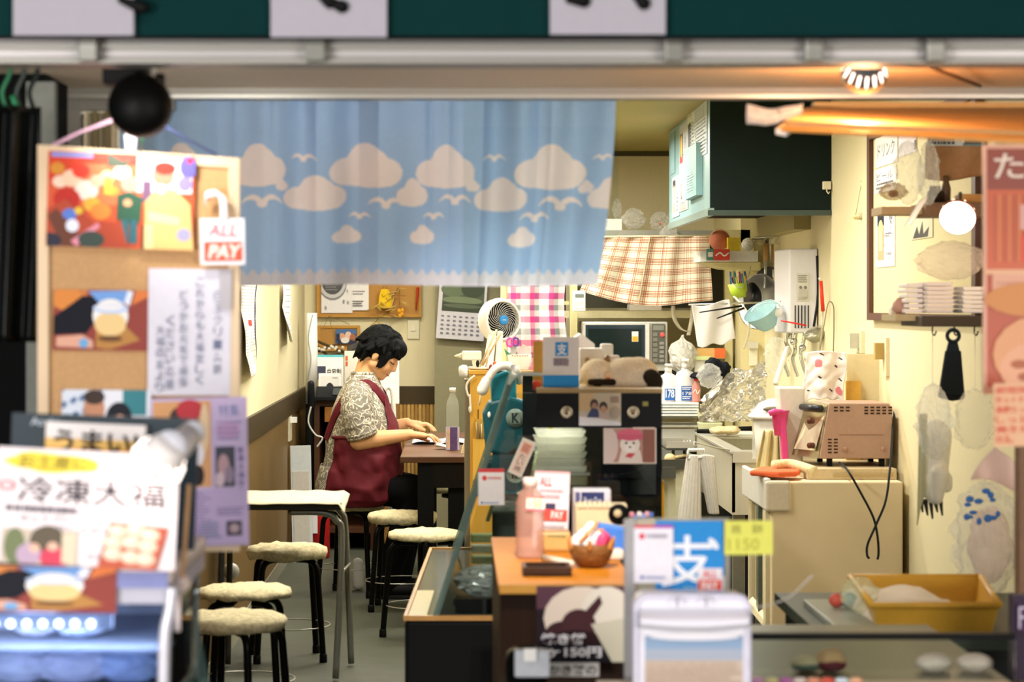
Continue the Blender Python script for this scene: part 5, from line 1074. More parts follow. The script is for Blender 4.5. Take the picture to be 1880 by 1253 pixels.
MB().hexa([(tx0b - .078, ty0 + .143, tb + .03), (tx0b - .012, ty0 + .022, tb + .03), (tx0t - .012, ty0 + .020, tt - .045), (tx0t - .062, ty0 + .128, tt - .045)], [(tx0b - .080, ty0 + .140, tb + .03), (tx0b - .014, ty0 + .019, tb + .03), (tx0t - .014, ty0 + .017, tt - .045), (tx0t - .064, ty0 + .125, tt - .045)], M('#d8d4b8', .08, .3)).build('window', d)
MB().tube([(tx0t - .085, ty0 + .15, tt - .02), (tx0t - .03, ty0 + .01, tt - .02)], .013, M('#30343a', .3), 10).build('handle', d)
for z_ in (tb + .05, tt - .07): MB().lathe((tx0b - .02, ty0 - .0 + .03, z_), [(.012, 0), (.012, .022), (.009, .025)], M('#5a2f22', .4), 12, (-.8, -.6, 0)).build('knob', t)
def slots(x0, y0, nx, ny, dx, dy, w, h):
    for i in range(nx):
        for j in range(ny): MB().pbox(x0 + i * dx, y0 + j * dy, x0 + i * dx + w, y0 + j * dy + h, ty0 - .001, .004, M('#3a241c', .6)).build('vent_slot', t)
slots(1531, 747, 3, 2, 11, 6, 7, 3); slots(1587, 747, 5, 3, 11, 5.5, 7, 3); slots(1520, 806, 2, 5, 11, 6, 7, 2.6)
for x in (1551, 1621): MB().lathe(P(x, 825, ty0), [(.009, 0), (.009, .006), (.006, .008)], M('#b58d7a', .4), 14, (0, -1, 0)).build('screw_cap', t)
MB().pbox(1541, 798, 1622, 799.5, ty0 - .0008, .002, M('#8f6d5e', .5)).build('groove', t)
for x in (1520, 1616): MB().box(PX(x, ty0), PX(x + 9, ty0), ty0 + .01, ty0 + .04, tz, tb, BLACK).build('foot', t); MB().box(PX(x, ty0), PX(x + 9, ty0), ty0 + .26, ty0 + .29, tz, tb, BLACK).build('foot', t)
MB().tube(bezier([P(1541, 850, ty0 - .01), P(1556, 864, 9.15), P(1580, 905, 9.12), P(1603, 950, 9.12), P(1611, 985, 9.12), P(1613, 1015, 9.12), P(1611, 1028, 9.12)], 8), .0045, M('#20262a', .5), 8).build('power_cord', t)
t = thing('power_strip_cord', 'black cord running from the right wall outlet down over the cream chest', 'cord', (1.6, 9.12, PZ(1025, 9.12)))
MB().tube(bezier([P(1637, 640, 9.75), P(1641, 700, 9.72), P(1643, 740, 9.6), P(1638, 800, 9.35), P(1634, 860, 9.16), P(1626, 920, 9.10), P(1608, 965, 9.10), P(1593, 1000, 9.10), P(1592, 1020, 9.10), P(1596, 1026, 9.10)], 8), .0045, M('#20262a', .5), 8).build('cord', t)
MB().box(PX(1632, 9.75), PX(1641, 9.75), 9.72, 9.76, PZ(648, 9.75), PZ(630, 9.75), BLACK).build('plug', t)
t = thing('wall_outlet', 'beige outlet on the right wall with a black plug in it', 'socket', (XR, 9.75, PZ(690, 9.75))); MB().box(XR - .014, XR, 9.62, 9.70, PZ(690, 9.7), PZ(620, 9.7), M('#d9cfae', .4)).build('plate', t); MB().box(XR - .05, XR - .014, 9.66, 9.70, PZ(660, 9.7), PZ(630, 9.7), M('#b59a5a', .4)).build('adapter', t)
t = thing('wall_outlet', 'small wall outlet with a metal clip above the leaning beige board', 'socket', (XR, 10.3, PZ(645, 10.3))); MB().box(XR - .016, XR, 10.2, 10.42, PZ(648, 10.3), PZ(608, 10.3), M('#d9cfae', .4)).build('plate', t); MB().box(XR - .05, XR - .016, 10.25, 10.28, PZ(640, 10.3), PZ(612, 10.3), STEEL).build('clip', t)
b = MB(); b.box(PX(1553, 9.88), PX(1614, 9.88), 9.86, 9.88, fz1 + .043, PZ(650, 9.88), M('#dccfa6', .5, n=.03)); single(b, 'beige_board', 'plain beige board standing upright behind the toaster oven', 'board', bevel=.002)
b = MB(); b.box(PX(1553, 9.84), PX(1580, 9.84), 9.835, 9.855, fz1 + .043, PZ(700, 9.84), M('#d6a84a', .6, n=.1)); single(b, 'cork_block', 'small yellow cork block behind the toaster oven, beside the dotted towel', 'block')
# dotted towel
def dt(u, v):
    p = P(1478 + u * 75 - 2 * v + 3 * sin(v * 6), 645 + 4 * (u - .5) ** 2 * 4 + v * 88 * (1 + .02 * sin(u * 20)), 9.8); p.y += .02 * sin(u * 8 + 1) * .6 + .008 * noise.noise(Vector((u * 6, v * 6, 2))); return p
dots = [(.30, .25, .09, 'p'), (.9, .82, .09, 'p'), (.4, .06, .05, 'k'), (.85, .14, .05, 'k'), (.72, .30, .05, 'k'), (.38, .53, .05, 'k'), (.9, .58, .05, 'k'), (.68, .80, .05, 'k'), (.15, .8, .04, 'k')]
def dm(u, v):
    for a, c, r, k in dots:
        if k == 'p' and (u - a) ** 2 + (v - c) ** 2 < r * r: return M('#d9848a', .85)
        if k == 'k' and abs((u - a) + (v - c) * .6) < r * 1.1 and abs((v - c) - (u - a) * .5) < r * .38: return M('#2a2628', .85)
    return M('#ece7e6', .85, n=.03)
single(MB().grid(dt, 60, 66, dm), 'dotted_towel', 'white towel with pink dots and black marks beside the beige board', 'towel', solid=.006)
# buckets left of the toaster
bz = fz1 + .002
b = MB(); b.prism([P(1430, 712, 9.58), P(1478, 712, 9.58), P(1474, 850, 9.58), P(1440, 862, 9.58)], (0, .14, 0), M('#e0dcd0', .4, n=.04)); lo = min(v.z for v in b.v); b.v = [Vector((v.x, v.y, max(v.z, bz))) for v in b.v]; single(b, 'milky_container', 'tall milky plastic container left of the toaster oven', 'container', bevel=.006)
t = thing('rice_tub', 'white lidded plastic tub with a grip hole, behind the milky container', 'tub', (PX(1425, 10.1), 10.1, .55))
c = Vector((PX(1424, 9.85), 9.835, fz1 - .598))
MB().lathe((c.x, c.y, c.z + .60), [(.078, 0), (.092, .21), (.088, .21), (.075, .01)], M('#e6e4dd', .4), 28).build('tub', t)
MB().lathe((c.x, c.y, c.z + .81), [(.108, 0), (.108, .012), (.09, .03), (.065, .062), (.03, .078), (0, .08)], M('#eceae5', .35), 28, None, 1.05, 1).build('lid', t); MB().ell((c.x - .02, c.y - .082, c.z + .85), .045, .014, .012, M('#6d6450', .5), 16).build('grip_hole', t)
MB().box(c.x + .03, c.x + .085, c.y - .07, c.y - .02, c.z + .83, c.z + .865, M('#d9bd7c', .5)).build('lid_patch', t)
t = thing('pink_holder', 'bright pink plastic brush holder left of the milky container', 'holder', (PX(1435, 9.5), 9.5, bz)); PKK = M('#e04f96', .35)
MB().lathe(P(1432, 800, 9.55), [(.022, 0), (.034, .09), (.040, .098)], PKK, 20).build('cup', t); MB().hexa([P(1431, 752, 9.52), P(1442, 754, 9.52), P(1449, 855, 9.52), P(1438, 855, 9.52)], [p + Vector((0, .05, 0)) for p in (P(1431, 752, 9.52), P(1442, 754, 9.52), P(1449, 855, 9.52), P(1438, 855, 9.52))], PKK).build('handle', t, bevel=.004); MB().tube([P(1412, 760, 9.52), P(1422, 756, 9.52), P(1434, 758, 9.52)], .012, PKK, 10).build('lip', t)
b = MB()
def yb(u, v): 
    p = P(1402 + u * 30 - 14 * v * (1 - u), 790 + v * 70, 9.69); p.y += .02 * sin(u * 14); return p
b.grid(yb, 30, 20, lambda u, v: M('#e9e2bc', .7, n=.08, transl=.2) if int(u * 8) % 2 else M('#dccf98', .7, transl=.2)); single(b, 'yellow_cloth', 'pleated pale yellow cloth hanging left of the pink holder', 'cloth', solid=.003)
b = MB(); b.grid(lambda u, v: P(1381 + u * 45, 766 + v * 78 - 6 * u, 9.85) + Vector((0, .01 * sin(u * 7), 0)), 8, 8, clear('#f0efe8', .28)); single(b, 'plastic_sheet', 'clear plastic sheet standing on the chest left end', 'sheet', solid=.002)
b = MB(); pts = [P(1376, 862, 9.30), P(1400, 852, 9.55), P(1470, 868, 9.35), P(1464, 880, 9.24), P(1430, 879, 9.22)]; zc = bz + .001
b.prism([(p.x, p.y, zc + .012) for p in pts], (0, 0, .022), M('#e5673a', .7, n=.06)); single(b, 'orange_cloth', 'folded orange cloth on the front left of the cream chest', 'cloth', bevel=.008)
b = MB(); b.tube(bezier([(PX(1420, 9.4), 9.4, zc + .045), (PX(1450, 9.4), 9.42, zc + .05), (PX(1475, 9.36), 9.36, zc + .04), (PX(1490, 9.36), 9.30, zc + .03)], 6), [.02] * 19, M('#d8cfa2', .8, n=.2, scale=60), 10); single(b, 'green_print_cloth', 'twisted pale cloth with green print behind the orange cloth', 'cloth')
# white plates/papers under: leaning plank at the floor
b = MB(); b.hexa([P(1376, 1120, 9.6), P(1384, 1112, 9.6), P(1420, 1155, 9.3), P(1410, 1162, 9.3)], [p + Vector((0, .04, .03)) for p in (P(1376, 1120, 9.6), P(1384, 1112, 9.6), P(1420, 1155, 9.3), P(1410, 1162, 9.3))], CREAM); single(b, 'cream_plank', 'cream plank lying slanted on the floor at the chest foot', 'plank')
# wall decorations on the right wall
t = thing('wall_charm', 'straw charm with a small shell hanging by strings on the right wall', 'decoration', (XR - .02, 10.35, PZ(412, 10.3)))
cY = 10.3
for x in (1571, 1592): MB().tube([P(1582, 333, cY), P(x, 395, cY)], .0012, M('#a08a58', .6), 5).build('string', t)
for k in range(5): MB().tube([P(1567 + k * 2, 400 + (k % 2) * 2, cY - .02), P(1592 - k, 398 + k * 1.5, cY - .02)], .004, M('#b9a566', .7), 6).build('straw', t)
MB().ell(P(1581, 396, cY - .025), .018, .014, .014, M('#cdbf9a', .5, n=.15), 14).build('shell', t); MB().lathe(P(1582, 333, cY), [(.005, 0), (.005, .006)], M('#b07a3a', .5), 10, (0, -1, 0)).build('pin', t)
# big framed menu board on the right wall
t = thing('menu_board', 'big brown framed menu board on the right wall', 'menu board', (XR, 8.9, PZ(600, 9.9))); FB = M('#5d3f33', .5, n=.06)
by0, by1, bz0, bz1 = 7.9, 9.98, PZ(588, 9.98), 2.12
MB().box(XR - .012, XR, by0, by1, bz0, bz1, M('#dccf9f', .6, n=.03)).build('panel', t)
for q in ((by1 - .06, by1, bz0, bz1), (by0, by1 - .06, bz0, bz0 + .03), (by0, by0 + .06, bz0 + .03, bz1), (by0 + .06, by1 - .06, bz1 - .03, bz1)): MB().box(XR - .03, XR, q[0], q[1], q[2], q[3], FB).build('frame_bar', t)
def wallpic(y0, y1, z0, z1, name, label, cat, fn, bg='#e8e4df'):
    """print on the right wall (seen from the left), far edge at the left"""
    p = Pic(y1 - y0, z1 - z0, bg, .003); fn(p); T = Matrix.Translation((XR - .016, (y0 + y1) / 2, z0)) @ Euler((0, 0, -pi / 2)).to_matrix().to_4x4(); b = MB(); p.mesh(b, T); return tag(b.build(name), label, cat)
def yw(x): return XR * FPX / (x - VX)
wallpic(yw(1655), yw(1614), PZ(303, 9.6), PZ(246, 9.6), 'menu_sheet', 'white sheet headed with handwritten drink menu at the top of the framed board', 'menu', lambda p: p.text('ドリンク', .12, .25, .88, .7, '#55504e'))
wallpic(yw(1653), yw(1613), PZ(352, 9.6), PZ(306, 9.6), 'menu_sheet', 'white sheet with handwritten beer line, second from top on the framed board', 'menu', lambda p: p.text('ビール', .1, .15, .85, .5, '#55504e').lines(.1, .6, .9, .9, 2, '#6b6664'))
wallpic(yw(1690), yw(1657), PZ(288, 9.3), PZ(246, 9.3), 'menu_sheet', 'blank lavender white sheet right of the drink menu sheet', 'menu', lambda p: p.rect(.9, .5, 1, .9, '#333333'), '#dcd3dc')
wallpic(yw(1650), yw(1615), PZ(490, 9.6), PZ(383, 9.6), 'drink_poster', 'white strip with a tall drink glass on the lower framed board', 'poster', lambda p: p.rect(.1, .1, .45, .88, '#c9a27a').rect(.1, .1, .45, .28, '#20222e').ell(.28, .32, .12, .14, '#e2c98a').rect(.18, .36, .38, .72, '#dccfa0').text('生', .72, .12, .92, .20, '#3a3a55').vtext('レモン', .74, .14, .9, .36, '#3a3a55').lines(.52, .42, .9, .5, 2, '#666677').text('サワー', .5, .60, .92, .68, '#77757c').text('480', .6, .74, .92, .8, '#77757c').text('円', .7, .84, .85, .9, '#77757c'), '#e4e3ea')
wallpic(yw(1720), yw(1680), PZ(440, 9.0), PZ(400, 9.0), 'menu_sheet', 'small sheet with dark leaf drawing in the middle of the framed board', 'menu', lambda p: p.poly([(.1, .95), (.3, .4), (.4, .8), (.55, .2), (.6, .8), (.85, .5), (.8, .95)], '#2e2c28'), '#d6cfb2')

# ================================================================ GLASS SHOWCASE
CF, CR_ = 6.83, 8.75
def cx(x, Y=CF): return PX(x, CF) + .0275 * (Y - CF)
DZ = PZ(1132, CF); TZ = PZ(722, CF)
t = thing('display_case', 'dark glass showcase with a slanted front and black base, in the middle of the shop', 'display case', (.25, 7.8, 0))
DK = M('#060706', .6, n=.05); FRG = M('#3b4a44', .25, .5)
def slab(xa, xb, z0, z1, ya, yb, m, name, **k):
    b = MB(); b.hexa([(cx(xa, ya), ya, z0), (cx(xb, ya), ya, z0), (cx(xb, ya), ya, z1), (cx(xa, ya), ya, z1)], [(cx(xa, yb), yb, z0), (cx(xb, yb), yb, z0), (cx(xb, yb), yb, z1), (cx(xa, yb), yb, z1)], m); return b.build(name, t, **k)
slab(743, 1215, 0.0, DZ - .012, CF, CR_, DK, 'base', bevel=.012)
WT = M('#b98a4c', .35, n=.1)
slab(741, 1217, DZ - .012, DZ + .002, CF - .008, CF + .006, WT, 'front_edge_trim'); slab(741, 748, DZ - .012, DZ + .002, CF + .006, CR_, WT, 'side_edge_trim'); slab(741, 1217, DZ - .012, DZ + .002, CR_ - .006, CR_ + .008, WT, 'rear_edge_trim')
slab(748, 1210, DZ - .013, DZ - .004, CF + .006, CR_ - .006, M('#4d5a58', .12, .3), 'deck')
slab(749, 783, DZ - .004, DZ, CF + .01, 7.45, M('#b9ab68', .3, n=.12, scale=30), 'price_strip')
gx0, gx1 = 800, 938; gz = PZ(700, CF)
b = MB()
def sl(off, m): b.hexa([(cx(gx0 + off, CF + .01), CF + .01, DZ), (cx(gx0 + off + 4, CF + .01), CF + .01, DZ), (cx(gx1 + off + 4, CF + .01), CF + .01, gz), (cx(gx1 + off, CF + .01), CF + .01, gz)], [(cx(gx0 + off, CR_ - .02), CR_ - .02, DZ), (cx(gx0 + off + 4, CR_ - .02), CR_ - .02, DZ), (cx(gx1 + off + 4, CR_ - .02), CR_ - .02, gz), (cx(gx1 + off, CR_ - .02), CR_ - .02, gz)], m)
sl(0, glass('#eff5f2')); b.build('slanted_glass', t)
for yy in (CF, CR_ - .03):
    b = MB(); b.hexa([(cx(gx0 - 6, yy), yy, DZ), (cx(gx0 + 6, yy), yy, DZ), (cx(gx1 + 6, yy), yy, gz), (cx(gx1 - 4, yy), yy, gz)], [(cx(gx0 - 6, yy), yy + .012, DZ), (cx(gx0 + 6, yy), yy + .012, DZ), (cx(gx1 + 6, yy), yy + .012, gz), (cx(gx1 - 4, yy), yy + .012, gz)], M('#8ea49a', .12, .2, trans=.6, tint='#c2cfc9')); b.build('glass_edge', t)
b = MB(); b.hexa([(cx(gx0 + 12), CF + .004, DZ), (cx(1212), CF + .004, DZ), (cx(1212), CF + .004, TZ), (cx(gx1 + 4), CF + .004, TZ)], [(cx(gx0 + 12), CF + .010, DZ), (cx(1212), CF + .010, DZ), (cx(1212), CF + .010, TZ), (cx(gx1 + 4), CF + .010, TZ)], glass('#f1f5f3')); b.build('end_glass', t)
area('case_fill', (.30, 7.6, TZ - .02), (0, 0, 0), .05, 1.2, 6.0, FLUO)  # unseen light added to brighten the goods in the case
b = MB(); pts = bezier([Vector((cx(gx1 - 4), CF, gz - .01)), Vector((cx(gx1 + 8), CF, gz + .014)), Vector((cx(gx1 + 26), CF, gz + .020)), Vector((cx(996), CF, gz + .018))], 5)
b.grid(lambda u, v: pts[int(u * 15)] + Vector((.0275 * v * 1.9, v * 1.9, 0)), 15, 2, clear('#e8f0ec', .22)); b.build('rounded_glass_top', t, solid=.006)
b = MB(); b.tube(pts, .005, M('#c9d6cf', .15, .2), 8); b.build('top_edge', t)
slab(985, 1216, TZ - .0, TZ + .012, CF - .004, CR_, M('#a98e5c', .45, n=.1), 'top_board')
slab(1205, 1216, DZ, TZ, CF + .02, CR_, DK, 'rear_door'); slab(960, 1205, DZ, gz - .04, CR_ - .05, CR_ - .03, M('#131a18', .3), 'far_panel')
slab(985, 1215, PZ(786, CF), TZ, CF - .010, CF + .003, M('#080a0b', .4), 'header_panel')
slab(870, 1205, PZ(905, 7.0), PZ(905, 7.0) + .006, CF + .03, CR_ - .06, glass('#f3f6f5'), 'glass_shelf')
for x in (1040, 1162):
    MB().lathe((cx(x), CF - .010, PZ(757, CF)), [(.018, 0), (.018, .004), (.013, .005), (.012, .002), (.006, .003), (.005, .010), (0, .011)], M('#b7ad98', .25, .9), 20, (0, -1, 0)).build('lock', t)
MB().pbox(1180, 738, 1190, 746, CF - .014, .004, M('#8f8a3c', .4)).build('lock_tab', t)
# prints stuck on the case
def stuck(x0, y0, x1, y1, bg, name, label, cat, fn, roll=0, Y=CF - .003, **k):
    p, q = pic_at(x0, y0, x1, y1, Y, bg, .002); fn(p); return hang(p, q, name, label, cat, 0, 0, roll, **k)
def f_(p): p.rect(0, 0, 1, .10, '#d63a3a').ell(.24, .26, .09, .07, '#e2453f').lines(.36, .22, .9, .30, 1, '#e19a94', .9).ell(.14, .93, .04, .03, '#4a69b5').lines(.22, .91, .8, .95, 1, '#9db0d6', .9)
stuck(878, 861, 926, 928, '#efe9e4', 'payment_card', 'white payment card with a red top band stuck on the slanted end of the showcase', 'card', f_)
def f_(p): p.rect(.12, .06, .88, .94, '#e6c9b4').rect(.2, .1, .8, .38, '#e4a58c').vtext('たい焼', .28, .40, .72, .9, '#5a463c').lines(.25, .14, .75, .34, 3, '#c97a62')
stuck(931, 803, 958, 872, '#e9dfcc', 'tilted_sticker', 'tilted cream and pink sticker on the showcase end glass', 'sticker', f_, 24)
def f_(p): p.rect(0, 0, 1, .55, '#d5b88a').rect(.35, 0, 1, .45, '#cdbfa4').ell(.36, .35, .10, .17, '#4a3a35').ell(.37, .42, .07, .12, '#b58a72').poly([(.18, .75), (.3, .46), (.46, .5), (.48, .75)], '#3d4570').ell(.58, .42, .10, .16, '#41332f').ell(.58, .5, .075, .11, '#c99b82').poly([(.46, .8), (.5, .6), (.68, .6), (.72, .82)], '#c9b0a6').poly([(0, .72), (.5, .78), (1, .9), (1, 1), (0, 1)], '#e3e0e2').rect(.75, .1, .95, .3, '#a58d78').ell(.85, .6, .13, .2, '#b3a390')
stuck(1063, 722, 1140, 782, '#c9bfae', 'people_snapshot', 'snapshot of two people at a table stuck between the two round locks', 'photo', f_, 0, CF - .014)
def f_(p): p.rect(.03, .04, .97, .96, '#b98a7c').ell(.1, .5, .18, .5, '#d9c5bd').poly([(.28, .97), (.34, .62), (.40, .50), (.62, .50), (.70, .66), (.74, .97)], '#e6d6cc').ell(.50, .47, .19, .24, '#efe2d8').ell(.50, .56, .10, .13, '#f5ece4').ell(.50, .20, .24, .17, '#d8647c').rect(.26, .20, .74, .33, '#cf5a74').ell(.43, .43, .022, .035, '#3a2a28').ell(.57, .43, .022, .035, '#3a2a28').ell(.50, .54, .025, .025, '#6a4644').poly([(.40, .80), (.48, .70), (.60, .72), (.52, .84)], '#cf4a52').rect(.75, .06, .97, .96, '#8f5a4c').rect(.55, .0, .97, .05, '#e9cfc6')
stuck(1108, 785, 1205, 852, '#e6d6c6', 'pet_photo', 'framed photo of a white pet wearing a pink knitted hat on the case', 'photo', f_, 0, CF - .008)
# goods in the case
shz = PZ(905, 7.0) + .0065
for k in range(6):
    z = shz + .042 + k * .021; b = MB(); xa, xb = PX(980 + (k % 2) * 2, 7.2), PX(1076 - (k % 2) * 2, 7.2)
    b.hexa([(xa + .008, 7.15, z), (xb - .008, 7.15, z), (xb - .008, 7.33, z), (xa + .008, 7.33, z)], [(xa, 7.14, z + .018), (xb, 7.14, z + .018), (xb, 7.34, z + .018), (xa, 7.34, z + .018)], clear('#f1efe2', .38, .1))
    single(b, 'clear_tray', ['lowest', 'second lowest', 'third', 'fourth', 'fifth', 'topmost'][k] + ' clear plastic tray in the stack in the showcase', 'tray', 'clear trays in the showcase')
t2 = thing('food_pack', 'clear pack of brown sweets under the clear tray stack in the showcase', 'food pack', (PX(1030, 7.2), 7.24, shz))
MB().box(PX(984, 7.2), PX(1078, 7.2), 7.15, 7.33, shz, shz + .032, M('#6a6548', .6, n=.15)).build('contents', t2, bevel=.008); MB().box(PX(981, 7.2), PX(1081, 7.2), 7.14, 7.34, shz + .033, shz + .041, clear('#eef0e6', .35)).build('lid', t2)
t2 = thing('food_pack', 'clear topped dark pack in the showcase below the red banded payment card', 'food pack', (PX(930, 7.2), 7.2, DZ)); 
MB().box(PX(905, 7.1), PX(958, 7.1), 7.1, 7.26, DZ, PZ(940, 7.1), M('#3b443a', .5, n=.1)).build('contents', t2, bevel=.006); b = MB(); crumple(b, P(931, 934, 7.18), .045, .06, .022, clear('#e9ece8', .4), .3, 7, 24, seed=3); b.build('lid', t2)
b = MB(); b.ell(P(1010, 822, 7.22), .020, .018, .016, M('#d2c25c', .6), 14); b.ell(P(1006, 812, 7.22), .012, .012, .014, M('#d2c25c', .6), 12); b.cap(P(1016, 815, 7.22), .008, P(1018, 806, 7.22), .004, M('#b8aa3c', .6)); q = min(v.z for v in b.v); b.v = [v + Vector((0, 0, shz + .042 + 6 * .021 - .002 - q)) for v in b.v]; remesh(b, 'yellow_ornament', None, .003, [M('#cfc25e', .6, n=.1)], 2); tag(bpy.data.objects['yellow_ornament'], 'tiny yellow bird ornament on top of the clear trays', 'ornament')
t2 = thing('black_tray', 'black lacquer tray at the near end of the showcase deck', 'tray', (PX(890, 6.95), 7.0, DZ)); MB().box(PX(836, 6.95), PX(985, 6.95), 6.92, 7.085, DZ - .003, DZ + .03, BLKGLOSS).build('tray_body', t2, bevel=.006); MB().box(PX(832, 6.95), PX(990, 6.95), 6.915, 6.92, DZ + .02, DZ + .038, BLKGLOSS).build('rim', t2)
b = MB(); crumple(b, P(893, 1062, 7.0), .085, .06, .048, M('#c9cdc9', .25, .3, n=.1, trans=.25), .28, 6, 34, seed=8); q = min(v.z for v in b.v); b.v = [v + Vector((0, 0, DZ + .031 - q)) for v in b.v]; single(b, 'silver_pack', 'silvery clear pack of sweets on the black lacquer tray', 'pack')
for k in range(5):
    b = MB(); b.box(PX(868 - k, 7.3), PX(922 + k, 7.3), 7.3 + .03 * k, 7.34 + .03 * k, DZ + .03 + k * .03, DZ + .056 + k * .03, M(['#c7573f', '#d6cfae', '#c9cfa2', '#dcd9c6', '#b9c48e'][k], .4, n=.12)); single(b, 'wrapped_sweet', ['red', 'cream', 'pale green', 'off white', 'green'][k] + ' wrapped sweet in the stepped pile behind the silvery pack', 'sweet', 'wrapped sweets in the showcase', bevel=.006)
b = MB(); b.box(PX(866, 7.3), PX(990, 7.3), 7.28, 7.5, DZ - .003, DZ + .029, M('#8a6b3e', .5)); single(b, 'sweet_box', 'tan tray box under the wrapped sweets pile', 'box')
b = MB(); b.tube([P(895, 958, 7.05), P(911, 904, 7.05)], .006, M('#a9b88a', .5), 8); single(b, 'green_stick', 'pale green stick leaning inside the showcase', 'stick')
b = MB(); b.tube([P(971, 900, 7.4), P(986, 828, 7.4)], .004, M('#9fb07a', .5), 8); single(b, 'green_stick', 'green stick leaning behind the clear tray stack', 'stick')

# ---- on top of the case
tz0 = TZ + .0125
def f_(p):
    p.rect(0, .76, 1, 1, '#1b8fd6').rect(.34, .10, .70, .38, '#2f93d8').lines(.30, .44, .72, .56, 1, '#8c8a90', .9, 3)
    p.text('支', .38, .13, .66, .36, '#eef3f6', .03).lines(.3, .42, .72, .58, 1, '#9a8f98', .9, 3).text('支付宝', .30, .44, .72, .58, '#a58f98')
p, q = pic_at(997, 626, 1063, 718, 6.95, '#ebe4de', .012); p.h = p.h; f_(p); q.z = tz0; hang(p, q, 'payment_stand', 'white payment stand with a blue square emblem and blue foot on the showcase top', 'sign')
b = MB(); b.pbox(979, 626, 998, 690, 7.05, .03, M('#c99a45', .6, n=.12)); b.v = [Vector((v.x, v.y, tz0 if v.z < 1.25 else v.z)) for v in b.v]; single(b, 'cork_coaster', 'tan cork board standing on the showcase left of the payment stand', 'board', bevel=.003)
t2 = thing('red_lidded_jar', 'small red topped white jar lying at the showcase top edge', 'jar', P(980, 716, 6.98)); MB().lathe(P(978, 708, 6.98), [(.012, 0), (.014, .004), (.014, .02), (.012, .022)], M('#cf4126', .4), 14, (1, 0, .0)).build('lid', t2); MB().lathe(P(990, 708, 6.98), [(.015, .02), (.016, .022), (.016, .05), (.013, .052)], M('#e6dcd2', .4), 14, (1, 0, 0)).build('body', t2)
# siamese cat plush
ct = thing('cat_plush', 'cream cat plush with dark face and tail curled asleep on the showcase top', 'plush toy', P(1138, 716, 7.1)); CRM = M('#f2dcc0', .9, n=.10, scale=120, bump=.6); DKB = M('#2c261c', .9, n=.2, scale=100, bump=.6)
def C(x, y, d=0): p = P(x, y, 7.1); p.y += d; p.z = max(p.z, tz0 + .012); return p
b = MB(); b.ell(C(1155, 690), .088, .075, .054, CRM, 26); b.ell(C(1172, 688), .060, .07, .052, CRM, 22); b.ell(C(1128, 694), .06, .07, .044, CRM, 22); b.ell(C(1096, 686, -.01), .050, .055, .044, CRM, 24); b.cap(C(1112, 706, -.05), .022, C(1150, 708, -.06), .020, CRM); b.cap(C(1150, 710, -.05), .024, C(1185, 706, -.05), .026, CRM)
o = remesh(b, 'body', ct, .004, [CRM], 4)
b = MB(); b.cap(C(1112, 668, .0), .017, C(1116, 656, .0), .006, M('#8d6a48', .9)); b.build('ear', ct); b = MB(); b.cap(C(1082, 668, .02), .014, C(1078, 660, .02), .006, M('#a98862', .9)); b.build('ear', ct)
b = MB(); b.ell(C(1097, 704, -.05), .020, .012, .016, DKB, 16); b.ell(C(1104, 698, -.055), .012, .01, .010, DKB, 12); remesh(b, 'dark_face', ct, .003, [DKB], 2)
for (x, y, x2, y2) in ((1082, 711, 1100, 713), (1094, 713, 1122, 713)): MB().cap(C(x, y, -.07), .009, C(x2, y2, -.075), .010, DKB).build('paw', ct)
b = MB(); b.tube(bezier([C(1184, 704, -.055), C(1192, 690, -.07), C(1198, 700, -.085), C(1196, 720, -.10)], 6), [.018 + .004 * sin(i / 5) for i in range(19)], DKB, 14); b.ell(C(1198, 706, -.085), .024, .02, .030, DKB, 16); b.build('tail', ct)
MB().ell(C(1113, 688, -.062), .011, .009, .011, M('#e9c9a4', .5), 14).build('bell', ct); MB().ell(C(1114, 697, -.066), .010, .008, .009, M('#e06a38', .5), 14).build('collar_bead', ct)
# packs behind the cat
def pk(x0, y0, x1, y1, Y, d, h, name, label, cat, z=None, fn=None, **k):
    t_ = thing(name, label, cat, (PX((x0 + x1) / 2, Y), Y + d / 2, z if z is not None else PZ(y1, Y))); b = MB(); a = P(x0, y0, Y); c = P(x1, y1, Y); b.box(a.x, c.x, Y, Y + d, z if z is not None else c.z, a.z, M(h, .4, n=.04)); b.build('body', t_, bevel=.005)
    if fn: p = Pic(c.x - a.x - .012, a.z - (z if z is not None else c.z) - .012, h, .001); fn(p); hang(p, Vector(((a.x + c.x) / 2, Y - .0015, (z if z is not None else c.z) + .006)), 'print', '', '', parent=t_)
    return t_
pk(1064, 640, 1108, 690, 7.4, .10, '#e7e3de', 'snack_pack', 'white snack pack with red lettering behind the sleeping cat plush', 'pack', tz0, lambda p: p.text('NON', .25, .50, .95, .78, '#d2603a', .02))
pk(1104, 632, 1126, 690, 7.55, .08, '#dcdad2', 'snack_pack', 'pale grey pack standing behind the cat plush', 'pack', tz0)
pk(1112, 653, 1138, 690, 7.47, .05, '#ddd3cf', 'tissue_pack', 'small pink and white pack with an olive dot behind the cat plush', 'pack', tz0, lambda p: p.ell(.6, .3, .12, .12, '#b0a63a').rect(.3, .1, .8, .25, '#efefef'))
b = MB(); b.prism([P(1040, 632, 7.6), P(1066, 612, 7.6), P(1092, 632, 7.6), P(1092, 640, 7.6), P(1040, 640, 7.6)], (0, .12, 0), M('#ece8e4', .5)); b.v = [Vector((v.x, v.y, tz0 if v.z < PZ(635, 7.6) else v.z)) for v in b.v]; single(b, 'folded_paper', 'white peaked paper carton behind the payment stand', 'carton', bevel=.002)

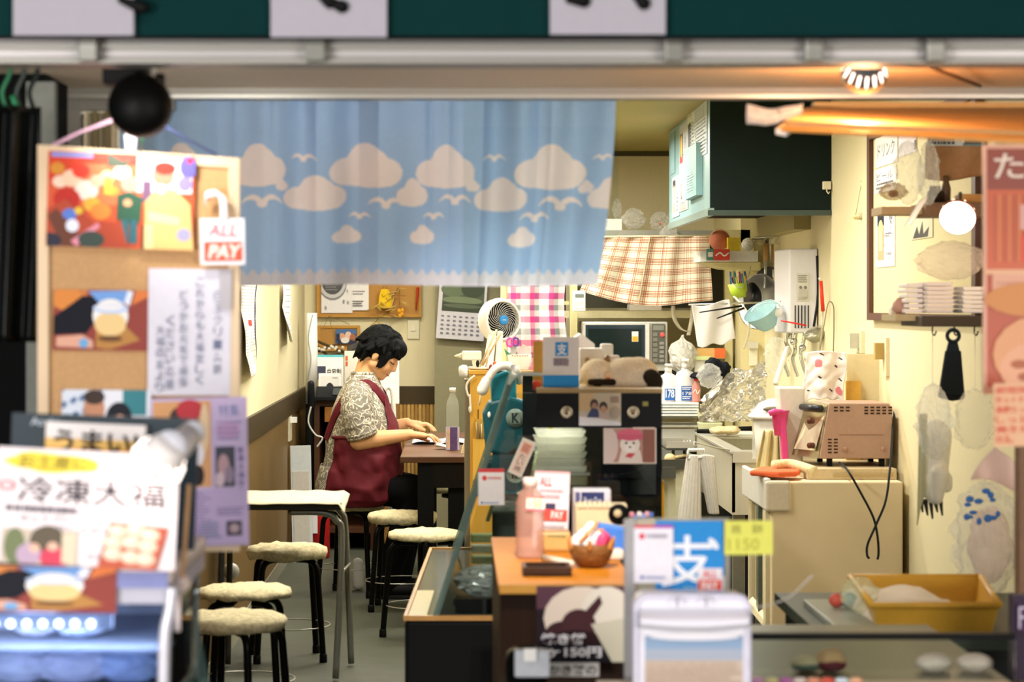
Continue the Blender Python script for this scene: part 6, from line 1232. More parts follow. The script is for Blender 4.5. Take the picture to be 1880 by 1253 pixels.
# ================================================================ YELLOW CABINET, VACUUM, FAN
t = thing('wood_cabinet', 'narrow yellow wooden cabinet beside the dark table behind the showcase', 'cabinet', (PX(890, 10.4), 10.6, 0)); YW = M('#cf9c3c', .45, n=.1, scale=20, streak='z'); YC = 10.35; zc1 = PZ(681, YC)
MB().box(PX(863, YC), PX(985, YC), YC, YC + .3, 0, zc1 - .015, YW).build('body', t); MB().box(PX(861, YC), PX(1000, YC), YC - .006, YC + .31, zc1 - .015, zc1, YW).build('top_board', t)
MB().box(PX(853, YC), PX(863, YC), YC + .02, YC + .28, 0, zc1 - .04, M('#7b715a', .5)).build('side_panel', t)
MB().pbox(877, 752, 879, 776, YC - .002, .004, M('#6b4d1d', .5)).build('slot', t); MB().pbox(868, 806, 900, 806 + 76, YC - .018, .018, M('#d6a746', .45, n=.1, streak='z')).build('lower_door', t)
MB().pbox(874, 770, 898, 808, YC - .014, .012, M('#b9913f', .5)).build('tool_holder', t)
R = random.Random(4)
for k in range(4): single(MB().tube([P(876 + k * 4.5, 806, YC - .02), P(875 + k * 5 + R.uniform(-2, 2), 774 + R.uniform(0, 12), YC - .024)], .003, M(['#b7a27a', '#8f7d58', '#d3c4a0', '#6d5e42'][k], .5), 6), 'skewer', ['light tan', 'brown', 'cream', 'dark brown'][k] + ' stick in the holder on the yellow cabinet front', 'stick', 'sticks on the yellow cabinet')
# things on the cabinet
t = thing('cup_tray', 'white round tray on the yellow cabinet under the fan', 'tray', P(886, 680, YC)); MB().lathe((PX(886, YC), YC + .12, zc1), [(.045, 0), (.060, .004), (.066, .014), (.062, .014), (.05, .006)], WHITE, 28).build('dish', t)
t = thing('glue_tool', 'white hot glue tool lying on the yellow cabinet, pointing left', 'tool', P(870, 660, YC)); yq = YC + .1
MB().box(PX(848, yq), PX(884, yq), yq, yq + .05, PZ(662, yq), PZ(645, yq), M('#e8e4da', .4)).build('body', t, bevel=.006); MB().lathe(P(848, 654, yq + .02), [(.014, 0), (.010, .012), (.008, .018), (.002, .034)], M('#e3d9b0', .4), 14, (-1, 0, -.03)).build('nozzle', t); MB().hexa([P(866, 662, yq), P(882, 662, yq), P(878, 683, yq), P(870, 683, yq)], [p + Vector((0, .04, 0)) for p in (P(866, 662, yq), P(882, 662, yq), P(878, 683, yq), P(870, 683, yq))], M('#d9d2b8', .4)).build('grip', t)
t = thing('white_headphones', 'round white ear cup hanging at the left edge of the yellow cabinet', 'headphones', P(851, 692, YC)); MB().lathe(P(858, 682, YC), [(.018, 0), (.026, .004), (.028, .02), (.02, .035), (0, .036)], WHITE, 20, (-1, -.1, 0), 1.0, 1).build('ear_cup', t)
b = MB(); b.tube(bezier([P(872, 690, YC - .03), P(860, 700, YC - .03), P(856, 712, YC - .03), P(860, 728, YC - .03), P(862, 726, YC - .03), P(864, 750, YC - .03)], 6), .0045, M('#e5ddcf', .5), 8); b.ell(P(863, 752, YC - .03), .007, .007, .016, M('#e5ddcf', .5), 10); single(b, 'white_cable', 'white cable with a tassel hanging down the left edge of the yellow cabinet', 'cable')
for k, (x0, y0, x1, y1) in enumerate(((881, 675, 912, 606), (886, 672, 920, 612), (892, 676, 898, 640))):
    single(MB().tube([P(x0, y0, 10.42), P(x1, y1, 10.38)], .0045, M(['#d9c79a', '#c9b080', '#d3cfc2'][k], .5), 8), 'chopstick', ['long pale wooden stick leaning across the white fan', 'tan wooden stick beside the long one leaning on the fan', 'short grey white stick in the white round tray'][k], 'stick', 'sticks by the fan')
for k, (x, y, h) in enumerate(((877, 668, '#1f2420'), (901, 676, '#8a2f22'), (908, 670, '#d2602f'))): single(MB().ell(P(x, y, 10.4), .008, .008, .016, M(h, .4), 12), 'pen', ['black', 'dark red', 'orange'][k] + ' pen end by the sticks on the yellow cabinet', 'pen')
# fan
t = thing('circulator_fan', 'round white air circulator fan with spiral grille and blue hub', 'fan', P(912, 680, 10.56)); fY = 10.56; FW = M('#ece8e0', .3, n=.02)
c0 = P(924, 588, fY); ax = Vector((.50, -.86, .05)).normalized(); rim = .072
back = c0 - ax * .10
MB().lathe(back, [(0, -.022), (.035, -.018), (.072, .004), (.094, .040), (.098, .075), (.090, .10), (.083, .108), (.079, .104), (.079, .06)], FW, 40, ax, open_end=True).build('housing', t)
u_ = ax.cross(Vector((0, 0, 1))).normalized(); w_ = u_.cross(ax); fc = c0 + ax * .002
MB().lathe(fc - ax * .030, [(0, 0), (.08, 0)], M('#0b0d0f', .7), 32, ax).build('inner_disc', t)
g = t
for k in range(24):
    a0 = 2 * pi * k / 24; pts = []
    for i in range(9): r = .020 + .058 * i / 8; a = a0 + 1.25 * (i / 8); pts.append(fc + (u_ * cos(a) + w_ * sin(a)) * r - ax * .002)
    MB().tube(pts, .0016, M('#a9aaa6', .35), 6).build('grille_bar', t)
MB().lathe(fc, [(.021, -.004), (.021, .004), (.018, .006)], M('#2f86cc', .35), 24, ax).build('hub', t); MB().tube([fc + ax * .0065 - u_ * .009, fc + ax * .0065 + u_ * .009], .0018, M('#e3eaf0', .4), 6).build('hub_mark', t)
for (x0, x1, x2, x3) in ((890, 905, 897, 912), (908, 921, 913, 924)): MB().hexa([P(x0 - (4 if x0 < 900 else 0), 676, fY - .06), P(x1, 676, fY - .06), P(x3, 608, fY - .03), P(x2, 608, fY - .03)], [p + Vector((0, .02, 0)) for p in (P(x0 - (4 if x0 < 900 else 0), 676, fY - .06), P(x1, 676, fY - .06), P(x3, 608, fY - .03), P(x2, 608, fY - .03))], FW).build('stand_arm', t, bevel=.006)
MB().lathe((PX(905, fY), fY + .01, zc1), [(.075, 0), (.075, .012), (.05, .025), (.02, .03)], FW, 28).build('stand_base', t)
bq = bpy.data.objects
# tapered white box with scissors
t = thing('white_box', 'tapered white plastic box holding scissors, right of the fan', 'box', P(958, 680, 10.5)); b = MB(); a_ = [P(938, 682, 10.5), P(972, 682, 10.5), P(976, 652, 10.5), P(931, 652, 10.5)]; b.hexa(a_, [p + Vector((0, .1, 0)) for p in a_], M('#e9e4da', .4)); b.v = [Vector((v.x, v.y, zc1 if v.z < 1.14 else v.z)) for v in b.v]; b.build('box_body', t, bevel=.003)
for k in range(7): MB().ell(P(941 + k * 4.6, 653 + .5 * (k % 2), 10.497), .0035, .002, .002, M('#8c7d5e', .5), 8).build('rim_mark', t)
t = thing('scissors', 'scissors with pink and purple handles sticking out of the tapered white box', 'scissors', P(940, 650, 10.5))
for q, h in (((936, 629), '#e254b4'), ((947, 628), '#6f4a9a')): MB().tube([P(q[0] + 5.5 * cos(w), q[1] + 7.5 * sin(w), 10.52) for w in [k * pi / 9 for k in range(18)]], .0045, M(h, .35), 8, closed=True).build('handle', t)
MB().hexa([P(936, 636, 10.53), P(948, 636, 10.53), P(946, 660, 10.53), P(940, 660, 10.53)], [p + Vector((0, .004, 0)) for p in (P(936, 636, 10.53), P(948, 636, 10.53), P(946, 660, 10.53), P(940, 660, 10.53))], STEEL).build('blade', t)
b = MB(); b.prism([P(925, 640, 10.55), P(936, 650, 10.55), P(948, 642, 10.55), P(931, 655, 10.55)], (0, .02, 0), M('#54a98a', .5)); single(b, 'green_wrapper', 'green folded wrapper in the tapered white box', 'wrapper')
b = MB(); b.prism([P(950, 648, 10.57), P(960, 632, 10.57), P(974, 640, 10.57), P(974, 656, 10.57), P(950, 656, 10.57)], (0, .02, 0), M('#e8b8b4', .5)); single(b, 'pink_wrapper', 'pink paper packet standing in the tapered white box', 'packet')
b = MB(); b.prism([P(972, 683, 10.45), P(977, 663, 10.45), P(984, 668, 10.45), P(984, 683, 10.45)], (0, .05, 0), M('#dd3f82', .4)); single(b, 'pink_pouch', 'hot pink pouch beside the tapered white box', 'pouch', bevel=.004)
# vacuum cleaner
t = thing('vacuum_cleaner', 'teal vacuum cleaner with a white hose standing behind the showcase glass', 'vacuum cleaner', (PX(935, 9.3), 9.35, 0)); VYc = 9.25; TEAL = M('#0d7283', .25, n=.04)
b = MB(); b.prism([P(900, 692, VYc), P(930, 680, VYc), P(948, 690, VYc), P(950, 780, VYc), P(905, 800, VYc)], (0, .14, 0), TEAL); b.build('body', t, bevel=.012)
b = MB(); b.prism([P(886, 760, VYc - .02), P(897, 738, VYc - .02), P(935, 728, VYc - .02), P(972, 740, VYc - .02), P(980, 770, VYc - .02), P(965, 820, VYc - .02), P(930, 838, VYc - .02), P(892, 830, VYc - .02)], (0, .17, 0), M('#0e4d58', .35)); b.build('dust_case', t, bevel=.012)
MB().lathe(P(946, 768, VYc - .022), [(0, 0), (.036, 0), (.036, .004), (0, .005)], M('#77857f', .4), 24, (0, -1, 0)).build('badge', t)
p, q = pic_at(938, 758, 955, 778, VYc - .028, '#77857f', .001); p.text('K', .1, .05, .9, .95, '#26302f', .04); hang(p, q, 'badge_letter', '', '', parent=t)
MB().pbox(905, 681, 945, 692, VYc + .02, .10, BLACK).build('top_cap', t, bevel=.006)
MB().tube(bezier([P(953, 700, VYc + .1), P(948, 682, VYc), P(930, 672, VYc - .02), P(912, 676, VYc - .03), P(900, 690, VYc - .03), P(889, 708, VYc - .03)], 8), [.016] * 41, M('#e6e2dc', .4), 14).build('hose', t)
MB().cap(P(893, 700, VYc - .03), .019, P(886, 716, VYc - .03), .022, M('#e6e2dc', .4)).build('nozzle', t)
MB().box(PX(905, VYc), PX(965, VYc), VYc, VYc + .14, 0, PZ(815, VYc), M('#14302f', .5)).build('lower_body', t); MB().ell(P(898, 762, VYc - .03), .006, .004, .012, WHITE, 10).build('latch', t)
MB().tube([P(883, 720, VYc), P(880, 745, VYc)], .003, M('#e5ddcf', .5), 6).build('string', t)

# ================================================================ WOODEN COUNTER IN FRONT
t = thing('wooden_counter', 'orange brown wooden counter with dark side in front of the showcase', 'counter', (.24, 5.7, 0)); kF, kR = 5.2, 6.28; kz = PZ(1075, kF)
OW = M('#c87a14', .6, n=.10, scale=16, streak='x')
MB().box(PX(915, kF), PX(1168, kF), kF, kR, kz - .014, kz, OW).build('top_board', t, bevel=.003); MB().box(PX(1168, kF), .53, 6.0, kR, kz - .014, kz, OW).build('rear_board', t)
MB().box(PX(917, kF), PX(1168, kF), kF - .006, kF, kz - .018, kz + .002, M('#c9923f', .4, n=.1, streak='x')).build('front_edge', t)
MB().box(PX(918, kF), PX(1166, kF), kF + .012, kR - .02, 0, kz - .014, M('#2b1a0e', .45, n=.15, streak='z')).build('body', t)
K_ = kz + .0005
def f_(p):
    p.rect(0, 0, 1, 1, '#2b2126').rect(0, 0, 1, .3, '#5b3a46').ell(.52, .42, .44, .42, '#e3d2bf').ell(.80, .36, .3, .36, '#e6dccb').ell(.30, .62, .2, .16, '#3d1f24').ell(.48, .52, .2, .22, '#452428').poly([(.5, .4), (.72, .12), (.75, .22), (.62, .45)], '#452428').ell(.46, .72, .34, .14, '#2f1a1e').rect(0, .76, 1, 1, '#1c1a20')
    p.poly([(.62, .50), (1, .42), (1, 1), (.86, 1)], '#cfc9b2')
    p.text('焼き餅', .05, .62, .56, .77, '#e8e4e6', .03).text('1ヶ150円', .04, .80, .74, .94, '#f0ecee', .03)
p, q = pic_at(985, 1077, 1146, 1216, 5.16, '#2b2126', .004, .35); f_(p); hang(p, q, 'price_poster', 'dark poster of a cut white rice cake with its price on the counter front', 'poster')
def f_(p): p.text('かき餅の', .05, .12, .95, .9, '#262428', .02)
p, q = pic_at(1003, 1218, 1100, 1243, 5.13, '#bdbab4', .004); f_(p); hang(p, q, 'price_strip', 'grey strip with black lettering under the rice cake poster', 'sign')
t = thing('black_kettle', 'black round lidded pot in front of the counter side, left of the poster', 'pot', P(965, 1230, 5.0)); MB().lathe(P(966, 1215, 5.02), [(.035, -.05), (.045, -.04), (.045, 0), (.040, .02), (.02, .032), (0, .034)], BLKGLOSS, 24).build('pot_body', t)
b = MB(); b.pbox(945, 1195, 1010, 1245, 4.93, .03, M('#b8bcc0', .4, n=.08)); t = thing('grey_holder', 'grey white box with a lighter patch below the black pot', 'box', P(975, 1245, 4.93)); b.build('body', t, bevel=.004); MB().pbox(962, 1192, 985, 1215, 4.922, .006, WHITE).build('patch', t)
MB().pbox(918, 1240, 1130, 1262, 4.80, .35, M('#7a6a5a', .5)).build('tmp2'); bpy.data.objects.remove(bpy.data.objects['tmp2'])
# tray, bottle, card, box, basket
t = thing('money_tray', 'dark brown coin tray at the front of the wooden counter', 'tray', P(1000, 1048, 5.4)); ty_ = 5.36; xa, xb = PX(960, ty_), PX(1050, ty_)
MB().box(xa, xb, ty_, ty_ + .12, K_, K_ + .006, M('#2a1a12', .4)).build('base', t)
for q in ((xa, xb, ty_, ty_ + .008), (xa, xb, ty_ + .112, ty_ + .12), (xa, xa + .008, ty_ + .008, ty_ + .112), (xb - .008, xb, ty_ + .008, ty_ + .112)): MB().box(q[0], q[1], q[2], q[3], K_ + .006, K_ + .020, M('#3a2518', .35)).build('rim_bar', t)
bX, bY_ = PX(973, 5.75), 5.75
t = thing('pink_water_bottle', 'clear bottle with pinkish water and a white price tag on the wooden counter', 'bottle', (bX, bY_, K_)); PKC = clear('#e8b9a8', .5, .12)
pr = [(.028, 0), (.034, .006)]
for k in range(9): pr += [(.0345, .012 + k * .013), (.0325, .0185 + k * .013)]
pr += [(.034, .132), (.026, .155), (.016, .166), (.016, .172)]
MB().lathe((bX, bY_, K_), pr, PKC, 26).build('bottle_body', t); MB().lathe((bX, bY_, K_ + .17), [(.0175, 0), (.018, .018), (.015, .022)], M('#e6c9b9', .4), 18).build('cap', t)
p, q = pic_at(966, 913, 1000, 938, bY_ - .040, '#ecdcc4', .002); p.rect(0, 0, 1, .1, '#dd4b4b').rect(0, .88, 1, 1, '#dd4b6b').text('150', .15, .22, .85, .78, '#8f8a3a', .01); hang(p, q, 'price_tag', '', '', parent=t, roll=3)
def f_(p): p.rect(.0, 0, 1, .03, '#e0a9a9').text('ALL', .16, .08, .5, .20, '#d94a4a', .02).lines(.18, .24, .85, .38, 2, '#c98f92').rect(.28, .42, .62, .5, '#3a3350').rect(.28, .5, .95, .64, '#dd4a3a').text('PAY', .5, .52, .85, .62, '#f2e6e0', .02).lines(.3, .7, .9, .95, 4, '#b8a8a8')
p, q = pic_at(977, 866, 1042, 966, 6.0, '#eadadb', .006); q.z = K_ + .0; p.h = PZ(866, 6.0) - K_; f_(p); hang(p, q, 'payment_board', 'pink white payment notice with a red band behind the pink water bottle', 'sign', 0, 3, 2)
pk(988, 978, 1048, 1012, 5.9, .08, '#c99a58', 'kraft_box', 'small tan paper box behind the coin tray', 'box', K_, lambda p: p.lines(.25, .02, .95, .2, 1, '#5f7a4a', .8))
b = MB(); b.tube([P(1000, 1005, 5.55), P(1050, 1028, 5.45)], .010, M('#e0d0b8', .5), 10); lo = min(v.z for v in b.v); b.v = [v + Vector((0, 0, K_ - lo)) if 0 else Vector((v.x, v.y, K_ + .011 + (v.z - lo) * .0 + (.01 * sin(v.x * 900) * 0) + ((hash((round(v.z, 4), round(v.y, 4))) % 100) / 100 * .0))) for v in b.v]
b = MB(); q0 = P(1000, 1005, 5.60); q1 = P(1050, 1028, 5.50); b.tube([Vector((q0.x, 5.66, K_ + .0095)), Vector((q1.x, 5.52, K_ + .0095))], .009, M('#e0d0b8', .5), 10); single(b, 'paper_roll', 'small white paper roll lying beside the woven bowl', 'roll')
t = thing('woven_bowl', 'brown woven bowl filled with wrapped sweets on the wooden counter', 'bowl', (PX(1088, 5.5), 5.52, K_)); bc = Vector((PX(1088, 5.5), 5.55, K_)); MB().lathe(bc, [(.026, 0), (.040, .012), (.050, .035), (.053, .055), (.049, .055), (.038, .014), (0, .008)], M('#7d4f22', .6, n=.25, scale=90, bump=.8), 28).build('bowl', t)
for k in range(6): a = k * pi / 3 + .4; MB().cap(bc + Vector((.051 * cos(a), .051 * sin(a), .05)), .008, bc + Vector((.058 * cos(a), .058 * sin(a), .066)), .003, M('#b8793a', .6)).build('rim_tip', t)
sw = [(-.02, -.02, .058, '#ece4dc', .030, .018, .022, 20), (.005, -.012, .075, '#e8e0d8', .018, .012, .034, -30), (.022, -.02, .060, '#d8416a', .014, .014, .026, 15), (.032, .002, .058, '#c9355a', .016, .014, .022, -10), (-.034, -.004, .056, '#d98a3a', .014, .016, .018, 40), (-.008, .02, .072, '#c9cfe0', .022, .014, .026, 60), (.014, .012, .066, '#e2733a', .014, .012, .026, 25)]
for k, (dx, dy, dz, h, a, c, e, r_) in enumerate(sw): 
    b = MB(); b.ell(bc + Vector((dx, dy, dz)), a, c, e, M(h, .35, n=.08), 14, Euler((0, radians(r_), 0)).to_matrix(), .3, 7); single(b, 'wrapped_candy', ['large white', 'tall white', 'pink', 'magenta', 'orange', 'pale blue', 'deep orange'][k] + ' wrapped sweet in the woven bowl', 'sweet', 'wrapped sweets in the woven bowl')
b = MB(); b.tube([bc + Vector((-.030, -.045, .062)), bc + Vector((.012, -.030, .104))], .0035, M('#e58a32', .5), 8); single(b, 'orange_straw', 'orange striped straw leaning over the woven bowl', 'straw')
b = MB(); b.prism([P(1092, 962, 5.75), P(1100, 940, 5.75), P(1165, 952, 5.75), P(1165, 1004, 5.75), P(1125, 1004, 5.75)], (0, .06, 0), M('#3f74c2', .45, n=.06)); lo = min(v.z for v in b.v); b.v = [v + Vector((0, 0, K_ - lo)) for v in b.v]; single(b, 'blue_pouch', 'blue fabric pouch leaning behind the woven bowl', 'pouch', bevel=.006)
pk(1052, 898, 1122, 955, 6.15, .05, '#dcd6dc', 'stationery_box', 'white box with a dark blue upper band behind the blue pouch', 'box', K_, lambda p: p.rect(0, 0, 1, .42, '#dcd6dc').rect(.18, .02, .86, .38, '#2d3566').text('Post Out', .26, .12, .78, .28, '#d6d6e0', .01).rect(.0, .02, .14, .38, '#5a5a86'))
pk(1056, 926, 1152, 985, 6.03, .06, '#dcc69a', 'wooden_block', 'cream wooden block with a round black opening behind the blue pouch', 'block', K_)
t2 = bpy.data.objects['wooden_block']; MB().lathe(P(1136, 945, 6.028), [(0, 0), (.026, 0), (.026, .003), (0, .003)], BLACK, 22, (0, -1, 0)).build('opening', t2); MB().lathe(P(1134, 943, 6.024), [(0, 0), (.010, 0), (.010, .003), (0, .003)], M('#cbb68a', .5), 14, (0, -1, 0)).build('opening_core', t2)
for k in range(7): MB().pbox(1062 + k * 9, 922, 1068 + k * 9, 932, 6.02, .02, M('#e3d2ac', .5)).build('peg', t2)
R = random.Random(8)
for k in range(6): b = MB(); b.ell(P(1160 + k * 7, 948 + R.uniform(-4, 3), 6.15), .008, .008, .008, M(['#d98a9a', '#5f7fc0', '#e2d6d0', '#7f95cc', '#d9a0a8', '#4f6fb5'][k], .3), 10); b.v = [v for v in b.v]; single(b, 'bead_charm', ['pink', 'blue', 'white', 'pale blue', 'rose', 'deep blue'][k] + ' bead at the rear edge of the counter by the screen', 'bead', 'beads by the screen')
t = thing('bead_box', 'low pale box carrying the coloured beads behind the acrylic screen', 'box', P(1180, 1000, 6.2)); MB().box(PX(1156, 6.15), PX(1204, 6.15), 6.12, 6.2, K_, PZ(955, 6.15), M('#c9c2bc', .5)).build('body', t)
b = MB(); b.pbox(1095, 1010, 1146, 1030, 5.7, .05, M('#e6d2bc', .5)); lo = min(v.z for v in b.v); b.v = [v + Vector((0, 0, K_ - lo)) for v in b.v]; single(b, 'paper_bundle', 'folded cream paper bundle right of the woven bowl', 'paper', bevel=.008)

# ================================================================ RIGHT FRONT
t = thing('hook_shelf', 'dark shelf bar with hooks on the right wall carrying foam trays', 'shelf', P(1745, 600, 7.6)); sY = 7.5
MB().box(PX(1692, sY), XR - .005, sY, 7.85, PZ(600, sY), PZ(581, sY), M('#3a3128', .5, n=.08)).build('bar', t, bevel=.003); MB().box(PX(1655, sY), PX(1700, sY), sY + .1, 7.85, PZ(590, sY), PZ(578, sY), M('#b4a47e', .5)).build('end_board', t)
for x in (1712, 1752, 1789): MB().tube(bezier([P(x, 600, sY + .01), P(x, 612, sY + .01), P(x + 4, 616, sY + .01), P(x + 7, 608, sY + .01)], 5), .0025, M('#2c2a26', .4, .5), 6).build('hook', t)
SZ0 = PZ(578, sY) + .0045
def tr(x0, x1, n, y, lab, g, h=.0125, m='#e9dfdc', dep=.16):
    for k in range(n):
        b = MB(); z = SZ0 + k * (h + .0015); dx = .0015 * ((k * 7) % 3 - 1); b.hexa([(PX(x0, y) + .006 + dx, y, z), (PX(x1, y) - .006 + dx, y, z), (PX(x1, y) - .006 + dx, y + dep, z), (PX(x0, y) + .006 + dx, y + dep, z)], [(PX(x0, y) + dx, y - .004, z + h), (PX(x1, y) + dx, y - .004, z + h), (PX(x1, y) + dx, y + dep, z + h), (PX(x0, y) + dx, y + dep, z + h)], M(m, .4, n=.02))
        single(b, 'foam_tray', lab % (['lowest', 'second', 'third', 'fourth', 'fifth', 'sixth', 'seventh'][k] if k < n - 1 else 'topmost'), 'tray', g, bevel=.003)
tr(1700, 1752, 7, 7.56, '%s white foam tray of the middle stack on the hook shelf', 'foam trays in the middle stack'); tr(1766, 1808, 6, 7.54, '%s bright white foam tray of the right stack on the hook shelf', 'foam trays in the right stack', m='#f2ece8')
b = MB(); 
for k in range(6):
    b = MB(); z = PZ(578, sY) + .0045 + k * .016; b.box(PX(1664, 7.6) + .004 * (k % 2), PX(1697, 7.6), 7.62, 7.76, z, z + .0135, M('#ebe4e0', .4)); single(b, 'foam_tray', ['lowest', 'second', 'third', 'fourth', 'fifth', 'topmost'][k] + ' white foam tray of the left stack on the hook shelf', 'tray', 'foam trays in the left stack', bevel=.003)
b = MB(); crumple(b, P(1745, 465, 7.68), .105, .055, .062, clear('#f8e4d8', .30, .08), .22, 4, 34, seed=33); lo = min(v.z for v in b.v); b.v = [v + Vector((0, 0, SZ0 + 7 * .0142 + .003 - lo)) for v in b.v]
o = b.build('pink_bundle'); tag(o, 'pinkish plastic wrapped bundle lying on the foam tray stacks under the glowing lamp', 'bundle')
b = MB(); b.prism([P(1716, 508, 7.5), P(1732, 486, 7.5), P(1740, 508, 7.5)], (0, .03, 0), WHITE); 
b = MB(); b.lathe((PX(1656, 7.68), 7.70, PZ(578, sY) + .002), [(.012, 0), (.028, .012), (.026, .035), (.012, .05), (0, .052)], M('#b98f80', .5, n=.08), 20); single(b, 'pink_ball', 'round pinkish ball at the left end of the hook shelf', 'ball')
b = MB(); b.pbox(1636, 563, 1655, 581, 7.9, .05, M('#e8dfd0', .4)); t = thing('sauce_cup', 'small white and amber cup at the lower corner of the framed board', 'cup', P(1645, 581, 7.9)); b.build('cup', t, bevel=.006); MB().pbox(1645, 568, 1656, 582, 7.89, .05, M('#d99a3a', .4)).build('amber_part', t)
MB().box(PX(1630, 7.88), XR - .03, 7.88, 7.96, PZ(588, 7.88), PZ(582, 7.88), M('#8a6a3c', .5)).build('ledge', t)
# shelf above with a kraft sheet and dark jars
t = thing('upper_rack', 'dark rack board on the right wall above the glowing lamp', 'rack', P(1750, 400, 7.7)); MB().box(PX(1700, 7.6), XR - .005, 7.6, 7.85, PZ(396, 7.6), PZ(372, 7.6), M('#7d5e44', .6, n=.1)).build('board', t); MB().box(PX(1625, 7.6), PX(1702, 7.6), 7.66, 7.85, PZ(392, 7.6), PZ(378, 7.6), M('#bfa27a', .6)).build('end_board', t)
uz = PZ(372, 7.6) + .0005
b = MB(); b.lathe((PX(1722, 7.65), 7.70, uz), [(.022, 0), (.026, .006), (.026, .035), (.018, .046), (.018, .056), (0, .056)], M('#2d241d', .35), 18); single(b, 'dark_jar', 'dark jar on the left of the upper rack board', 'jar')
b = MB(); b.lathe((PX(1745, 7.65), 7.72, uz), [(.014, 0), (.016, .05), (.010, .07), (.010, .09), (0, .092)], M('#6b523e', .35), 16); single(b, 'brown_bottle', 'small brown bottle behind the dark jar on the upper rack', 'bottle')
b = MB(); b.box(PX(1765, 7.62), PX(1806, 7.62), 7.63, 7.73, uz, uz + .028, M('#d79a58', .6)); single(b, 'tan_box', 'flat tan box on the right of the upper rack board', 'box', bevel=.004)
b = MB(); b.grid(lambda u, v: P(1700 + u * 112, 262 + v * 66 + 5 * sin(u * 5), 7.75) + Vector((0, .02 * sin(u * 6 + v * 2), 0)), 20, 10, M('#b98a62', .7, n=.1, transl=.1)); o = single(b, 'kraft_paper', 'hanging brown kraft paper above the upper rack at the right wall', 'paper', solid=.002)
for k, (x0, x1, c) in enumerate(((1702, 1768, '#cfd6dc'), (1770, 1808, '#7f9a9c'))): 
    p, q = pic_at(x0, 252, x1, 268, 7.72, c, .003); p.lines(.03, .1, .97, .9, 2, '#5a6068', .8, k); hang(p, q, 'shelf_leaflet', ['white blue printed leaflet over the kraft paper', 'teal printed leaflet right of the white blue one over the kraft paper'][k], 'leaflet')
for k, (x, y, rx, rz, m, lab) in enumerate(((1668, 318, .045, .10, BAG, 'grey clear plastic bag hanging in front of the framed board'), (1640, 352, .04, .028, clear('#d9bf96', .5), 'small clear bag with something dark red inside, left of the grey bag'), (1705, 318, .032, .10, BAG, 'thin clear bag hanging next to the kraft paper'))):
    b = MB(); crumple(b, P(x, y, 7.55), rx, .03, rz, m, .35, 6, 30, seed=40 + k); o = tag(b.build('hanging_bag'), lab, 'bag')
    if k == 1: b = MB(); b.ell(P(1640, 356, 7.55), .016, .012, .012, M('#7c3a34', .5), 12); b.build('red_content', o)
b = MB(); 
a0, a1 = P(1666, 415, 7.3), P(1696, 365, 7.3); b.grid(lambda u, v: a0.lerp(a1, v) + Vector((.012 * (u - .5) * 2, -.006 * sin(u * pi), .006 * (u - .5))), 6, 10, M('#f1eeea', .12, .0, n=0, trans=.25)); single(b, 'shiny_strip', 'shiny clear plastic strip hanging slanted in front of the framed board', 'strip', solid=.002)
# glowing lamp
def lamp(name, x, y, Y, r, ax, lab, h_, glow, body='#8a8785', slots=14, power=0, color=(1, .7, .45)):
    c = P(x, y, Y); ax = Vector(ax).normalized(); t = thing(name, lab, 'lamp', c)
    MB().lathe(c, [(r, 0), (r * .96, -h_ * .35), (r * .72, -h_ * .8), (r * .40, -h_), (r * .36, -h_ * 1.5), (0, -h_ * 1.5)], M(body, .3, .6), 30, ax).build('shade', t)
    MB().lathe(c, [(r * .95, .001), (r * .8, .010), (r * .4, .016), (0, .017)], M('#fff0e2', .4, n=0, emit=glow), 30, ax).build('bulb_face', t)
    u = ax.cross(Vector((0, .2, 1))).normalized(); w = u.cross(ax); EM = M('#ffd9c4', .4, n=0, emit=glow * .6)
    for k in range(slots):
        a = 2 * pi * k / slots; d = u * cos(a) + w * sin(a); MB().cap(c + d * r * .93 - ax * h_ * .32, r * .05, c + d * r * .80 - ax * h_ * .72, r * .045, EM, 8).build('light_slot', t)
    return t, c
t, c = lamp('glowing_lamp', 1758, 400, 7.1, .054, (-.28, -.88, -.42), 'glowing round spot lamp over the foam trays at the right', .05, 9.0, '#a8604a', 9)
MB().tube(bezier([c + Vector((.02, .06, .03)), c + Vector((.05, .2, .08)), c + Vector((.1, .45, .06)), P(1770, 378, 7.6)], 6), .006, M('#3a3128', .4), 8).build('arm', t)
point('lamp_bulb', c + Vector((-.03, -.10, -.05)), 5.0, (1, .66, .42), .04)
t, c = lamp('silver_lamp', 1586, 138, 4.95, .048, (.05, .90, -.52), 'silver spot lamp with bright slots under the front rail, above the awning board', .06, 9.0, '#7f8486', 16)
MB().tube([c + Vector((0, -.02, .085)), c + Vector((0, -.06, .12))], .012, M('#6d6f70', .35, .6), 10).build('stem', t)
point('lamp_bulb', c + Vector((.01, .07, -.06)), 6.5, (1, .52, .24), .03)
# tongs on the hook
t = thing('kitchen_turner', 'black wide turner hanging by its ring from the hook shelf', 'turner', P(1748, 735, 7.42)); kY = 7.506
MB().tube([P(1750 + 11 * cos(w), 617 + 11 * sin(w), kY) for w in [k * pi / 10 for k in range(20)]], .006, M('#17232a', .35), 8, closed=True).build('ring', t)
MB().hexa([P(1742, 628, kY), P(1758, 628, kY), P(1762, 645, kY), P(1738, 645, kY)], [p + Vector((0, .012, 0)) for p in (P(1742, 628, kY), P(1758, 628, kY), P(1762, 645, kY), P(1738, 645, kY))], M('#142028', .35)).build('neck', t)
MB().hexa([P(1736, 644, kY), P(1765, 644, kY), P(1772, 728, kY), P(1723, 728, kY)], [p + Vector((0, .014, 0)) for p in (P(1736, 644, kY), P(1765, 644, kY), P(1772, 728, kY), P(1723, 728, kY))], M('#10181d', .4)).build('blade', t, bevel=.004)
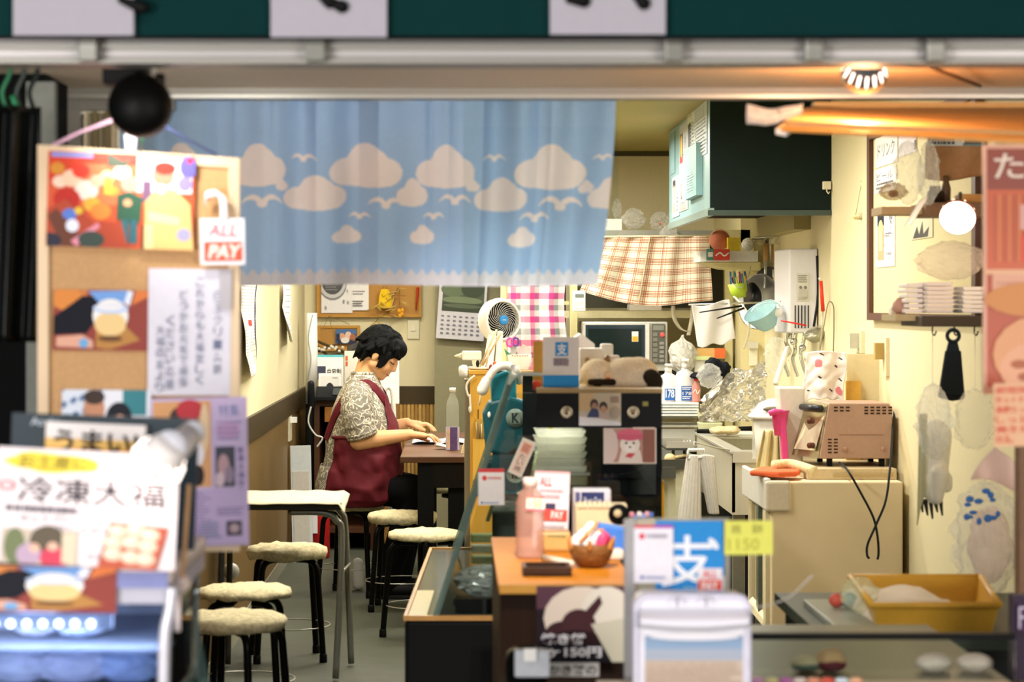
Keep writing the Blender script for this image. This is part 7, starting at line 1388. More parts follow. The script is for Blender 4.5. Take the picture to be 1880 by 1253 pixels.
MB().prism([P(1723, 728, kY), P(1772, 728, kY), P(1768, 734, kY), P(1748, 737, kY), P(1728, 732, kY)], (0, .014, 0), M('#0c0f12', .4)).build('blade_edge', t)
# hanging bags right
def bagx(x, y, rx, rz, Y, m, lab, seed, ry=.035, amp=.3, name='hanging_bag', f=6):
    b = MB(); crumple(b, P(x, y, Y), rx, ry, rz, m, amp, f, 40, seed=seed); return tag(b.build(name), lab, 'bag')
bagx(1714, 775, .05, .115, 7.3, clear('#f2f3f2', .28, .1), 'clear crinkled bag of white gloves hanging under the black turner', 51); bagx(1790, 770, .06, .09, 7.2, clear('#f2eee8', .16, .1), 'clear bag hanging right of the black turner', 52)
def gl(u, v): 
    p = P(1682 + u * 58 - 6 * v, 720 + v * 210, 7.45); p.y += .012 * sin(u * 9); return p
b = MB(); b.grid(lambda u, v: P(1684 + u * 14 + (1 - v) * 4, 760 + v * 205 - u * 60 * v, 7.33) + Vector((0, .006 * sin(u * 4), 0)), 6, 20, M('#d3d3ae', .7, transl=.2)); single(b, 'yellow_green_cloth', 'narrow pale green cloth strip hanging left of the bag of gloves', 'cloth', solid=.003)
for q, nm in (((1712, 704), 'hanging_bag.003'), ((1790, 712), 'hanging_bag.004')):
    if nm in bpy.data.objects: MB().tube([P(q[0], q[1] + 6, 7.3), P(q[0], 610, 7.5)], .0012, M('#d9d6cc', .4), 6).build('string', bpy.data.objects[nm])
t = thing('rubber_glove', 'white rubber glove hanging fingers down below the bag of gloves', 'glove', P(1715, 940, 7.38))
b = MB(); b.cap(P(1718, 800, 7.38), .05, P(1714, 880, 7.38), .042, M('#e6e3d8', .4))
b.cap(P(1705, 885, 7.36), .022, P(1698, 905, 7.36), .016, M('#e6e3d8', .4)); b.cap(P(1735, 880, 7.36), .024, P(1738, 895, 7.36), .018, M('#e6e3d8', .4)); b.cap(P(1716, 890, 7.36), .024, P(1712, 915, 7.36), .018, M('#e6e3d8', .4)); b.cap(P(1725, 870, 7.34), .03, P(1720, 915, 7.34), .02, M('#e6e3d8', .4)); remesh(b, 'glove_body', t, .005, [M('#f0eee4', .45, n=.04, transl=.3)], 4)
for k in range(5): MB().cap(P(1690 + k * 9, 915 + (k % 2) * 6, 7.42), .008, P(1694 + k * 9, 940 + (k % 3) * 6, 7.42), .003, M('#3a3a34', .6), 8).build('dark_tip', t)
bagx(1812, 990, .085, .155, 6.6, clear('#f0ece8', .20, .08), 'big clear bag with blue print hanging at the lower right', 61, .05, .28, 'big_bag', 7)
o = bpy.data.objects['big_bag']; R = random.Random(6)
b = MB()
for k in range(14): x, y = 1775 + R.uniform(0, 60), 900 + R.uniform(0, 75) * (1 if k % 3 else .3); q = P(x, y, 6.535); b.ell(q, .010 * R.uniform(.5, 1.3), .004, .008 * R.uniform(.5, 1.4), M('#3f78c4', .5), 8); 
b.build('blue_print', o)['kind'] = 'stuff'
b = MB(); crumple(b, P(1818, 1000, 6.65), .058, .04, .105, M('#f4eae6', .4, n=.0, trans=.35, transl=.5), .22, 5, 30, seed=9); single(b, 'pale_content', 'pale pinkish lump inside the big clear bag', 'content')
b = MB(); b.grid(lambda u, v: (P(1782 + 45 * u, 882 - 60 * u, 6.0).lerp(P(1880 + 30 * u, 920 + 10 * u, 6.0), v)) + Vector((0, .03 * sin(v * 5 + u * 3), .02 * sin(v * 3))), 14, 24, M('#f0ddd4', .5, n=.05, transl=.5)); single(b, 'pink_plastic_sheet', 'pale pink plastic sheet draped at the right edge above the big clear bag', 'sheet', solid=.003)
# right poster
def f_(p):
    p.rect(.03, .015, 1, .985, '#b5553a').rect(.03, .015, 1, .18, '#8f4432').rect(.03, .18, 1, .5, '#c9603a')
    for k in range(7): p.rect(.10 + k * .05, .20, .115 + k * .05, .47, '#d98a4a' if k % 2 else '#a9502f')
    p.rect(.36, .24, .98, .34, '#d9a69a').rect(.42, .30, .98, .36, '#5a2a28').rect(.38, .36, 1, .47, '#e8443a').ell(.8, .46, .2, .03, '#f0a090')
    p.text('た', .10, .035, .40, .135, '#ecdccb', .01).text('い', .52, .05, .78, .13, '#ecdccb', .01)
    p.rect(.0, .5, 1, .52, '#e0ac84').rect(.08, .52, .5, .63, '#d9a083').lines(.12, .55, .45, .62, 3, '#c08a70').ell(.5, .62, .5, .07, '#c98240').ell(.85, .63, .2, .06, '#2a1712').ell(.6, .84, .52, .16, '#d99a6a').ell(.55, .90, .40, .11, '#dfa27c').rect(.0, .97, 1, 1, '#c98a6a')
    for (u, v) in ((.35, .88), (.5, .84), (.66, .87), (.42, .93), (.6, .94)): p.ell(u, v, .09, .018, '#a9582c')
p, q = pic_at(1806, 266, 1990, 724, 4.9, '#dfa98e', .012, .35); f_(p); hang(p, q, 'food_poster', 'tall orange red food poster with white lettering at the right edge', 'poster')
def f_(p):
    rows = ['期間限定', 'ホットケーキ', '黒糖たっぷり', 'しっとり', '焼きたて', '白玉。']
    for k, s_ in enumerate(rows): p.text(s_, .04, .05 + k * .155, .97 if k < 5 else .4, .165 + k * .155, '#cf3a2c', .01)
p, q = pic_at(1826, 704, 1912, 820, 4.75, '#e3b48c', .005); f_(p); hang(p, q, 'handwritten_card', 'orange card with red handwriting below the food poster', 'card', roll=-1)
b = MB(); b.box(PX(1862, 4.75), PX(1990, 4.75), 4.76, 4.8, PZ(1253, 4.75), PZ(1095, 4.75), M('#2a1730', .5)); t = thing('purple_sign', 'dark purple sign edge at the lower right corner', 'sign', P(1880, 1253, 4.75)); b.build('board', t); p, q = pic_at(1868, 1110, 1990, 1160, 4.752, '#3a1f42', .002); p.text('円', .02, .1, .3, .9, '#cfc4d4'); hang(p, q, 'lettering', '', '', parent=t)
# dark bag and pole right edge
b = MB(); b.box(PX(1872, 5.4), PX(1990, 5.4), 5.4, 5.45, 0.3, PZ(740, 5.4), M('#7a5a40', .5, n=.1)); struct(b.build('trim_right_post'))
# ---- front glass case, low right
gY = 4.7; gz1 = PZ(1168, gY)
t = thing('front_display_case', 'low front glass case with rice cakes along the bottom right', 'display case', P(1620, 1253, gY)); 
MB().box(PX(1378, gY), PX(1864, gY), gY, gY + .02, gz1 - .008, gz1 + .004, BLACK).build('front_edge', t); MB().box(PX(1378, gY), PX(1864, gY), gY + .88, gY + .9, .3, PZ(1192, gY + .88), M('#47483a', .5)).build('back_panel', t)
MB().box(PX(1378, gY), PX(1864, gY), gY + .002, gY + .008, gz1 - .14, gz1 - .008, glass('#f0f4f0')).build('front_glass', t); cfz = PZ(1240, gY + .12); MB().box(PX(1378, gY), PX(1864, gY), gY + .02, gY + .88, cfz - .015, cfz, M('#6b6c58', .35, n=.06)).build('tray_floor', t)
MB().box(PX(1378, gY), PX(1864, gY), gY - .004, gY + .014, cfz - .1, cfz - .006, M('#b59a5c', .45)).build('lower_board', t); MB().box(PX(1378, gY), PX(1864, gY), gY + .03, gY + .88, 0, cfz - .1, M('#3a3429', .6)).build('base', t)
def mochi(x, y, rx, rz, h, lab, ry=None, h2=None):
    Y = gY + .16; c = P(x, y, Y); c.z = cfz + rz * .92 + .0006; tt_ = thing('rice_cake', lab, 'rice cake', (c.x, c.y, cfz), 'rice cakes in the front glass case'); b = MB(); b.ell(c, rx, ry or rx * .8, rz, M(h, .7, n=.06), 24, None, .10, 5); b.build('cake', tt_)
    if h2: MB().ell(c + Vector((0, -.004, -rz * .30)), rx * 1.01, (ry or rx * .8), rz * .62, M(h2, .6), 20).build('under_side', tt_)
mochi(1480, 1212, .029, .017, '#c9bf9a', 'greenish rice cake beside the tan one in the front glass case', None, '#5d7567'); mochi(1525, 1222, .031, .024, '#cba77a', 'round tan rice cake with dark red base in the front glass case', None, '#6b2530'); mochi(1714, 1218, .036, .019, '#e2d2c8', 'long white rice cake, left of the pair at the right of the front case'); mochi(1790, 1218, .036, .019, '#e2d0c6', 'long white rice cake, right of the pair at the right of the front case')
R = random.Random(12)
for k in range(8):
    x = 1390 + k * 26; b = MB(); b.ell(P(x, 1250, gY - .05), .014, .01, .006, M(['#d6a0c9', '#e6e0a0', '#c97ac0', '#e8d8d0', '#e29a7a', '#d65a4a', '#cfe0e6', '#e6b08a'][k], .4), 12, None, .3, 8); b.v = [v for v in b.v]; single(b, 'candy_wrapper', ['mauve', 'pale yellow', 'purple', 'white', 'peach', 'red', 'ice blue', 'orange'][k] + ' wrapped sweet along the bottom edge of the front case', 'sweet', 'sweets along the front edge')
t = thing('front_ledge', 'narrow pale ledge along the bottom carrying wrapped sweets', 'ledge', P(1480, 1262, gY)); MB().box(PX(1100, gY - .1), PX(1870, gY - .1), gY - .12, gY - .008, PZ(1262, gY - .05), PZ(1256, gY - .05), M('#b9a78a', .5)).build('board', t)
# yellow bin behind with floured dough
t = thing('yellow_bin', 'yellow plastic bin with white floured dough behind the front glass case', 'bin', P(1710, 1165, 5.8)); Y0, Y1 = 5.75, 6.35; YP = M('#d9a83c', .4, n=.04)
fl, fr, rl, rr = P(1602, 1112, Y0), P(1835, 1112, Y0), P(1552, 1052, Y1), P(1790, 1052, Y1); zt2 = fl.z; rl.z = rr.z = zt2; rl.x = PX(1560, Y1) ; rr.x = PX(1800, Y1); zb2 = PZ(1166, Y0)
def inset(p, d): c = (fl + fr + rl + rr) / 4; return Vector((p.x + (c.x - p.x) * d, p.y + (c.y - p.y) * d, zb2))
B4 = [inset(p, .10) for p in (fl, fr, rr, rl)]; T4 = [fl, fr, rr, rl]
for a, c in ((0, 1), (1, 2), (2, 3), (3, 0)):
    b = MB(); inn = lambda p: Vector((p.x + ((fl + rr) / 2 - p).x * .03, p.y + ((fl + rr) / 2 - p).y * .03, p.z)); b.hexa([B4[a], B4[c], T4[c], T4[a]], [inn(B4[a]), inn(B4[c]), inn(T4[c]), inn(T4[a])], YP); b.build('side_wall', t)
MB().prism([p + Vector((0, 0, .001)) for p in B4], (0, 0, .006), YP).build('bottom', t)
for a, c in ((0, 1), (1, 2), (2, 3), (3, 0)): MB().tube([T4[a], T4[c]], .008, YP, 8).build('rim_bar', t)
def dgh(u, v):
    x = T4[0].x + .02 + u * (fr.x - fl.x - .06) - v * .02; y = Y0 + .05 + v * (Y1 - Y0 - .12); e = min(u, 1 - u, v, 1 - v) * 5; return Vector((x, y, zb2 + .012 + .052 * min(1, e) ** .5 + .010 * noise.noise(Vector((u * 4, v * 4, 5)))))
single(MB().grid(dgh, 30, 30, M('#e8dccb', .85, n=.03)), 'floured_dough', 'white floured sheet of dough lying in the yellow bin', 'dough')
t = thing('work_table', 'dark work table under the yellow bin behind the front case', 'table', (PX(1690, 6.0), 6.0, 0)); MB().box(PX(1512, 5.72), XR - .02, 5.70, 6.6, zb2 - .03, zb2 - .001, M('#4d5548', .45, n=.06)).build('tabletop', t); MB().box(PX(1530, 5.72), XR - .04, 5.75, 6.55, 0, zb2 - .03, M('#2b2e28', .6)).build('body', t)
b = MB(); b.box(PX(1518, 5.9), PX(1598, 5.9), 5.74, 6.3, zb2, zb2 + .018, M('#8f9484', .4, n=.05)); o = single(b, 'grey_tray', 'grey green tray left of the yellow bin', 'tray', bevel=.003); o.location.x -= .0
for k, (x, h, r) in enumerate(((1536, '#c9584a', .020), (1558, '#5a94a8', .022))): b = MB(); b.ell(P(x, 1118, 6.12), r, r, r * .9, M(h, .5, n=.05), 16); lo = min(v.z for v in b.v); b.v = [v + Vector((0, 0, zb2 + .0185 - lo)) for v in b.v]; single(b, 'round_sweet', ['red', 'blue'][k] + ' round ball on the grey green tray by the yellow bin', 'ball')
b = MB(); crumple(b, P(1580, 1115, 5.98), .04, .04, .045, clear('#e6eac9', .3), .4, 7, 26, seed=71); lo = min(v.z for v in b.v); b.v = [v + Vector((0, 0, zb2 + .019 - lo)) for v in b.v]; single(b, 'clear_bag', 'greenish clear bag beside the yellow bin on the grey tray', 'bag')
b = MB(); b.tube(bezier([P(1378, 1116, 4.9), P(1410, 1112, 4.9), P(1450, 1096, 4.9), P(1484, 1064, 4.9), P(1492, 1058, 4.9)], 8), .0016, M('#f2efe6', .2, n=0), 6); single(b, 'clear_thread', 'thin white thread curving in front of the cream chest', 'thread')

# ================================================================ CENTER FRONT: SCREEN, CARDS, LIT BOX
aY = 4.75
t = thing('acrylic_screen', 'frosted acrylic screen with silver post holding the payment cards', 'screen', P(1240, 1253, aY)); MB().box(PX(1150, aY), PX(1340, aY), aY, aY + .004, PZ(1300, aY), PZ(952, aY), M('#d9d4c2', .3, n=.0, trans=.62)).build('sheet', t); MB().box(PX(1146, aY), PX(1166, aY), aY - .008, aY + .01, PZ(1300, aY), PZ(955, aY), M('#aaa9aa', .35, .5)).build('post', t)
def f_(p): p.rect(0, 0, .5, .05, '#dd3f5a').rect(.5, 0, 1, .05, '#b03fb0').ell(.20, .19, .075, .055, '#e0405a').lines(.32, .15, .85, .23, 1, '#b9b0bd', .9).ell(.20, .90, .045, .03, '#4a5fb5').lines(.3, .88, .8, .93, 1, '#a0a8d0', .9)
p, q = pic_at(1164, 965, 1236, 1071, aY - .012, '#eeebf2', .004); f_(p); hang(p, q, 'payment_card', 'white payment card with red and purple top band on the acrylic screen', 'card')
def f_(p):
    p.text('支', .06, .20, .86, .92, '#eef1f6', .012).poly([(.62, .62), (1, .78), (1, 1), (.62, 1)], '#e4e2ea').ell(.84, .32, .05, .10, '#e8eef4', -40).lines(.4, .93, .62, .97, 1, '#bcd9f0').rect(0, .92, .25, 1, '#2a6fb0')
p, q = pic_at(1204, 957, 1330, 1088, aY - .006, '#1f8ad2', .004); f_(p); hang(p, q, 'payment_sign', 'bright blue sign with a big white character behind the payment card', 'sign')
def f_(p): p.rect(.02, .45, .98, .95, '#e8503a').text('ALL', .2, .06, .8, .38, '#dd4a4a', .02).text('PAY', .16, .52, .84, .88, '#f2e6e4', .04)
p, q = pic_at(1281, 1044, 1326, 1091, aY - .012, '#ece6ea', .003); f_(p); hang(p, q, 'payment_sticker', 'small white and red sticker on the corner of the bright blue sign', 'sticker')
def f_(p): p.text('焼', .16, .10, .36, .38, '#77752e').text('餅', .58, .10, .80, .38, '#77752e').text('1150', .10, .52, .72, .86, '#b3ad3a', -.0)
p, q = pic_at(1328, 957, 1419, 1019, aY - .006, '#dede62', .004); f_(p); hang(p, q, 'price_tag', 'yellow handwritten price tag right of the bright blue sign', 'price tag', roll=-.5)
lY = 4.45
t = thing('lit_display', 'white rounded display stand with a bright cap and seaside picture at the bottom center', 'display', P(1270, 1253, lY))
def rr(x0, y0, x1, y1, r, Y, n=6):
    out = []
    for (cx_, cy_, a) in ((x1 - r, y0 + r, -90), (x1 - r, y1 - r, 0), (x0 + r, y1 - r, 90), (x0 + r, y0 + r, 180)):
        for k in range(n + 1): w = radians(a + 90 * k / n); out.append(P(cx_ + r * cos(w), cy_ + r * sin(w), Y))
    return out
MB().prism(rr(1168, 1096, 1374, 1300, 22, lY), (0, .10, 0), M('#e9e7f0', .25, n=.0)).build('case', t)
p, q = pic_at(1184, 1150, 1364, 1300, lY - .001, '#b9bac4', .001, .25); p.rect(0, 0, 1, .12, '#f2f2f8').rect(0, .12, 1, .30, '#8fa8c4').rect(0, .28, 1, .42, '#a9b2c0').rect(0, .42, 1, 1, '#cbb9a8').lines(0, .44, 1, .9, 8, '#bda792', .5, 4).ell(.5, .12, .46, .05, '#f4f3f8'); hang(p, q, 'picture', '', '', parent=t)
b = MB(); b.grid(lambda u, v: P(1172 + u * 198, 1118 + v * 34 + 8 * sin(u * pi) * v, lY - .003) + Vector((0, -.045 * sin(v * pi * .9), 0)), 24, 10, M('#f3f2fa', .18, n=.0)); b.build('bright_cap', t)
for x in (1242, 1295): MB().tube([P(x, 1098, lY - .02), P(x + 2, 1112, lY - .03)], .003, M('#b9b8c4', .3), 6).build('wire', t)
MB().tube(rr(1168, 1096, 1374, 1300, 22, lY), .006, M('#dad8e6', .2), 8, closed=True).build('frame_edge', t)

# ================================================================ LEFT FRONT: CORK BOARD
bY = 4.72; T0 = None
t = thing('pin_board', 'large cork board with pale wood frame hanging at the left front with photos', 'notice board', P(262, 1000, bY)); 
def bw(x, y, d=0.0):
    """point on the board: its right side hangs a little farther back and lower"""
    u = (x - 75) / 365.; return P(x, y, bY + .10 * u) + Vector((0, d, 0))
def bq_(x0, y0, x1, y1, m, d0=0.0, d1=.012, tl=0, tr_=0):
    b = MB(); b.hexa([bw(x0, y1, d0), bw(x1, y1, d0), bw(x1, y0 + tr_, d0), bw(x0, y0 + tl, d0)], [bw(x0, y1, d1), bw(x1, y1, d1), bw(x1, y0 + tr_, d1), bw(x0, y0 + tl, d1)], m); return b
PFR = M('#e6cda8', .45, n=.06, scale=30, streak='z')
bq_(76, 268, 438, 1010, M('#c39a6b', .85, n=.12, scale=180), 0.004, .012, 0, 22).build('cork_panel', t); bq_(70, 266, 90, 1012, PFR, -.008, .014, 0, 1).build('frame_bar', t); bq_(420, 290, 440, 1012, PFR, -.008, .014, 0, 1).build('frame_bar', t)
b = MB(); b.hexa([bw(88, 286, -.008), bw(422, 308, -.008), bw(422, 290, -.008), bw(88, 267, -.008)], [bw(88, 286, .014), bw(422, 308, .014), bw(422, 290, .014), bw(88, 267, .014)], PFR); b.build('frame_bar', t); bq_(88, 1000, 422, 1012, PFR, -.008, .014).build('frame_bar', t)
MB().tube([bw(96, 268, .0), P(140, 246, 4.8), P(248, 205, 4.57)], .004, M('#c9a3b8', .6), 8).build('string', t); MB().tube([bw(398, 284, .0), P(340, 254, 4.8), P(262, 205, 4.57)], .0025, M('#4f5a88', .6), 8).build('string', t)
MB().hexa([bw(229, 246, -.012), bw(253, 246, -.012), bw(250, 276, -.012), bw(232, 276, -.012)], [bw(229, 246, .0), bw(253, 246, .0), bw(250, 276, .0), bw(232, 276, .0)], M('#ece4ec', .3)).build('hanging_clip', t, bevel=.003)
def bpic(x0, y0, x1, y1, bg, name, lab, cat, fn, roll=0, curl=0, d=.006, group=None, t_=.0015, parent=None):
    u = ((x0 + x1) / 2 - 75) / 365.; p, q = pic_at(x0, y0, x1, y1, bY + .10 * u, bg, t_, .45); q.y -= d; fn(p); return hang(p, q, name, lab, cat, math.degrees(math.atan2(.10, .388)), 0, roll, curl, group, parent)
def f_(p):
    p.rect(0, 0, 1, 1, '#d95a34').rect(0, .0, .72, .22, '#c9412e').rect(.02, .01, .3, .06, '#8d9ae0').rect(0, .06, .45, .3, '#d8401f').rect(.2, .12, .75, .55, '#e8764a')
    for (u, v, r, h) in ((.08, .32, .05, '#f3d9c0'), (.16, .28, .07, '#f7cfae'), (.26, .4, .08, '#f2e4d4'), (.33, .3, .05, '#f6b89a'), (.22, .2, .06, '#e03a26'), (.4, .25, .05, '#f5d0a0'), (.44, .4, .04, '#e9a043'), (.13, .5, .09, '#c02a1e'), (.3, .55, .06, '#f0b040'), (.06, .18, .05, '#d9902f'), (.36, .62, .07, '#e88a3a'), (.5, .2, .06, '#f6e0d0'), (.58, .32, .06, '#eec0a0')): p.ell(u, v, r, r * 1.3, h)
    p.rect(.38, .26, .43, .44, '#f0c84a').poly([(.40, .0), (.5, .08), (.56, .05), (.52, .14), (.40, .14)], '#4d5a48')
    p.rect(.60, .02, .98, .4, '#efe8ec').ell(.95, .12, .06, .12, '#6a62b8').ell(.93, .3, .05, .08, '#8f84cc').rect(.64, .28, .7, .5, '#7a5a78').ell(.96, .05, .02, .03, '#d8323e')
    p.ell(.55, .32, .06, .09, '#e2a48c').poly([(.47, .44), (.55, .40), (.64, .46), (.63, .72), (.47, .70)], '#2f5a44').ell(.54, .52, .03, .04, '#e8a67c').rect(.50, .70, .55, .95, '#2c6a72').rect(.56, .70, .61, .95, '#2c6a72')
    p.ell(.78, .22, .075, .11, '#d98e74').ell(.79, .14, .075, .07, '#8a3a2c').poly([(.66, .50), (.74, .36), (.86, .36), (.97, .52), (1, 1), (.66, 1)], '#eec079').poly([(.68, .6), (.9, .66), (.9, .74), (.68, .7)], '#f3cfa0').ell(.77, .36, .03, .05, '#f3eee8').rect(.66, .74, .72, 1, '#f3dc9a')
    p.poly([(0, .62), (.12, .5), (.3, .74), (.5, .72), (.55, 1), (0, 1)], '#b5482c').poly([(.0, .68), (.06, .6), (.3, 1), (.1, 1)], '#6a3a28').ell(.15, .66, .05, .06, '#5a7fd0').ell(.17, .78, .045, .07, '#e6ebf6').ell(.21, .62, .03, .04, '#e8c23a').ell(.02, .95, .08, .09, '#262a3a').poly([(.16, .94), (.34, .74), (.36, .78), (.2, 1)], '#e090a0').ell(.30, .92, .09, .09, '#3a4a42').ell(.93, .84, .05, .07, '#a3a0c0').rect(.64, .74, .66, 1, '#5a3a28')
bpic(88, 283, 356, 456, '#d9603a', 'event_photo', 'large glossy photo of people at a red festive stall, top of the cork board', 'photo', f_, 1.5, 0, .012)
bd = lambda: None
def bowl(p, big=1):
    p.rect(0, 0, 1, 1, '#8f3a30').rect(0, 0, .35, .3, '#c9783a').ell(.14, .15, .16, .2, '#d8863a').poly([(0, .45), (.3, .1), (.5, .1), (.45, .5), (.35, .72), (.0, .75)], '#141620').poly([(.36, .02), (.8, 0), (.82, .2), (.5, .25)], '#6f9fdc').poly([(.45, .55), (.7, .5), (.92, .82), (.6, .98), (.45, .95)], '#b5813f').ell(.60, .42, .19, .28, '#f0ede8').ell(.60, .56, .17, .2, '#e8c98a').ell(.60, .30, .19, .09, '#bcd0ee').ell(.59, .28, .15, .06, '#e6e6ea').poly([(.74, .2), (.78, 0), (.84, .02), (.80, .26)], '#e3e8f4').poly([(.03, .78), (.3, .74), (.42, .84), (.42, .96), (.03, .94)], '#dba58c').ell(.32, .88, .05, .08, '#6aa8d8').ell(.6, .80, .13, .05, '#6a4420').poly([(.82, .25), (1, .1), (1, .0), (.86, .0)], '#d9783a')
bpic(99, 533, 271, 644, '#8f3a30', 'dessert_photo', 'photo of a hand holding a white dessert bowl, middle left of the cork board', 'photo', bowl, 1, 0)
def f_(p):
    cols = ['おいしい大福', 'あたたかい手作り', 'よもぎ餅団子', 'ありがとう']
    for k, (u, v0, v1) in enumerate(((.84, .16, .84), (.62, .06, .92), (.42, .16, .94), (.26, .36, .96), (.14, .44, .98))): p.vtext(['白玉クリーム餅', 'これからも大福宜しく', 'どうかお元気で頑張', 'ください応援', '大福の友より'][k], u - .05, v0, u + .05, v1, '#6b7390', -.0)
    p.rect(.86, .0, 1, .32, '#b7b3b8')
bpic(272, 494, 424, 726, '#dcdae4', 'handwritten_letter', 'white sheet with vertical handwritten lines on the cork board', 'letter', f_, .5, 0, .010)
def f_(p):
    for k in range(26): p.ell((k * .137) % .45, (k * .211) % .9, .03, .05, '#5f7fa8')
    p.rect(.45, 0, 1, 1, '#e3e6ee').rect(.68, 0, .95, .55, '#2f7f88').ell(.36, .42, .12, .34, '#c08a6a').ell(.36, .16, .12, .16, '#3a2a24').poly([(.2, 1), (.28, .7), (.45, .7), (.55, 1)], '#dfe6f0').ell(.64, .62, .15, .36, '#22242c').ell(.65, .75, .09, .22, '#d0a088')
bpic(114, 716, 276, 800, '#dbe3ee', 'couple_photo', 'photo of two smiling faces at the bottom left of the cork board', 'photo', f_, 1)
def f_(p): p.rect(0, .0, 1, .5, '#ecebee').text('ALL', .16, .12, .84, .40, '#d3616b', .02, shear=.2).rect(.08, .50, .94, .92, '#ea5a3e').text('PAY', .16, .56, .88, .86, '#f5ded4', .05, shear=.2)
o = bpic(371, 402, 453, 487, '#eceaee', 'payment_tag', 'white and red payment tag hanging on a white hook at the cork board right edge', 'tag', f_, -1, 0, .03, None, .004)
b = MB(); pts = bezier([bw(380, 372, -.02), bw(382, 360, -.03), bw(400, 357, -.032), bw(412, 368, -.032), bw(414, 404, -.032)], 6); b.grid(lambda u, v: pts[int(u * (len(pts) - 1))] + Vector((.007 * (v - .5) * 2 if u > .5 else 0, 0, .007 * (v - .5) * 2 if u <= .5 else 0)), len(pts) - 1, 2, M('#efecf0', .35)); b.build('hook_strap', o, solid=.003)
MB().ell(bw(386, 367, -.036), .003, .002, .003, M('#d8485a', .5), 8).build('pin', o)
def f_(p):
    p.rect(.02, .02, .62, .60, '#d9a06a').ell(.28, .16, .10, .1, '#3a2420').ell(.40, .08, .14, .07, '#c02c38').ell(.3, .25, .08, .08, '#e3c2ac').ell(.33, .36, .22, .16, '#e8e4ea').ell(.3, .54, .22, .08, '#c9a07a').ell(.48, .52, .06, .07, '#2a2226').rect(.02, .44, .10, .6, '#6a4a3a').ell(.55, .2, .05, .16, '#e6c9a0')
    p.rect(.64, .02, .98, .98, '#c9b6da').text('特集', .70, .05, .92, .13, '#5d6fa8', .0).ell(.8, .22, .12, .06, '#d6a8d2').lines(.68, .16, .95, .30, 4, '#a08fc0').rect(.66, .33, .86, .60, '#2e3446').ell(.74, .46, .06, .08, '#b9949a').ell(.8, .52, .05, .06, '#8d7a90').ell(.70, .55, .05, .05, '#d0b8c0').vtext('新春大福特集号', .89, .33, .96, .72, '#5b4a86', .0)
    p.rect(.02, .62, .98, .98, '#bda9d2').vtext('開', .05, .63, .16, .74, '#3a3350', .03).lines(.2, .63, .62, .95, 16, '#8f7fae', .5, 2).lines(.66, .74, .96, .80, 3, '#8f7fae').rect(.76, .83, .92, .93, '#3f3648').ell(.84, .88, .05, .03, '#b59aa0').lines(.48, .83, .72, .95, 6, '#7a88b0', .5, 6)
b_ = bpic(284, 730, 460, 1003, '#cbb9dc', 'lavender_flyer', 'lavender printed flyer with photos hanging at the cork board lower right', 'flyer', f_, -1, 0, .020)
# round black lamp head
t = thing('black_spot_lamp', 'black round lamp head clamped under the front rail above the cork board', 'lamp', P(256, 190, 4.55)); lc = P(256, 192, 4.5)
MB().lathe(lc, [(.059, .03), (.0595, 0), (.056, -.014), (.040, -.030), (.018, -.038), (0, -.040)], M('#070707', .5), 32, (.02, .97, -.10), open_end=True).build('shade', t); MB().lathe(lc + Vector((0, .012, 0)), [(0, 0), (.020, 0), (.026, .012), (.018, .024), (0, .028)], M('#fff4e6', .4, n=0, emit=6), 20, (0, 1, -.1)).build('added_bulb', t)
spot('lamp_bulb', lc + Vector((0, .045, -.004)), (-.25, 5.8, 1.72), 7.0, (1, .95, .88), 125, .03)  # glow and beam added in the dark lamp head to brighten the curtain
MB().box(PX(193, 4.6), PX(275, 4.6), 4.56, 4.62, PZ(158, 4.6), 1.918, M('#0a0a0a', .5)).build('clamp_block', t, bevel=.004); MB().pbox(284, 134, 300, 160, 4.57, .03, BLACK).build('clamp_knob', t, bevel=.003); MB().ell(P(271, 147, 4.555), .005, .004, .006, CHROME, 10).build('screw', t); MB().tube([P(285, 118, 4.58), P(285, 136, 4.58)], .004, STEEL, 8).build('rod', t)
MB().tube([lc + Vector((0, -.01, .05)), Vector((PX(236, 4.58), 4.58, PZ(155, 4.58)))], .014, BLACK, 10).build('neck', t)
MB().tube([P(262, 248, 4.6), P(258, 280, 4.7)], .002, M('#2f7a4a', .5), 6).build('green_wire', t)
# rolled vinyl at the far left
t = thing('vinyl_curtain', 'dark shiny rolled vinyl sheet hanging at the far left', 'curtain', P(30, 600, 4.9))
b = MB(); b.grid(lambda u, v: P(-40 + u * 118 - 22 * (1 - u) * 0, 198 + v * 430, 4.95) + Vector((0, -.05 * sin(u * pi) + .018 * sin(u * 17 + v * 2.5), 0)), 60, 30, M('#0e1110', .25, n=.1)); b.build('sheet', t, solid=.003)
for k, x in enumerate((12, 38, 62)): MB().tube(bezier([P(x, 200, 4.95), P(x - 8, 170, 4.95), P(x + 4, 140, 4.95), P(x + 10, 118, 4.95)], 6), .005, M(['#2c7a52', '#3a4440', '#1d2422'][k], .4), 8).build('cord', t)
MB().tube([P(22, 176 + 8 * 0, 4.93), P(30, 196, 4.93)], .006, M('#2f8a5a', .4), 8).build('green_tie', t)
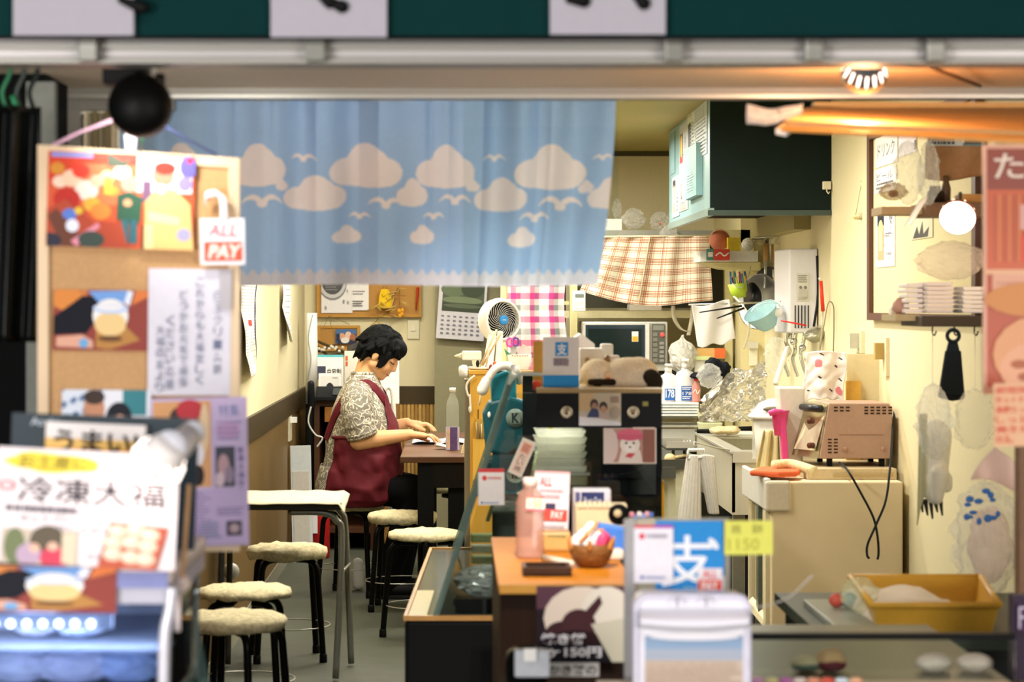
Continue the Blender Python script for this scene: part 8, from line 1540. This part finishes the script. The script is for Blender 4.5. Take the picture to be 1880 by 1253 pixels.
# ================================================================ LEFT FRONT: FREEZER WITH SIGNS
zF = 3.95
t = thing('glass_freezer', 'bright lit glass showcase freezer at the bottom left with rice cake goods', 'freezer', P(150, 1253, zF)); WF = M('#cfd0da', .3, n=.02)
fz = PZ(1040, zF)
MB().box(PX(-200, zF), PX(316, zF), zF, zF + .55, PZ(1078, zF), PZ(1042, zF), M('#d9cdc8', .35, n=.02)).build('top_rail', t, bevel=.010)
MB().box(PX(-200, zF), PX(312, zF), zF + .005, zF + .55, PZ(1110, zF), PZ(1078, zF), M('#b9b9c6', .4)).build('header', t); MB().box(PX(206, zF), PX(308, zF), zF - .004, zF + .004, PZ(1080, zF), PZ(1050, zF), M('#7f86b8', .35)).build('blue_band', t)
MB().box(PX(-200, zF), PX(300, zF), zF + .012, zF + .016, PZ(1340, zF), PZ(1110, zF), glass('#dfe8f4', .05)).build('front_glass', t)
MB().box(PX(-200, zF), PX(300, zF), zF + .5, zF + .55, PZ(1340, zF), PZ(1110, zF), M('#c6cbdc', .4)).build('back_wall', t)
MB().tube(bezier([P(300, 1340, zF), P(302, 1180, zF), P(312, 1120, zF), P(316, 1080, zF)], 6), .010, M('#d3d2da', .25, .2), 10).build('corner_trim', t)
b = MB(); b.grid(lambda u, v: Vector((PX(300, zF) + .006 * u, zF + .02 + u * .45, PZ(1110 + v * 230, zF))), 4, 4, glass('#cfdcd8', .05)); b.build('side_glass', t, solid=.004)
MB().box(PX(-200, zF), PX(300, zF), zF + .03, zF + .5, PZ(1205, zF), PZ(1200, zF), M('#c3cbe0', .2, n=0, trans=.4)).build('shelf', t); MB().box(PX(-200, zF), PX(300, zF), zF + .02, zF + .5, PZ(1350, zF), PZ(1290, zF), M('#cfd3e2', .4)).build('floor_tray', t)
MB().box(PX(-60, zF), PX(200, zF), zF + .03, zF + .05, PZ(1160, zF), PZ(1134, zF), M('#b9c0d6', .4)).build('light_strip', t); ls = bpy.data.objects['light_strip']
for k in range(7): MB().lathe(P(-10 + k * 29.5, 1146, zF + .028), [(.0065, 0), (.006, .003), (0, .004)], M('#f2f6ff', .4, n=0, emit=6), 14, (0, -1, 0)).build('led', ls)
area('freezer_led', (PX(90, zF), zF + .06, PZ(1130, zF)), (radians(20), 0, 0), .5, .03, 1.4, (.88, .92, 1.0))
for k, (x, y, rx, rz, h) in enumerate(((70, 1185, .05, .03, '#e2e0ec'), (150, 1192, .05, .02, '#d3d9ec'), (40, 1270, .06, .03, '#e8e6f0'), (140, 1275, .07, .03, '#dcdae8'), (240, 1270, .06, .03, '#bcc8e4'))):
    b = MB(); c = P(x, y, zF + .2); c.z = (PZ(1200, zF) if k < 2 else PZ(1290, zF)) + rz * 1.05; crumple(b, c, rx, .06, rz, M(h, .35, n=.05), .15, 6, 24, seed=80 + k); tag(b.build('frozen_pack'), ['left frosted pack', 'right frosted pack', 'left pale pack', 'middle pale pack', 'right blue pack'][k] + (' on the upper shelf of the lit freezer' if k < 2 else ' on the floor of the lit freezer'), 'pack', 'packs in the lit freezer')
def f_(p): bowl(p)
p, q = pic_at(-70, 1040, 213, 1124, zF - .006, '#8f3a30', .002); bowl(p); hang(p, q, 'dessert_banner', 'banner photo of a white dessert bowl along the freezer top', 'photo', roll=1)
# dark teal side board
b = MB(); b.hexa([P(300, 1260, 4.53), P(392, 1290, 4.53), P(336, 1000, 4.53), P(308, 1000, 4.53)], [P(300, 1260, 4.57), P(392, 1290, 4.57), P(336, 1000, 4.57), P(308, 1000, 4.57)], M('#3f5650', .4, n=.06)); t = thing('teal_panel', 'dark grey green slanted panel at the right side of the freezer', 'panel', P(345, 1290, 4.53)); b.build('panel', t)
for q in ((344, 1150), (352, 1190)): MB().tube(bezier([P(q[0] - 6, q[1] + 6, 4.52), P(q[0], q[1] + 10, 4.52), P(q[0] + 8, q[1] + 6, 4.52)], 5), .005, M('#a9b3ae', .4), 8).build('white_mark', t)
t = thing('wooden_dowel', 'thin tan stick with a pale ball end standing at the freezer corner', 'stick', P(338, 1060, 4.1)); MB().tube([P(347, 890, 4.1), P(335, 1062, 4.1)], .004, M('#d9ab78', .5), 8).build('rod', t); MB().ell(P(322, 1070, 4.1), .014, .014, .014, M('#dcc3b8', .5, n=.1), 14, None, .2).build('ball', t); MB().ell(P(338, 1072, 4.1), .011, .011, .013, M('#e3cfc4', .5), 14, None, .2).build('ball', t); MB().tube([P(325, 1085, 4.1), P(326, 1160, 4.1)], .006, M('#c9b6ae', .5), 8).build('lower_rod', t)
# umai header board
hY = 4.22
def f_(p):
    p.text('Asahi', .10, .03, .25, .09, '#b9c3cc', .01)
p, q = pic_at(14, 764, 356, 1010, hY, '#26363e', .01); f_(p); p.h += q.z - fz - .004; q.z = fz + .004; hang(p, q, 'header_board', 'dark slate header board with a small white brand mark behind the frozen sweets sign', 'sign', roll=2)
def f_(p): p.rect(0, .45, 1, 1, '#f0c26a').rect(0, .72, 1, 1, '#e89a30').rect(.0, 0, 1, .45, '#efe9e4').rect(0, 0, .015, 1, '#3a3020').rect(.985, 0, 1, 1, '#3a3020').text('うまい!', .10, .20, .92, .86, '#2a241e', .03)
p, q = pic_at(79, 778, 268, 843, hY - .012, '#f0e4d4', .006); f_(p); hang(p, q, 'brush_sign', 'white and yellow panel with thick black brush lettering on the dark header board', 'sign', roll=2.5)
def f_(p):
    p.poly([(.0, 1), (.03, .0), (1, .08), (.92, 1)], '#efe5e6')
    p.ell(.30, .12, .25, .085, '#ead23e', 2, 22, .1).ell(.18, .13, .12, .05, '#ead23e').ell(.46, .12, .10, .06, '#ead23e').text('お土産に', .12, .055, .50, .175, '#8f7f1e', .02)
    p.text('冷凍大福', .12, .245, .93, .47, '#2e2630', .012)
    p.ell(.70, .13, .05, .055, '#e8a49a').ell(.70, .13, .032, .036, '#f0dcd8').ell(.06, .33, .05, .05, '#e8848a').ell(.06, .33, .03, .03, '#f3d3d3')
    p.lines(.06, .50, .46, .55, 1, '#4d4656', .9).text('フライパン・', .20, .50, .52, .555, '#6b6272').text('ホットプレートで', .14, .575, .60, .635, '#6b6272').text('お召し上がり', .28, .655, .64, .71, '#7a7080').text('ます', .52, .88, .60, .94, '#8a8090')
    p.rect(.05, .70, .46, 1.0, '#c9bba8').ell(.12, .85, .06, .16, '#6f7a52').ell(.30, .80, .10, .14, '#5d5240').ell(.20, .92, .07, .10, '#b9a0b8').ell(.34, .94, .08, .10, '#cf3f58').ell(.33, .84, .03, .04, '#e3b8a0').ell(.23, .86, .03, .04, '#e3b8a0').rect(.38, .72, .46, .98, '#d9cbb0')
    p.poly([(.64, .60), (.96, .63), (.90, 1), (.58, 1)], '#b8553c')
    for (u, v) in ((.68, .68), (.78, .66), (.86, .70), (.66, .78), (.76, .77), (.85, .80), (.66, .88), (.76, .90), (.84, .91)): p.ell(u, v, .055, .06, '#eac6ac').ell(u - .01, v - .01, .03, .03, '#f2dcc8')
p, q = pic_at(-14, 828, 320, 1040, zF - .02, '#efe5e6', .004); p.bgless = True; f_(p); hang(p, q, 'frozen_sweets_sign', 'large white sign for frozen rice cakes with a yellow blob and photos', 'sign', tilt=-1, roll=3)
for k in range(6): b = MB(); b.ell(P(38 + k * 22, 830 + k * 1.4, zF - .03), .008, .004, .004, M('#d83a66', .4), 8); 
# clip spot lamp lighting the sign
c = P(284, 858, 3.86); ax = Vector((-.55, .35, -.75)).normalized(); t = thing('sign_spot_lamp', 'white cone spot lamp with bright slots shining on the frozen rice cake sign', 'lamp', c)
MB().lathe(c, [(.038, 0), (.040, -.018), (.030, -.045), (.026, -.05)], M('#e9e2dc', .3, n=0), 26, ax).build('lamp_head', t); MB().tube([c - ax * .045 + Vector((.0, .0, .0)), P(318, 828, 3.9), P(352, 796, 3.96)], [.026, .026, .019], M('#dcdce2', .35, n=.02), 20).build('cone_body', t); MB().ell(P(354, 795, 3.96), .020, .020, .020, M('#dcdce2', .35), 16).build('cone_tip', t)
EMW = M('#fff2e8', .4, n=0, emit=2.2); u = ax.cross(Vector((0, 0, 1))).normalized(); w = u.cross(ax)
for k in range(12):
    a = 2 * pi * k / 12; d = u * cos(a) + w * sin(a); MB().cap(c + d * .041 - ax * .004, .0045, c + d * .038 - ax * .026, .004, EMW, 8).build('light_slot', t)
MB().lathe(c, [(.036, .001), (.02, .008), (0, .009)], EMW, 24, ax).build('bulb_face', t)
spot('lamp_bulb', c + ax * .02, c + ax * .02 + Vector((-.12, .10, -.14)), .55, (1, .88, .80), 150, .03)
